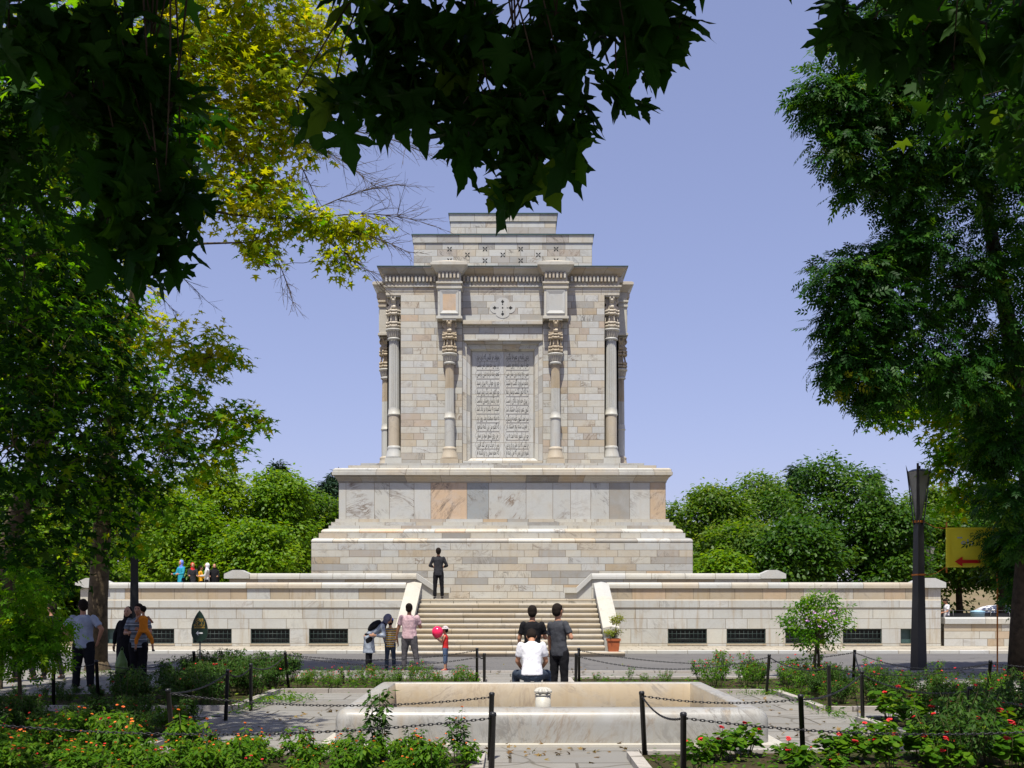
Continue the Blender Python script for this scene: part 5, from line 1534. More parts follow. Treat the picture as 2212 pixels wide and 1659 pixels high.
b = MB(); b.tube([(-.02, 0, .42), (-.01, 0, .50), (.02, 0, .54), (.04, 0, .50), (.03, 0, .42)], .007, 5); b.build('handle', M['greenbag'], gb)

# ------------------------------------------------------------------ foliage
G1 = [(0, (.022, .088, .002)), (.35, (.046, .14, .003)), (.7, (.09, .195, .004)), (1, (.15, .23, .006))]
T1 = [(0, (.08, .27, .002)), (.35, (.16, .42, .003)), (.7, (.30, .52, .004)), (1, (.46, .52, .006))]
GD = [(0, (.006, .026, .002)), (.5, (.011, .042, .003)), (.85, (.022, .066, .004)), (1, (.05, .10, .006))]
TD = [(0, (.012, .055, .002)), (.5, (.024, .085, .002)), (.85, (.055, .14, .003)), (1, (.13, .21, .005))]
GY = [(0, (.09, .16, .003)), (.4, (.17, .22, .004)), (.75, (.27, .27, .005)), (1, (.36, .30, .008))]
TY = [(0, (.30, .42, .002)), (.4, (.48, .52, .003)), (.75, (.64, .56, .005)), (1, (.75, .58, .008))]
GB = [(0, (.034, .078, .006)), (.4, (.06, .115, .008)), (.75, (.11, .165, .012)), (1, (.19, .22, .018))]
TB = [(0, (.08, .24, .003)), (.4, (.15, .33, .004)), (.75, (.26, .41, .006)), (1, (.42, .47, .010))]
M['lf_plane'] = leafmat('plane_leaf', G1, T1, .5, .6, .1)
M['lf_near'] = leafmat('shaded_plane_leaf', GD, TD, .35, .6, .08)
M['lf_sunlit'] = leafmat('sunlit_plane_leaf', GY, TY, .55, .6, .08)  # sun glow of the crown put into yellower, brighter leaf colours
M['lf_ash'] = leafmat('ash_leaf', [(0, (.007, .036, .003)), (.5, (.018, .072, .005)), (.85, (.07, .16, .008)), (1, (.20, .23, .008))], [(0, (.014, .07, .002)), (.5, (.035, .14, .003)), (.85, (.15, .32, .004)), (1, (.42, .44, .006))], .3, .5, .15)
M['lf_back'] = leafmat('background_leaf', GB, TB, .38)
M['lf_backdark'] = leafmat('dark_background_leaf', [(0, (.018, .058, .004)), (.5, (.034, .092, .005)), (1, (.08, .145, .008))], [(0, (.035, .13, .003)), (.5, (.08, .20, .004)), (1, (.17, .29, .006))], .35)
M['lf_conifer'] = leafmat('conifer_needle', [(0, (.010, .032, .012)), (1, (.026, .06, .02))], [(0, (.01, .04, .008)), (1, (.03, .07, .012))], .15)
M['lf_bed'] = leafmat('bed_leaf', [(0, (.022, .075, .003)), (.5, (.045, .125, .004)), (.85, (.09, .18, .006)), (1, (.17, .22, .01))], [(0, (.05, .16, .004)), (.5, (.10, .24, .006)), (1, (.26, .36, .01))], .36, .55, .12)
M['lf_beddark'] = leafmat('dark_bed_leaf', [(0, (.014, .045, .006)), (.5, (.026, .07, .008)), (1, (.055, .11, .012))], [(0, (.02, .08, .004)), (.5, (.045, .13, .006)), (1, (.12, .2, .01))], .28, .55, .12)
M['lf_pot'] = leafmat('golden_shrub_leaf', [(0, (.12, .17, .01)), (1, (.30, .27, .02))], [(0, (.25, .3, .01)), (1, (.45, .38, .02))], .35)
def petalmat(name, c):
    m, t, p, out = newmat(name); N = NT(t)
    a = N.n('Attribute', attribute_name='lf'); sp = N.n('SeparateColor'); N.l(a.outputs['Color'], sp.inputs[0])
    N.l(N.ramp(sp.outputs[0], c), p.inputs['Base Color']); p.inputs['Roughness'].default_value = .6
    return m
M['pt_red'] = petalmat('red_petal', [(0, (.45, .008, .012)), (.7, (.68, .02, .015)), (1, (.75, .05, .06))])
M['pt_orange'] = petalmat('orange_petal', [(0, (.70, .09, .012)), (.6, (.78, .18, .012)), (1, (.80, .34, .02))])
M['pt_pink'] = petalmat('lilac_petal', [(0, (.50, .22, .50)), (1, (.65, .40, .65))])

def tri_fan(outline, centre, zf):
    """outline (x, y) star-shaped round centre; a middle ring gives the blade its curl"""
    n = len(outline); c = np.array(centre, float); o = np.array(outline, float)
    mid = c + (o - c) * .5
    v2 = np.vstack([[c], mid, o])
    v = np.column_stack([v2, [zf(x, y) for x, y in v2]])
    f = []
    for i in range(n):
        j = (i + 1) % n
        f += [(0, 1 + i, 1 + j), (1 + i, 1 + n + i, 1 + n + j), (1 + i, 1 + n + j, 1 + j)]
    return v, np.array(f)
def mirror(h): return h + [(-x, y) for x, y in h[::-1] if x > 1e-6]
near_half = [(0, .03), (.05, -.04), (.20, -.07), (.36, -.06), (.52, -.07), (.44, .02), (.43, .09), (.32, .15), (.21, .24), (.34, .27), (.48, .30), (.56, .38), (.74, .53), (.57, .50), (.48, .54), (.38, .50), (.28, .50), (.19, .52), (.24, .64), (.20, .73), (.23, .80), (.13, .89), (.09, .98), (0, 1.18)]
TP_NEAR = tri_fan(mirror(near_half), (0, .33), lambda x, y: -.22 * abs(x) ** 1.4 - .16 * max(0, y - .2) ** 2 + .05 * math.sin(9 * x + 5 * y))
mid_half = [(0, 0), (.42, -.04), (.18, .25), (.62, .50), (.16, .50), (0, 1.10)]
def fan1(outline, centre, zf):
    n = len(outline); o = np.array(outline, float); v2 = np.vstack([[centre], o]); v = np.column_stack([v2, [zf(x, y) for x, y in v2]])
    return v, np.array([(0, 1 + i, 1 + (i + 1) % n) for i in range(n)])
TP_PLANE = fan1(mirror(mid_half), (0, .32), lambda x, y: -.22 * abs(x) - .12 * y * y)
def leaflet(bx, by, dx, dy, L, W):
    d = np.array([dx, dy]) / math.hypot(dx, dy); p = np.array([-d[1], d[0]]); b = np.array([bx, by])
    m = b + d * L * .45
    return [(*b, 0), (*(m + p * W), -.03), (*(b + d * L), -.06), (*(m - p * W), -.03)]
def compound(pairs, L, W):
    v = []; f = []
    for k, y in enumerate(pairs):
        for sx in (-1, 1):
            i = len(v); v += leaflet(0, y, sx * .8, .6, L, W); f += [(i, i + 1, i + 2), (i, i + 2, i + 3)]
    i = len(v); v += leaflet(0, pairs[-1] + .08, 0, 1, L, W); f += [(i, i + 1, i + 2), (i, i + 2, i + 3)]
    v = np.array(v, float); v[:, 2] -= .18 * v[:, 1] ** 2
    return v, np.array(f)
TP_ASH = compound((.22, .46, .70), .40, .085)
TP_OVAL = (np.array([(0, 0, 0), (.26, .42, -.05), (0, 1, -.14), (-.26, .42, -.05), (0, .45, .04)], float), np.array([(0, 1, 4), (1, 2, 4), (2, 3, 4), (3, 0, 4)]))
TP_ROUND = fan1([(.0, .05), (.34, .02), (.52, .32), (.44, .68), (.16, .90), (-.16, .90), (-.44, .68), (-.52, .32), (-.34, .02)], (0, .35), lambda x, y: .22 * (x * x + (y - .4) ** 2))
TP_CLUMP = (np.array([(0, 0, 0), (.30, .25, -.05), (.20, .75, .05), (0, 1, -.1), (-.28, .70, .04), (-.24, .2, -.06)], float), np.array([(0, 1, 2), (0, 2, 3), (0, 3, 4), (0, 4, 5)]))
TP_NEEDLE = (np.array([(-.05, 0, 0), (.05, 0, 0), (.14, .55, .05), (0, 1, -.1), (-.14, .55, .05)], float), np.array([(0, 1, 2), (0, 2, 4), (4, 2, 3)]))

def norm(a): return a / np.maximum(np.linalg.norm(a, axis=-1, keepdims=True), 1e-9)
def leaf_mesh(name, tmpl, pos, nrm, tip, size, col):
    tv, tf = tmpl; n, k, m = len(pos), len(tv), len(tf)
    z = norm(nrm); y = norm(tip - z * (tip * z).sum(1, keepdims=True)); x = np.cross(y, z)
    Rm = np.stack([x, y, z], 2)                      # columns
    v = pos[:, None, :] + size[:, None, None] * np.einsum('nij,kj->nki', Rm, tv)
    f = (tf[None] + (np.arange(n) * k)[:, None, None]).reshape(-1, 3)
    me = bpy.data.meshes.new(name)
    me.vertices.add(n * k); me.vertices.foreach_set('co', v.astype(np.float32).ravel())
    nf = len(f); me.loops.add(nf * 3); me.loops.foreach_set('vertex_index', f.astype(np.int32).ravel())
    me.polygons.add(nf); me.polygons.foreach_set('loop_start', np.arange(0, nf * 3, 3, dtype=np.int32)); me.polygons.foreach_set('loop_total', np.full(nf, 3, np.int32))
    a = me.attributes.new('lf', 'FLOAT_COLOR', 'POINT')
    c = np.ones((n * k, 4), np.float32); c[:, 0] = np.repeat(col, k); a.data.foreach_set('color', c.ravel())
    me.update(calc_edges=True)
    return me
def sphere(n): return norm(RNG.normal(size=(n, 3)))

def foliage(clumps, spray_r, per, flat=.6, up=.8, out=.5, rand=.6, droop=.35, size=.2, svar=.3, shell=.45, colf=None):
    """clumps: (x, y, z, rx, ry, rz, sprays). returns leaf arrays"""
    P, Nn, Tt, Sz, Cc, SP = [], [], [], [], [], []
    for (cx, cy, cz, rx, ry, rz, ns) in clumps:
        c = np.array([cx, cy, cz]); d = sphere(ns)
        rad = shell + (1 - shell) * RNG.random((ns, 1)) ** .6
        sc_ = c + d * rad * np.array([rx, ry, rz])
        SP.append(sc_)
        tone = np.clip(RNG.normal(.42, .2, ns), 0, 1)
        p = np.repeat(sc_, per, 0); o = np.repeat(d, per, 0)
        n = len(p)
        off = RNG.normal(size=(n, 3)) * np.array([spray_r, spray_r, spray_r * flat])
        p = p + off
        nr = np.array([0, 0, up]) + o * out + RNG.normal(size=(n, 3)) * rand * .6
        oh = o * np.array([1, 1, .3]) + norm(off) * .8 + RNG.normal(size=(n, 3)) * .35
        oh[:, 2] -= droop
        P.append(p); Nn.append(nr); Tt.append(oh); Sz.append(size * (1 + svar * RNG.uniform(-1, 1, n)))
        Cc.append(np.clip(np.repeat(tone, per) + RNG.normal(0, .13, n), 0, 1))
    return [np.concatenate(q) for q in (P, Nn, Tt, Sz, Cc)] + [SP]

def bez(a, c, bend, n=6):
    a, c = Vector(a), Vector(c); m = (a + c) / 2 + Vector(bend)
    return [a * (1 - t) ** 2 + m * 2 * t * (1 - t) + c * t * t for t in [k / n for k in range(n + 1)]]
def limb_mesh(trunk, clumps, sprays, r_limb=.06, twigs=6, r_twig=.012, seg=9, tw_from=.0):
    """trunk: list of (x, y, z, r). limbs run from the trunk to each clump and on to its sprays"""
    b = MB()
    b.tube([p[:3] for p in trunk], [p[3] for p in trunk], seg)
    # flare at the foot
    x, y, z, r = trunk[0]
    b.tube([(x, y, z - .1), (x, y, z + .08), (x + (trunk[1][0] - x) * .15, y + (trunk[1][1] - y) * .15, z + (trunk[1][2] - z) * .15)], [r * 1.55, r * 1.28, r * 1.0], seg)
    src = []
    for i in range(len(trunk) - 1):
        for t in (0, .25, .5, .75, 1): src.append((Vector(trunk[i][:3]).lerp(Vector(trunk[i + 1][:3]), t), trunk[i][3] * (1 - t) + trunk[i + 1][3] * t))
    tsrc = list(src)
    order = sorted(zip(clumps, sprays), key=lambda cs: min((Vector(cs[0][:3]) - q).length for q, _ in tsrc))
    for cl, sp_ in order:                     # each limb springs from the trunk or from an earlier limb
        c = Vector(cl[:3])
        ok = [(q, rr) for q, rr in src if q.z < c.z + .6] or [tsrc[-1]]
        q, rr = min(ok, key=lambda a: (c - a[0]).length + .5 * abs((c.z - a[0].z) - .25 * math.hypot(c.x - a[0].x, c.y - a[0].y)) + (.25 if a[1] < .02 else 0))
        L_ = (c - q).length
        r0 = min(rr * .7, r_limb * (.35 + .16 * L_))
        if L_ > .15:
            pts = bez(q, c, (rnd(-.18, .18) * L_, rnd(-.2, .2), (.10 + rnd(-.14, .10)) * L_), 7)
            for k in range(1, 7): pts[k] = pts[k] + Vector((rnd(-1, 1), rnd(-1, 1), rnd(-1, 1))) * .03 * min(L_, 1.5)
            rs_ = [max(.006, r0 * (1 - .7 * k / 7)) for k in range(8)]
            b.tube(pts, rs_, 6, caps=False)
            src += list(zip(pts[2:], rs_[2:]))
        idx = list(range(len(sp_))); random.shuffle(idx)
        for k in idx[:twigs]:
            e = Vector(sp_[k]); 
            b.tube(bez(c, e, (rnd(-.1, .1), rnd(-.1, .1), rnd(-.1, .15)), 4), [r_twig, r_twig * .85, r_twig * .7, r_twig * .5, r_twig * .3], 4, caps=False)
    return b

def tree(name, label, trunk, clumps, tmpl, mat, spray_r, per, size, barkm='bark', group='tall trees framing the view', extra=None, **kw):
    lk = {k: kw.pop(k) for k in ('r_limb', 'twigs', 'r_twig') if k in kw}
    base = Vector(trunk[0][:3])
    root = empty(name, base, 0, label, 'tree', group)
    P, Nn, Tt, Sz, Cc, SP = foliage(clumps, spray_r, per, size=size, **kw)
    if callable(mat):                          # two leaf tones: choose by leaf position
        sel = mat(P)
        for nm, mk, keep in (('crown', sel[1], ~sel[0]), ('crown', sel[2], sel[0])):
            if keep.any():
                link(nm, leaf_mesh(nm, tmpl, P[keep] - np.array(base), Nn[keep], Tt[keep], Sz[keep], Cc[keep]), M[mk], root)
    else:
        link('crown', leaf_mesh('crown', tmpl, P - np.array(base), Nn, Tt, Sz, Cc), M[mat], root)
    b = limb_mesh(trunk, clumps, SP, **lk)
    b.v = [tuple(Vector(p) - base) for p in b.v]
    b.build('trunk', M[barkm], root)
    if extra: extra(root, base)
    return root

def C(u, v, d, r, n, sx=1.0, sy=1.0, sz=1.0):
    p = at(u, v, d); return (p.x, p.y, p.z, r * sx, r * sy, r * sz, n)
def TK(u, v, d, r): p = at(u, v, d); return (p.x, p.y, p.z, r)

def bare_twigs(mb, start, end, n, spread, r=.012):
    r *= 1.35; n = int(n * 1.7)
    """a leafless branch with forked twigs"""
    pts = bez(start, end, (0, 0, .12 * (Vector(end) - Vector(start)).length), 8)
    mb.tube(pts, [r * (1 - .7 * k / 8) for k in range(9)], 5, caps=False)
    L = (Vector(end) - Vector(start)).length; d0 = (Vector(end) - Vector(start)).normalized()
    for k in range(n):
        q = pts[2 + int(rnd(0, 6.9))]
        d = (d0 * rnd(.4, 1.1) + Vector((rnd(-1, 1), rnd(-1, 1), rnd(-1, .9))) * spread).normalized()
        l = L * rnd(.18, .42); e = q + d * l
        p2 = bez(q, e, (rnd(-.05, .05), 0, rnd(-.06, .08)), 4); mb.tube(p2, [r * .42, r * .36, r * .3, r * .24, r * .15], 4, caps=False)
        for j in range(3):
            q2 = p2[1 + j]; e2 = q2 + (d + Vector((rnd(-1, 1), rnd(-1, 1), rnd(-1, 1))) * .9).normalized() * l * rnd(.25, .5)
            mb.tube([q2, (q2 + e2) / 2 + Vector((0, 0, rnd(-.02, .03))), e2], [r * .26, r * .2, r * .12], 3, caps=False)

# ---- left: plane tree with the thick pale trunk by the road
t1_trunk = [TK(210, 1452, 25.8, .25), TK(211, 1300, 25.8, .235), TK(222, 1120, 25.6, .21), TK(240, 960, 25.4, .19), TK(267, 782, 25.2, .16), TK(290, 640, 25.0, .12), TK(320, 470, 24.8, .07)]
t1_cl = [C(300, 730, 25.0, 1.0, 22), C(400, 740, 24.6, .85, 20), C(455, 770, 24.4, .55, 12), C(500, 772, 24.2, .28, 5), C(345, 830, 24.4, 1.1, 24), C(440, 850, 24.2, .75, 16), C(395, 930, 24.2, .8, 18), C(470, 935, 24.0, .6, 13), C(525, 915, 24.0, .5, 11), C(552, 900, 24, .25, 5), C(500, 985, 24.0, .45, 9), C(410, 1005, 24.4, .6, 12), C(340, 980, 24.5, .9, 18),
         C(300, 880, 25.4, 1.1, 24), C(220, 720, 25.6, 1.2, 24), C(250, 620, 25.2, 1.1, 22), C(330, 1080, 24.8, .7, 14), C(250, 1060, 25.6, .9, 18), C(170, 1130, 25.4, .9, 16), C(290, 1160, 25, .55, 10), C(180, 900, 26, 1.2, 22)]
def yellow_top(lim_z):
    def f(P):
        zz = P[:, 2] + RNG.normal(0, .55, len(P))
        return (zz > lim_z, 'lf_plane', 'lf_sunlit')
    return f
def t1_extra(root, base):
    b = MB()
    for (s, e) in (((330, 560, 24.8), (440, 645, 24.4)), ((300, 610, 24.9), (372, 668, 24.5))): bare_twigs(b, at(*s), at(*e), 7, .5, .011)
    b.v = [tuple(Vector(p) - base) for p in b.v]; b.build('bare_branch', M['twig'], root)
tree('plane_tree', 'plane tree with thick pale trunk standing by the road, left of the black lamp post', t1_trunk, t1_cl, TP_PLANE, lambda P: (RNG.random(len(P)) < .25 + .6 * np.clip((P[:, 2] - 6.0) / 2, 0, 1) * (P[:, 0] > -9), 'lf_plane', 'lf_sunlit'), .17, 17, .165, r_limb=.05, extra=t1_extra)  # sunlit leaf colour painted in more often towards the top

# ---- left: leaning plane tree whose sunlit yellow crown fills the top left
t2_trunk = [TK(-30, 1500, 21.0, .24), TK(20, 1180, 21.0, .21), TK(68, 1019, 21.0, .19), TK(152, 782, 21.2, .165), TK(203, 562, 21.5, .14), TK(262, 400, 22, .11), TK(340, 250, 22.5, .08), TK(420, 120, 23, .05)]
t2_cl = [C(450, 40, 23, 1.3, 30), C(560, 60, 23, 1.2, 28), C(640, 110, 23, .9, 20), C(500, 160, 23, 1.1, 26), C(600, 200, 23, .85, 20), C(400, 120, 22.5, 1.2, 26), C(470, 250, 22.8, .9, 20), C(560, 275, 23, .7, 15), C(640, 300, 23.2, .5, 10), C(690, 60, 23.4, .8, 16), C(400, 330, 22.5, .9, 18), C(520, 350, 22.8, .6, 12), C(600, 395, 23, .42, 8),
         C(565, 430, 22.8, .5, 10), C(620, 470, 22.8, .45, 9), C(670, 480, 22.8, .33, 7), C(560, 520, 22.6, .40, 8), C(480, 440, 22.5, .6, 12), C(725, 495, 22.8, .30, 6), C(770, 500, 22.9, .30, 6), C(735, 570, 22.8, .30, 6), C(805, 490, 22.9, .16, 3), C(575, 575, 22.6, .12, 2),
         C(330, 200, 22, 1.2, 26), C(250, 100, 21.5, 1.3, 26), C(300, 340, 21.8, 1.1, 24), C(150, 60, 21, 1.3, 26), C(60, 150, 20.5, 1.3, 26), C(40, 320, 20, 1.2, 24), C(140, 280, 20.6, 1.2, 24), C(220, 440, 21, 1.0, 20),
         C(60, 480, 20, 1.1, 22), C(150, 560, 20.6, 1.0, 18), C(20, 640, 20, 1.1, 22), C(90, 720, 20.4, 1.0, 20), C(200, 660, 21, .8, 14), C(560, -40, 23, 1.3, 26), C(430, -60, 23, 1.3, 26), C(260, -60, 21.5, 1.4, 26)]
def t2_extra(root, base):
    b = MB()
    for (s, e, n) in (((640, 300, 23.2), (800, 395, 23.0), 16), ((690, 280, 23.2), (905, 325, 23.0), 18), ((700, 470, 22.9), (910, 480, 22.8), 18), ((740, 500, 22.9), (880, 545, 22.7), 14), ((700, 520, 22.9), (820, 612, 22.6), 12), ((580, 520, 22.7), (632, 652, 22.5), 12), ((640, 340, 23), (700, 480, 22.8), 10), ((600, 300, 23), (690, 330, 22.8), 8), ((650, 470, 22.85), (860, 400, 22.7), 12)):
        bare_twigs(b, at(*s), at(*e), n, .55, .012)
    b.tube(bez(Vector(t2_trunk[5][:3]), at(700, 470, 22.9), (0, 0, -.5), 8), [.05, .045, .04, .034, .028, .022, .018, .014, .011], 6, caps=False)
    b.tube(bez(Vector(t2_trunk[6][:3]), at(690, 280, 23.2), (0, 0, -.2), 8), [.045, .04, .036, .03, .025, .02, .016, .013, .01], 6, caps=False)
    b.v = [tuple(Vector(p) - base) for p in b.v]; b.build('bare_branch', M['twig'], root)
tree('plane_tree', 'leaning plane tree with yellow green crown and bare hanging twigs, upper left', t2_trunk, [(a, b_, c, rx, ry, rz, int(n_ * (1.6 if a > -8.5 and c > 8 else 1.1))) for a, b_, c, rx, ry, rz, n_ in t2_cl], TP_PLANE, lambda P: (RNG.random(len(P)) < np.where((P[:, 0] > -8.3), .90, .58), 'lf_plane', 'lf_sunlit'), .18, 17, .165, r_limb=.045, extra=t2_extra)

# ---- left: darker plane tree nearer, at the very edge
t3_trunk = [(-9.4, 15.2, 0, .2), (-9.3, 15.3, 2.2, .18), (-9.0, 15.4, 4.2, .16), (-8.7, 15.6, 6.4, .12), (-8.5, 15.8, 8.6, .07)]
t3_cl = [C(40, 820, 16.5, .9, 18), C(110, 900, 17, .95, 20), C(30, 960, 16, .9, 20), C(120, 1020, 17.5, .9, 20), C(60, 1100, 17, .8, 18), C(180, 1040, 18.5, .8, 16), C(20, 1200, 16.5, .6, 13), C(110, 1190, 18, .7, 14), C(190, 980, 19, .8, 16), C(230, 900, 19.5, .8, 15), C(250, 1010, 19.5, .7, 13), C(40, 700, 16, .9, 18), C(120, 780, 17, .9, 18), C(50, 560, 15.5, .9, 18), C(60, 420, 15, .9, 18),
         C(-80, 900, 14.5, 1.2, 18), C(-90, 500, 14, 1.4, 22), C(-60, 200, 13.5, 1.4, 22), C(-200, 700, 13.5, 1.5, 22), C(-100, -100, 13.5, 1.6, 24), C(210, 1130, 19.5, .6, 10), C(150, 1215, 19, .45, 8), C(330, 860, 20.5, .7, 10), C(350, 980, 20.8, .6, 9), C(310, 1060, 20.5, .6, 9),
         C(270, 120, 11.5, .5, 9), C(340, 235, 11.5, .35, 6), C(190, 200, 11, .7, 12), C(120, 60, 13, 1.1, 18), C(60, 620, 18, 1.2, 18), C(160, 700, 18.3, 1.0, 15), C(-60, 760, 18.5, 1.2, 16), C(90, 850, 18.8, .9, 14), C(-100, 450, 17, 1.3, 18), C(190, 840, 19, .8, 12), C(20, 700, 18.3, 1.6, 42), C(185, 760, 19.6, 1.2, 34), C(-60, 560, 17.6, 1.7, 42), C(110, 640, 18.7, 1.3, 36), C(60, 880, 18.0, 1.1, 28), C(230, 830, 20.2, .9, 22), C(-108, 230, 17, 1.8, 70), C(122, 552, 18.9, 1.4, 44), C(60, 260, 13.5, 1.0, 16), C(250, 330, 13, .5, 9), C(-150, 330, 16, 1.5, 22), C(20, 520, 18, 1.1, 16), C(-120, 600, 18, 1.4, 18)]
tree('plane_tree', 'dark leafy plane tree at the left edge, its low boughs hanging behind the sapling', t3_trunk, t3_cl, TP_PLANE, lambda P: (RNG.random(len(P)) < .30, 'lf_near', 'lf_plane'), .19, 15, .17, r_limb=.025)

# ---- right: ash with dense dark crown
t4_trunk = [TK(2200, 1470, 23.7, .25), TK(2206, 1330, 23.6, .225), TK(2218, 1180, 23.4, .21), TK(2222, 1000, 23.0, .19), TK(2190, 760, 22.4, .18), TK(2140, 500, 21.8, .13), TK(2100, 280, 21.2, .08)]
def cl4(): return [C(2190, 1075, 22.6, .45, 12), C(2140, 960, 22.4, .55, 14), C(2207, 1170, 22.8, .34, 8), C(2110, 880, 22, .65, 16), C(2200, 960, 22.4, .6, 14), C(1855, 130, 20, .62, 22), C(1800, 235, 19.8, .45, 15), C(1765, 205, 19.8, .22, 6), C(1880, 230, 20, .7, 24), C(1825, 330, 19.8, .42, 14), C(1855, 395, 20, .28, 8), C(1960, 120, 20, .8, 26), C(1970, 300, 20.2, .8, 26), C(1940, 410, 20.4, .5, 14), C(2070, 180, 20.4, 1.0, 30), C(2080, 380, 20.8, .95, 28), C(1985, 500, 20.6, .6, 18), C(1940, 560, 20.6, .5, 15), C(1860, 590, 20.4, .45, 14), C(1795, 605, 20.3, .32, 9), C(1830, 680, 20.4, .42, 13), C(1900, 660, 20.6, .55, 17), C(1820, 760, 20.6, .36, 11), C(1810, 800, 20.6, .26, 7), C(1880, 790, 20.8, .5, 15), C(1890, 860, 21, .36, 10), C(1960, 740, 21, .7, 20), C(2050, 620, 21.2, .9, 24), C(2050, 800, 21.4, .8, 22), 
            C(2170, 300, 20.8, 1.2, 30), C(2190, 520, 21.4, 1.2, 30), C(2180, 720, 21.8, 1.1, 28), C(2280, 420, 21, 1.5, 30), C(2290, 750, 21.5, 1.4, 28), C(2160, 60, 20.4, 1.2, 28), C(2050, 20, 20, 1.0, 24), C(1930, 20, 20, .6, 16), C(2300, 100, 20.4, 1.5, 28), C(2120, -100, 20, 1.3, 26)]
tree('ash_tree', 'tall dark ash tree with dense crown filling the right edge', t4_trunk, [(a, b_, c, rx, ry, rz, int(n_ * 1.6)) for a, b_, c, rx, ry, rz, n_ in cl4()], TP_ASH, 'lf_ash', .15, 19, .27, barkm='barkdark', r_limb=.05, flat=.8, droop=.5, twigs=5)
# ---- right: lower plane boughs behind the lamp
t5_trunk = [(13.9, 27.5, 0, .2), (13.7, 27.4, 2.5, .17), (13.3, 27.2, 4.6, .13), (13.0, 27, 6.6, .08)]
t5_cl = [C(1930, 880, 25.4, .5, 13), C(1990, 850, 25.5, .7, 17), C(2060, 860, 25.6, .8, 18), C(2060, 950, 25.8, .6, 14), C(2090, 930, 26, .8, 16), C(2060, 1020, 26, .55, 11), C(2150, 1010, 26.2, .7, 14), C(2120, 1070, 26.2, .45, 8), C(2190, 1090, 26.2, .6, 10), C(2140, 860, 26.2, .9, 18), C(2200, 940, 26.4, .9, 16), C(2075, 1085, 26, .3, 5), C(2240, 1020, 26.4, .8, 12), C(2230, 820, 26, .9, 14)]
tree('plane_tree', 'light green plane tree with low hanging boughs behind the right lamp post', t5_trunk, [(a, b_, c, rx, ry, rz, int(n_ * 1.9)) for a, b_, c, rx, ry, rz, n_ in t5_cl], TP_PLANE, lambda P: (RNG.random(len(P)) < .2, 'lf_plane', 'lf_sunlit'), .17, 17, .165, r_limb=.04)
# ---- right: dark small tree over the banner
t6_trunk = [(13.0, 24.9, 0, .11), (12.95, 24.9, 1.9, .095), (12.8, 24.9, 3.0, .06)]
t6_cl = [C(2165, 1165, 24.6, .30, 10), C(2185, 1130, 24.8, .45, 14), C(2180, 1225, 24.7, .42, 13), C(2200, 1190, 24.8, .5, 14), C(2220, 1260, 24.8, .5, 12), C(2150, 1075, 24.9, .35, 8)]
tree('ash_tree', 'small dark leafy tree half covering the yellow banner', t6_trunk, t6_cl, TP_ASH, 'lf_ash', .14, 16, .27, barkm='barkdark', group='small trees at the right', r_limb=.03, flat=.8)

# ---- near trees out of frame whose boughs hang into the top of the picture
def near_tree(label, trunk, hang, canopy, seedr, petiole=.06):
    base = Vector(trunk[0][:3]); root = empty('plane_tree', base, 0, label, 'tree', 'plane trees with boughs hanging into the top of the view')
    hang = [(a, b_, c, rx * .62, ry * 1.2, rz * .62, max(1, int(n_ * .54 + rnd(0, 1)))) for a, b_, c, rx, ry, rz, n_ in hang]
    P, Nn, Tt, Sz, Cc, SP = foliage(hang, .06, 4, flat=.9, up=.30, out=.35, rand=1.1, droop=2.2, size=.185, svar=.42, shell=.25)
    n = len(P)
    P2, N2, T2, S2, C2, SP2 = foliage(canopy, .28, 9, size=.24, shell=.2)  # upper crown, mostly out of view, placed to shade boughs and beds
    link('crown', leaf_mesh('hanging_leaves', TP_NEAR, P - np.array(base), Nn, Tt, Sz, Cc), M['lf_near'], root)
    link('crown', leaf_mesh('shading_leaves', TP_PLANE, P2 - np.array(base), N2, T2, S2, C2), M['lf_near'], root)
    b = limb_mesh(trunk, list(canopy), SP2, r_limb=.05, twigs=4, r_twig=.012)
    # boughs going down to the hanging clumps
    src = [Vector(c[:3]) for c in canopy]
    for cl, sp_ in zip(hang, SP):
        c = Vector(cl[:3]); q = min(src, key=lambda s_: (s_ - c).length)
        b.tube(bez(q, c + Vector((0, 0, .05)), (rnd(-.5, .5), rnd(-.4, .4), rnd(0, .35)), 6), [.008, .0075, .007, .006, .005, .0045, .004], 5, caps=False)
        for e in sp_: b.tube(bez(c, Vector(e), (0, 0, .06), 3), [.006, .005, .004, .003], 4, caps=False)
    b.v = [tuple(Vector(p) - base) for p in b.v]; b.build('trunk', M['barkdark'], root)
    return root
hangL = [C(18, 60, 5.3, .20, 5), C(98, 40, 5.4, .22, 6), C(128, 130, 5.5, .20, 6), C(218, 60, 5.5, .22, 6), C(208, 160, 5.6, .22, 7), C(308, 150, 5.6, .20, 6), C(278, 240, 5.6, .22, 7), C(208, 270, 5.6, .18, 5), C(368, 240, 5.7, .18, 6), C(308, 330, 5.7, .20, 6), C(388, 330, 5.7, .17, 5), C(278, 420, 5.7, .18, 6), C(358, 420, 5.7, .17, 5), C(288, 500, 5.7, .14, 5), C(238, 480, 5.7, .12, 4), C(348, 510, 5.8, .12, 4), C(323, 555, 5.8, .07, 2), C(268, 550, 5.8, .05, 2), C(363, 555, 5.8, .04, 1), C(158, 210, 5.5, .15, 4), C(228, 350, 5.7, .12, 4), C(328, 60, 5.6, .18, 5)]
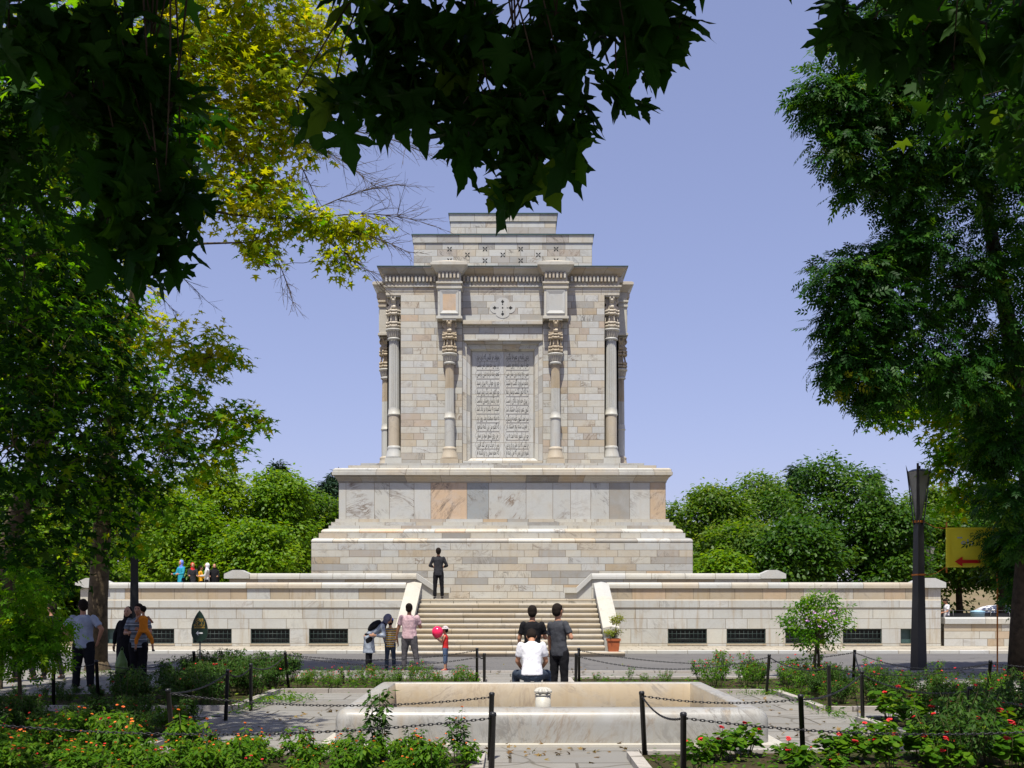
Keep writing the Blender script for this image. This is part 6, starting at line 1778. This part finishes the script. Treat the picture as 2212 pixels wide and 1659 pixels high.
hangT = [C(640, 218, 5.4, .11, 3), C(720, 218, 5.4, .14, 5), C(775, 188, 5.4, .14, 5), C(780, 18, 5.3, .16, 4), C(800, 108, 5.4, .14, 4), C(860, 178, 5.4, .15, 5), C(880, 68, 5.4, .18, 6), C(950, 138, 5.4, .18, 6), C(940, 18, 5.4, .18, 6), C(1020, 48, 5.4, .2, 7), C(1030, 168, 5.5, .18, 7), C(1100, 108, 5.5, .2, 7), C(1110, 218, 5.5, .16, 6), C(1180, 158, 5.5, .16, 6), C(1200, 38, 5.4, .18, 6), C(1260, 108, 5.5, .15, 5), C(1290, 18, 5.4, .16, 5), C(1360, 58, 5.5, .15, 5), C(1420, 68, 5.5, .12, 4), C(1465, 83, 5.5, .06, 2), C(1430, 8, 5.4, .13, 4), C(1255, 203, 5.5, .13, 4), C(1330, 193, 5.5, .10, 3), C(1360, 213, 5.5, .05, 1),
         C(1000, 245, 5.5, .11, 4), C(1060, 265, 5.5, .13, 5), C(1125, 275, 5.5, .14, 5), C(1190, 280, 5.5, .13, 5), C(1245, 285, 5.5, .07, 2), C(1010, 305, 5.5, .06, 2), C(1100, 335, 5.5, .09, 3), C(1160, 345, 5.5, .10, 3), C(1210, 325, 5.5, .07, 2), C(1120, 390, 5.5, .05, 2), C(1145, 375, 5.5, .04, 1), C(1455, -32, 5.4, .05, 1)]
hangR = [C(1775, 15, 5.6, .08, 2), C(1830, 30, 5.6, .11, 3), C(1890, 40, 5.6, .14, 4), C(1960, 30, 5.7, .17, 5), C(1990, 100, 5.7, .14, 4), C(2060, 60, 5.7, .18, 5), C(2060, 150, 5.7, .10, 3), C(2130, 50, 5.7, .17, 5), C(2190, 30, 5.6, .16, 4), C(2190, 80, 5.6, .10, 2)]
def blob(x, y, z, r, n, fz=.55): return (x, y, z, r, r, r * fz, n)
near_tree('near plane tree off left whose dark boughs hang into the top left', [(-4.6, 3.2, 0, .22), (-4.5, 3.3, 2.5, .2), (-4.2, 3.6, 5.0, .16), (-3.8, 3.9, 7.0, .1)], hangL,
          [blob(-3.6, 3.6, 6.6, 1.5, 55), blob(-2.4, 4.3, 6.2, 1.3, 55), blob(-1.2, 3.4, 6.8, 1.4, 50), blob(-3.2, 1.6, 7.0, 1.5, 45), blob(-4.6, 5.2, 6.4, 1.5, 50), blob(-1.8, 5.2, 6.0, 1.0, 40), blob(-3.0, 5.4, 6.0, 1.1, 40), blob(-7.1, 10.2, 6.9, 1.5, 50), blob(-8.4, 11.6, 7.0, 1.7, 50), blob(-7.2, 8.0, 7.2, 1.6, 40), blob(-5.3, 11.5, 7.1, 1.0, 36), blob(-6.4, 12.8, 7.3, 1.2, 40), blob(-4.4, 12.2, 7.4, .8, 22)], 3)
near_tree('near plane tree whose dark leafy boughs hang over the monument roof', [(-.9, -2.2, 0, .26), (-.85, -2.0, 3, .23), (-.5, -1.0, 5.2, .18), (0, .6, 6.6, .12)], hangT,
          [blob(.2, 2.9, 6.8, 1.4, 60), blob(1.4, 3.6, 6.5, 1.3, 55), blob(-.8, 4.4, 6.2, 1.2, 50), blob(.6, 4.4, 6.0, 1.2, 60), blob(-.2, 1.0, 7.4, 1.6, 45), blob(1.6, 1.8, 7.3, 1.5, 45), blob(.1, 5.0, 5.7, .8, 30), blob(1.1, 4.9, 5.7, .7, 28)], 5)
near_tree('near plane tree off to the right, its dark boughs hanging into the top right corner', [(5.4, 3.2, 0, .22), (5.3, 3.3, 3, .19), (4.7, 3.8, 5.4, .14), (4, 4.2, 7, .09)], hangR,
          [blob(3.4, 4.0, 6.5, 1.4, 55), blob(2.6, 4.8, 6.1, 1.0, 40), blob(4.6, 3.4, 6.8, 1.5, 45), blob(3.4, 5.2, 6.1, 1.0, 40), blob(2.8, 2.6, 7.2, 1.3, 40), blob(4.6, 5.4, 6.4, 1.2, 40), blob(7.2, 9.8, 6.8, 1.4, 50), blob(8.2, 11.4, 7.0, 1.7, 55), blob(7.2, 7.8, 7.2, 1.5, 40), blob(9.2, 13.2, 7.2, 1.7, 50), blob(4.7, 9.9, 7.2, .8, 30), blob(5.6, 10.8, 7.2, 1.0, 38), blob(6.6, 12.2, 7.4, 1.0, 34)], 8)

# ------------------------------------------------------------------ background trees
def back_tree(label, x, y, H, Rr, mat, kind='round', n=11, z0=0.0, seed=0, size=.34, tmpl=None, per=22, ns=40, trunk_r=.22, low=.30):
    random.seed(seed); global RNG
    RNG = np.random.default_rng(seed)
    trunk = [(x, y, z0, trunk_r), (x + rnd(-.2, .2), y, z0 + H * .3, trunk_r * .8), (x + rnd(-.3, .3), y, z0 + H * .6, trunk_r * .5), (x, y, z0 + H * .85, trunk_r * .2)]
    cl = []
    if kind == 'round':
        for k in range(n):
            a = 2 * math.pi * k / n * 2.4 + rnd(0, .5); t = (k + .5) / n
            zz = z0 + H * (low + (.92 - low) * t); rr = Rr * (.85 * math.sin(math.pi * (.22 + .72 * t)) ** .8)
            r = Rr * rnd(.36, .52) * (1 - .25 * t)
            cl.append((x + rr * rnd(.5, .85) * math.cos(a), y + rr * .62 * math.sin(a), zz + rnd(-.3, .3), r, r, r * .8, ns))
        for k in range(9):
            a = rnd(0, 6.28); t = rnd(.35, .98); rr = Rr * math.sin(math.pi * (.2 + .75 * t)) * 1.0; r = Rr * rnd(.12, .22)
            cl.append((x + rr * math.cos(a), y + rr * math.sin(a) * .7, z0 + H * (low + (.98 - low) * t), r, r, r * .9, ns // 4))
        cl.append((x, y, z0 + H * .62, Rr * .6, Rr * .6, Rr * .5, ns)); cl.append((x, y, z0 + H - Rr * .3, Rr * .38, Rr * .38, Rr * .32, ns))
    else:
        for k in range(n):
            t = (k + .5) / n; r = Rr * (1 - t) * .8 + .15
            for q in range(3):
                a = rnd(0, 6.28); cl.append((x + r * .6 * math.cos(a), y + r * .6 * math.sin(a), z0 + H * (.1 + .9 * t), r * .6, r * .6, H / n * .55, ns // 2))
    base = Vector(trunk[0][:3]); root = empty('background_tree' if kind == 'round' else 'conifer_tree', base, 0, label, 'tree', 'trees standing behind the monument terrace')
    tm = tmpl or (TP_CLUMP if kind == 'round' else TP_NEEDLE)
    P, Nn, Tt, Sz, Cc, SP = foliage(cl, .30 if kind == 'round' else .22, per, size=size, svar=.4, flat=.7, shell=.55, rand=.8, up=.9, out=.7)
    link('crown', leaf_mesh('crown', tm, P - np.array(base), Nn, Tt, Sz, Cc), M[mat], root)
    b = limb_mesh(trunk, cl, SP, r_limb=.05, twigs=2, r_twig=.02, seg=7)
    b.v = [tuple(Vector(p) - base) for p in b.v]; b.build('trunk', M['barkdark'], root)
    return root
BT = [
 # right of the monument
 ('round leafy tree next to the right edge of the monument', 1535, 61, 1050, 3.3, 'lf_back', 'round'),
 ('taller tree behind, second right of the monument', 1640, 66, 1022, 3.4, 'lf_back', 'round'),
 ('broad round dark green tree, biggest right of the monument', 1800, 57, 1003, 4.4, 'lf_backdark', 'round'),
 ('round dark tree just left of the right lamp post', 1915, 55, 1075, 3.0, 'lf_backdark', 'round'),
 ('low bushy tree in front of the biggest right tree', 1715, 52, 1130, 2.6, 'lf_backdark', 'round'),
 ('leafy tree behind the right lamp post', 2010, 62, 1055, 3.4, 'lf_back', 'round'),
 ('low tree filling the gap right of the monument base', 1600, 54, 1140, 2.5, 'lf_back', 'round'),
 ('slim dark conifer peeping over the right trees', 1888, 74, 1028, 1.3, 'lf_conifer', 'cone'),
 ('slim dark conifer peeping up left of the biggest right tree', 1722, 76, 1012, 1.3, 'lf_conifer', 'cone'),
 ('tree with dark trunk beyond the low wall, behind the banner', 2075, 60, 1100, 2.7, 'lf_back', 'round'),
 ('tree with dark trunk beyond the low wall, right of the banner', 2160, 58, 1090, 2.7, 'lf_backdark', 'round'),
 ('tree beyond the low wall at the right edge', 2240, 62, 1060, 3.2, 'lf_back', 'round'),
 # left of the monument
 ('bright yellow green feathery tree left of the monument', 470, 58, 1003, 3.3, 'lf_backyellow', 'round'),
 ('bright green tree between the yellow green tree and the monument', 600, 60, 1022, 3.0, 'lf_backbright', 'round'),
 ('dark green tree touching the left edge of the monument', 672, 64, 1062, 2.6, 'lf_back', 'round'),
 ('taller slim conifer left of the monument edge', 702, 72, 1048, 1.4, 'lf_conifer', 'cone'),
 ('second dark slim conifer beside the left edge of the monument', 725, 74, 1030, 1.2, 'lf_conifer', 'cone'),
 ('dark pointed tree top rising between the two bright left trees', 600, 72, 1008, 1.8, 'lf_conifer', 'cone'),
 ('low bushy tree behind the left terrace group', 400, 54, 1090, 2.6, 'lf_backbright', 'round'),
 ('low bushy tree behind the upper left parapet', 545, 53, 1130, 2.3, 'lf_backbright', 'round'),
 ('yellow green tree behind the left lamp post', 340, 56, 1050, 2.9, 'lf_backyellow', 'round'),
 ('tree behind the thick left trunk', 240, 58, 1040, 3.2, 'lf_back', 'round'),
 ('tree seen between the left trunks', 130, 56, 1060, 3.2, 'lf_backbright', 'round'),
 ('tree at the far left edge behind the path', 20, 55, 1020, 3.4, 'lf_back', 'round'),
 ('low bushy tree behind the left end of the wall', 165, 46, 1160, 2.0, 'lf_back', 'round'),
 ('low bushy tree far left beyond the path', 60, 44, 1150, 2.2, 'lf_backbright', 'round'),
 ('low shrub tree peeping over the upper right parapet', 1560, 50, 1205, 1.1, 'lf_backbright', 'round'),
]
M['lf_backyellow'] = leafmat('yellow_background_leaf', [(0, (.08, .17, .004)), (.5, (.15, .24, .005)), (1, (.25, .30, .007))], [(0, (.16, .32, .003)), (.5, (.30, .44, .004)), (1, (.46, .52, .006))], .45)
M['lf_backbright'] = leafmat('bright_background_leaf', [(0, (.055, .14, .004)), (.5, (.10, .20, .005)), (1, (.19, .27, .007))], [(0, (.12, .28, .003)), (.5, (.22, .39, .004)), (1, (.38, .48, .006))], .45)
for i, (lab, u, d, v, rr, mk, kind) in enumerate(BT):
    p = at(u, v, d)
    onterr = -15.0 < p.x < 14.9 and d < 70
    z0 = 1.79 if onterr else 0.0
    back_tree(lab, p.x, d, p.z - z0, rr, mk, kind, z0=z0, seed=100 + i, n=12 if kind == 'round' else 8, low=.16 if d < 57 and abs(u - 2110) > 90 else (.22 if abs(u - 2110) > 90 else .42), size=.21 if kind == 'round' else .36)
random.seed(5); RNG = np.random.default_rng(5)

# ------------------------------------------------------------------ small garden trees and the pot
def bushy(name, label, cat, base, trunk_pts, clumps, tmpl, mat, spray_r, per, size, flowers=None, stem='bark', group=None, **kw):
    root = empty(name, base, 0, label, cat, group)
    P, Nn, Tt, Sz, Cc, SP = foliage(clumps, spray_r, per, size=size, **kw)
    link('crown', leaf_mesh('crown', tmpl, P - np.array(base), Nn, Tt, Sz, Cc), M[mat], root)
    b = MB()
    for tp in trunk_pts: b.tube([q[:3] for q in tp], [q[3] for q in tp], 7)
    c0 = Vector(trunk_pts[0][-1][:3])
    for cl, sp_ in zip(clumps, SP):
        b.tube(bez(c0, Vector(cl[:3]), (0, 0, -.05), 4), [.014, .012, .010, .008, .006], 5, caps=False)
        for e in sp_[:7]: b.tube(bez(Vector(cl[:3]), Vector(e), (0, 0, 0), 3), [.006, .005, .004, .002], 4, caps=False)
    b.v = [tuple(Vector(p) - Vector(base)) for p in b.v]; b.build('trunk', M[stem], root)
    if flowers:
        pos, mt, sz = flowers; flower_heads(root, np.array(pos) - np.array(base), mt, sz)
    return root
def flower_heads(root, pos, mt, sz, name='flower', mesh_only=False, petals=9):
    n = len(pos)
    P = np.repeat(pos, petals, 0); d = sphere(n * petals); d[:, 2] = np.abs(d[:, 2]) * .8 + .1
    me = leaf_mesh(name, TP_ROUND, P, norm(d * np.array([.6, .6, 1]) + [0, -.15, .25]), d, np.repeat(sz, petals) if np.ndim(sz) else np.full(n * petals, sz), RNG.random(n * petals))
    if mesh_only: return me
    return link(name, me, M[mt], root)
hb_ = (at(1765, 0, 21.2).x, 21.2, .04)
hx = hb_[0]
def HC(u, v, dd, r, n): p = at(u, v, 21.2 + dd); return (p.x, p.y, p.z, r, r, r, n)
hcl = [HC(1755, 1375, 0, .36, 22), HC(1720, 1350, .1, .30, 16), HC(1800, 1345, -.1, .30, 16), HC(1765, 1330, -.2, .36, 20), HC(1790, 1375, .2, .28, 14), HC(1735, 1320, .2, .26, 12), HC(1785, 1300, 0, .22, 9), HC(1745, 1296, .1, .18, 7), HC(1815, 1320, .1, .2, 8), HC(1705, 1340, 0, .15, 6), HC(1722, 1305, -.1, .14, 4), HC(1798, 1285, 0, .12, 3), HC(1760, 1290, -.1, .14, 4), HC(1826, 1350, 0, .12, 4)]
fl = [tuple(at(u, v, 20.85)) for u, v in ((1795, 1318), (1800, 1325), (1785, 1340), (1778, 1338), (1760, 1322), (1806, 1335), (1770, 1352), (1745, 1340), (1815, 1345))]
bushy('hibiscus_tree', 'small round hibiscus tree with lilac flowers in the far right bed', 'tree', hb_, [[(hx - .06, 21.2, 0, .038), (hx - .05, 21.2, .5, .032), (hx, 21.2, 1.0, .026)], [(hx + .09, 21.25, 0, .034), (hx + .05, 21.22, .5, .03), (hx + .01, 21.2, 1.0, .022)]], hcl, TP_OVAL, 'lf_plane', .085, 22, .072, flowers=(fl, 'pt_pink', .05), group='small garden trees', shell=.35)
sx_, sy_ = at(45, 0, 14.6).x, 14.6
def SC(u, v, dd, r, n): p = at(u, v, 14.6 + dd); return (p.x, p.y, p.z, r, r, r, n)
scl = [SC(40, 1300, 0, .30, 14), SC(80, 1340, .1, .28, 14), SC(20, 1360, -.1, .30, 14), SC(100, 1390, 0, .25, 11), SC(60, 1400, .1, .28, 13), SC(15, 1420, 0, .24, 9), SC(95, 1425, .1, .18, 7), SC(30, 1250, .1, .2, 8), SC(75, 1275, -.1, .18, 6), SC(-30, 1370, 0, .3, 11), SC(115, 1350, 0, .14, 4)]
bushy('sapling', 'young sapling with bright feathery leaves in the left flower bed', 'tree', (sx_, sy_, .04), [[(sx_, sy_, 0, .032), (sx_ - .02, sy_, .7, .028), (sx_, sy_, 1.3, .02)]], scl, TP_ASH, 'lf_plane', .10, 12, .16, stem='bark', group='small garden trees', shell=.3)
px_, py_, pz_ = 3.14, 32.52, RIS
pot = empty('flower_pot', (px_, py_, pz_), 0, 'square terracotta pot with a golden green shrub at the right foot of the stairs', 'potted plant')
b = MB()
def frustum(mb, z0, h0, z1, h1, cap_=True):
    a = [(-h0, -h0, z0), (h0, -h0, z0), (h0, h0, z0), (-h0, h0, z0)]; c = [(-h1, -h1, z1), (h1, -h1, z1), (h1, h1, z1), (-h1, h1, z1)]
    for k in range(4): j = (k + 1) % 4; mb.face([a[k], a[j], c[j], c[k]])
    if cap_: mb.face(c); mb.face(a[::-1])
frustum(b, .0, .15, .33, .185); frustum(b, .33, .205, .40, .21); b.build('pot', M['terracotta'], pot)
b = MB(); frustum(b, .401, .17, .41, .17); b.build('soil', M['bedsoil'], pot)
pcl = [(-.05, 0, .58, .20, .18, .16, 16), (.10, .02, .62, .14, .14, .14, 9), (.12, 0, 1.03, .17, .16, .17, 16), (.05, .03, .95, .12, .12, .1, 7)]
P, Nn, Tt, Sz, Cc, SP = foliage(pcl, .05, 18, size=.062, shell=.3)
link('foliage', leaf_mesh('foliage', TP_OVAL, P, Nn, Tt, Sz, Cc), M['lf_pot'], pot)
b = MB(); b.tube([(.05, 0, .38), (.07, 0, .7), (.11, 0, .95)], [.014, .012, .008], 6)
for e in SP[0][:8]: b.tube([(.0, 0, .4), tuple(e)], .004, 4)
b.build('stem', M['stem'], pot)

# ------------------------------------------------------------------ flowering plants in the beds
def bed_plant(kind, seed):
    """prototype plant at the origin: meshes for foliage, stems and flower heads"""
    global RNG
    RNG = np.random.default_rng(seed); random.seed(seed)
    b = MB(); P, Nn, Tt, Sz, Cc, FP = [], [], [], [], [], []
    hgt, spread, nst, lf, fl_n = {'lantana': (.52, .32, 13, .105, 4), 'geranium': (.46, .27, 10, .10, 2), 'rose': (.72, .32, 11, .075, 4), 'shrub': (.66, .36, 22, .07, 1), 'leggy': (.95, .24, 7, .105, 4)}[kind]
    for k in range(nst):
        a = rnd(0, 6.28); rr = spread * math.sqrt(random.random()); h = hgt * rnd(.6, 1.05)
        e = Vector((rr * math.cos(a), rr * math.sin(a), h)); pts = bez((rr * .25 * math.cos(a), rr * .25 * math.sin(a), 0), e, (0, 0, .08), 5)
        b.tube(pts, [.006, .0055, .005, .0045, .004, .003], 4, caps=False)
        m = {'lantana': 26, 'geranium': 15, 'rose': 26, 'shrub': 30, 'leggy': 30}[kind]
        for q in range(m):
            t = rnd(.25, 1.0) ** .75; i = min(4, int(t * 5)); p = pts[i].lerp(pts[i + 1], t * 5 - i)
            aa = rnd(0, 6.28); d = Vector((math.cos(aa), math.sin(aa), rnd(-.45, .35)))
            p = p + d * (.03 if kind != 'geranium' else rnd(.03, .09)) * rnd(.4, 1.4)
            P.append(p); Tt.append(d + Vector((0, 0, -.35))); Nn.append(Vector((d.x * .35 + rnd(-.4, .4), d.y * .35 + rnd(-.4, .4), .8))); Sz.append(lf * rnd(.6, 1.25)); Cc.append(min(1, max(0, .25 + .4 * t + rnd(-.28, .28))))
        if len(FP) < fl_n and random.random() < .48: FP.append(e + Vector((0, 0, rnd(.02, .09))))
        if FP and (FP[-1] - e).length < .1: b.tube([pts[-1], FP[-1]], .003, 4, caps=False)
    tm = TP_ROUND if kind == 'geranium' else TP_OVAL
    A = lambda q: np.array([tuple(v) for v in q])
    fo = leaf_mesh('foliage', tm, A(P), A(Nn), A(Tt), np.array(Sz), np.array(Cc))
    st_ = b.mesh('stem')
    fw = []
    for p in FP:
        me = flower_heads(None, np.zeros((1, 3)), None, {'lantana': .026, 'geranium': .050, 'rose': .030, 'shrub': .03, 'leggy': .03}[kind] * rnd(.8, 1.2), mesh_only=True, petals=14)
        fw.append((me, tuple(p)))
    return fo, st_, fw
PLANTS = {}
for kind, leaf, pet in (('lantana', 'lf_bed', 'pt_orange'), ('lantana_red', 'lf_bed', 'pt_red'), ('geranium', 'lf_bed', 'pt_red'), ('rose', 'lf_bed', 'pt_red'), ('shrub', 'lf_beddark', 'pt_red'), ('leggy', 'lf_beddark', 'pt_orange')):
    for v_ in range(3):
        fo, st_, fw = bed_plant(kind.split('_')[0], 40 + v_ * 7 + len(kind))
        fo.materials.append(M[leaf]); st_.materials.append(M['stem'])
        for me, _ in fw: me.materials.append(M[pet])
        PLANTS[(kind, v_)] = (fo, st_, fw)
random.seed(21)
PROTO = {}
def put_plant(kind, x, y, s, name, label, cat, group, z=.045):
    v_ = random.randrange(3)
    key = (kind, v_, name)
    if key not in PROTO:
        fo, st_, fw = PLANTS[(kind, v_)]
        root = empty(name, (x, y, z), rnd(0, 6.28), label, cat, group); root.scale = (s, s, s * rnd(.7, 1.25))
        link('foliage', fo, None, root); link('stem', st_, None, root)
        for me, p in fw: link('flower', me, None, root).location = p
        PROTO[key] = root
        return root
    return copy_thing(PROTO[key], (x, y, z), rnd(0, 6.28), (s, s, s * rnd(.7, 1.25)), label, group)
def inside(poly, x, y):
    c = False; n = len(poly)
    for i in range(n):
        (x1, y1), (x2, y2) = poly[i], poly[(i + 1) % n]
        if (y1 > y) != (y2 > y) and x < (x2 - x1) * (y - y1) / (y2 - y1) + x1: c = not c
    return c
def fill(poly, box, step, choose, margin=.16, jitter=.42, keep=1.0):
    x0, y0, x1, y1 = box; y = y0; row = 0
    while y < y1:
        x = x0 + (step / 2 if row % 2 else 0)
        while x < x1:
            X, Y = x + rnd(-jitter, jitter) * step, y + rnd(-jitter, jitter) * step
            if inside(poly, X, Y) and all(inside(poly, X + dx, Y + dy) for dx, dy in ((margin, 0), (-margin, 0), (0, margin), (0, -margin))) and random.random() < keep and abs(X) < .50 * Y + .6:
                r = choose(X, Y)
                if r: put_plant(r[0], X, Y, r[1], *r[2:])
            x += step
        y += step * .87; row += 1
def near_left(x, y):
    g = 'lantana plants in the near left bed'
    if x > -3.6 and random.random() < .08: return None
    if y < 12.9:
        k = 'lantana' if random.random() < .75 else 'lantana_red'
        return (k, (rnd(.36, .54) if y > 11.4 else rnd(.52, .74)) if x > -3.6 else rnd(.55, .85), 'lantana_plant', 'bright green lantana plant with small orange and red flowers in the near left bed', 'flowering plant', g)
    return ('shrub' if random.random() < .6 else 'lantana_red', rnd(.48, .70), 'flowering_shrub', 'dark green leafy plant in the shade at the back of the near left bed', 'shrub', 'shaded plants at the back of the near left bed')
fill(BED_LN, (-8.5, 10.1, -.4, 15.5), .43, near_left)
def near_right(x, y):
    g = 'geraniums in the near right bed'
    if x < 4.4: return ('geranium', rnd(.55, .85), 'geranium', 'geranium with round green leaves and red flowers in the near right bed', 'flowering plant', g) if (x > 1.75 and random.random() < (.55 if x < 2.6 else .85)) else None
    return ('geranium' if random.random() < .5 else 'shrub', rnd(.80, 1.1), 'geranium', 'geranium with round green leaves and red flowers in the near right bed', 'flowering plant', g)
fill(BED_RN, (1.5, 10.5, 9.0, 15.4), .47, near_right)
def far_left(x, y):
    if x > -4.5: return ('rose', rnd(.40, .58), 'rose_bush', 'low rose bush with red flowers between the basin and the road', 'rose', 'red roses between the basin and the road') 
    return ('shrub', rnd(.72, .95) if x > -6.6 else rnd(.34, .46), 'flowering_shrub', 'dense dark green shrub with a few red flowers in the far left bed', 'shrub', 'dense dark shrubs in the far left bed')
fill(BED_LF, (-9.5, 17.1, -.5, 23.1), .56, far_left)
def far_right(x, y):
    if x < 5.0 and y > 20:
        if x < 3.9: return ('rose', rnd(.30, .45), 'rose_bush', 'small sparse green bush behind the basin right of the path', 'rose', 'small bushes behind the basin right of the path') if random.random() < .45 else None
        return ('rose', rnd(.70, .90), 'leafy_shrub', 'upright leafy green shrub at the back of the far right bed', 'shrub', 'upright shrubs in the far right bed')
    return ('rose' if random.random() < .5 else 'shrub', rnd(.5, .75), 'leafy_shrub', 'dark leafy shrub in the middle of the far right bed', 'shrub', 'dark shrubs in the far right bed')
fill(BED_RF, (1.3, 17.1, 11.2, 23.1), .60, far_right)
for x, y, s, lab in ((-1.45, 11.5, .86, 'tall leggy lantana standing above the others, in front of the basin'), (-1.72, 11.6, .62, 'leggy lantana at the left of the tallest one in front of the basin'), (-.60, 11.4, .74, 'tall drooping lantana just left of the chain posts in front of the basin'), (-1.08, 11.6, .56, 'leggy lantana with orange flowers between the two tallest ones')):
    put_plant('leggy', x, y, s, 'lantana_plant', lab, 'flowering plant', 'tall lantanas in front of the basin')

# low ground cover in the beds, weeds along the joints and grass at the tree feet
def cover(name, label, cat, gen, n, size, mat, tm=TP_OVAL, h=.10):
    P = []
    while len(P) < n:
        q = gen()
        if q is not None: P.append((q[0], q[1], .05 + rnd(0, h) * random.random()))
    P = np.array(P); k = len(P)
    T = np.column_stack([RNG.normal(size=(k, 2)), np.full(k, .25)]); Nn = np.column_stack([RNG.normal(0, .5, (k, 2)), np.full(k, .9)])
    o = link(name, leaf_mesh(name, tm, P, Nn, T, size * RNG.uniform(.6, 1.4, k), np.clip(RNG.normal(.5, .25, k), 0, 1)), M[mat])
    tag(o, label, cat); o['kind'] = 'stuff'
    return o
def in_bed(poly, box):
    def g():
        x, y = rnd(box[0], box[2]), rnd(box[1], box[3])
        return (x, y) if inside(poly, x, y) else None
    return g
cover('ground_cover', 'low green leaves and weeds covering the soil of the flower beds', 'ground cover', lambda: random.choice([in_bed(BED_LN, (-8, 10.5, -.4, 15.5)), in_bed(BED_RN, (1.5, 10.5, 8.5, 15.4)), in_bed(BED_LF, (-9, 17, -.5, 23.2)), in_bed(BED_RF, (1.3, 17, 11.2, 23.2))])(), 9000, .07, 'lf_bed')
def weeds():
    c = random.choice([(5.0, 17.0, .10, 1.4), (5.0, 19.6, .5, .15), (-4.3, 17.8, .10, .8), (8.9, 24.6, 1.5, .35), (5.3, 20.0, .4, .1), (10.9, 23.4, .9, .5), (-10.1, 25.0, .7, .5), (-3.9, 18.6, .2, .3)])
    return (c[0] + random.gauss(0, c[2]), c[1] + random.gauss(0, c[3]))
cover('grass', 'tufts of weedy grass along the kerbs and round the tree feet', 'grass', weeds, 2000, .08, 'lf_bed', TP_NEEDLE, .08)

def litter():
    c = random.choice([(-3.2, 15.5, .7, 1.6), (4.2, 16.5, .5, 1.8), (.4, 12.5, .9, .35), (-7.5, 20.5, 2.2, 1.5), (8.5, 22.5, 1.8, 1.6), (-2.5, 12.8, .9, .3), (4.5, 13.6, .5, .8), (6, 27, 5, .8)])
    return (c[0] + random.gauss(0, c[2]), c[1] + random.gauss(0, c[3]))
M['lf_dry'] = leafmat('dry_leaf', [(0, (.13, .07, .02)), (.6, (.22, .14, .04)), (1, (.16, .18, .03))], [(0, (.1, .05, .01)), (1, (.2, .15, .03))], .2)
o = cover('fallen_leaves', 'dry fallen leaves scattered over the paving and road edge', 'leaf litter', litter, 420, .07, 'lf_dry', TP_PLANE, .0)
o.location.z = -.03
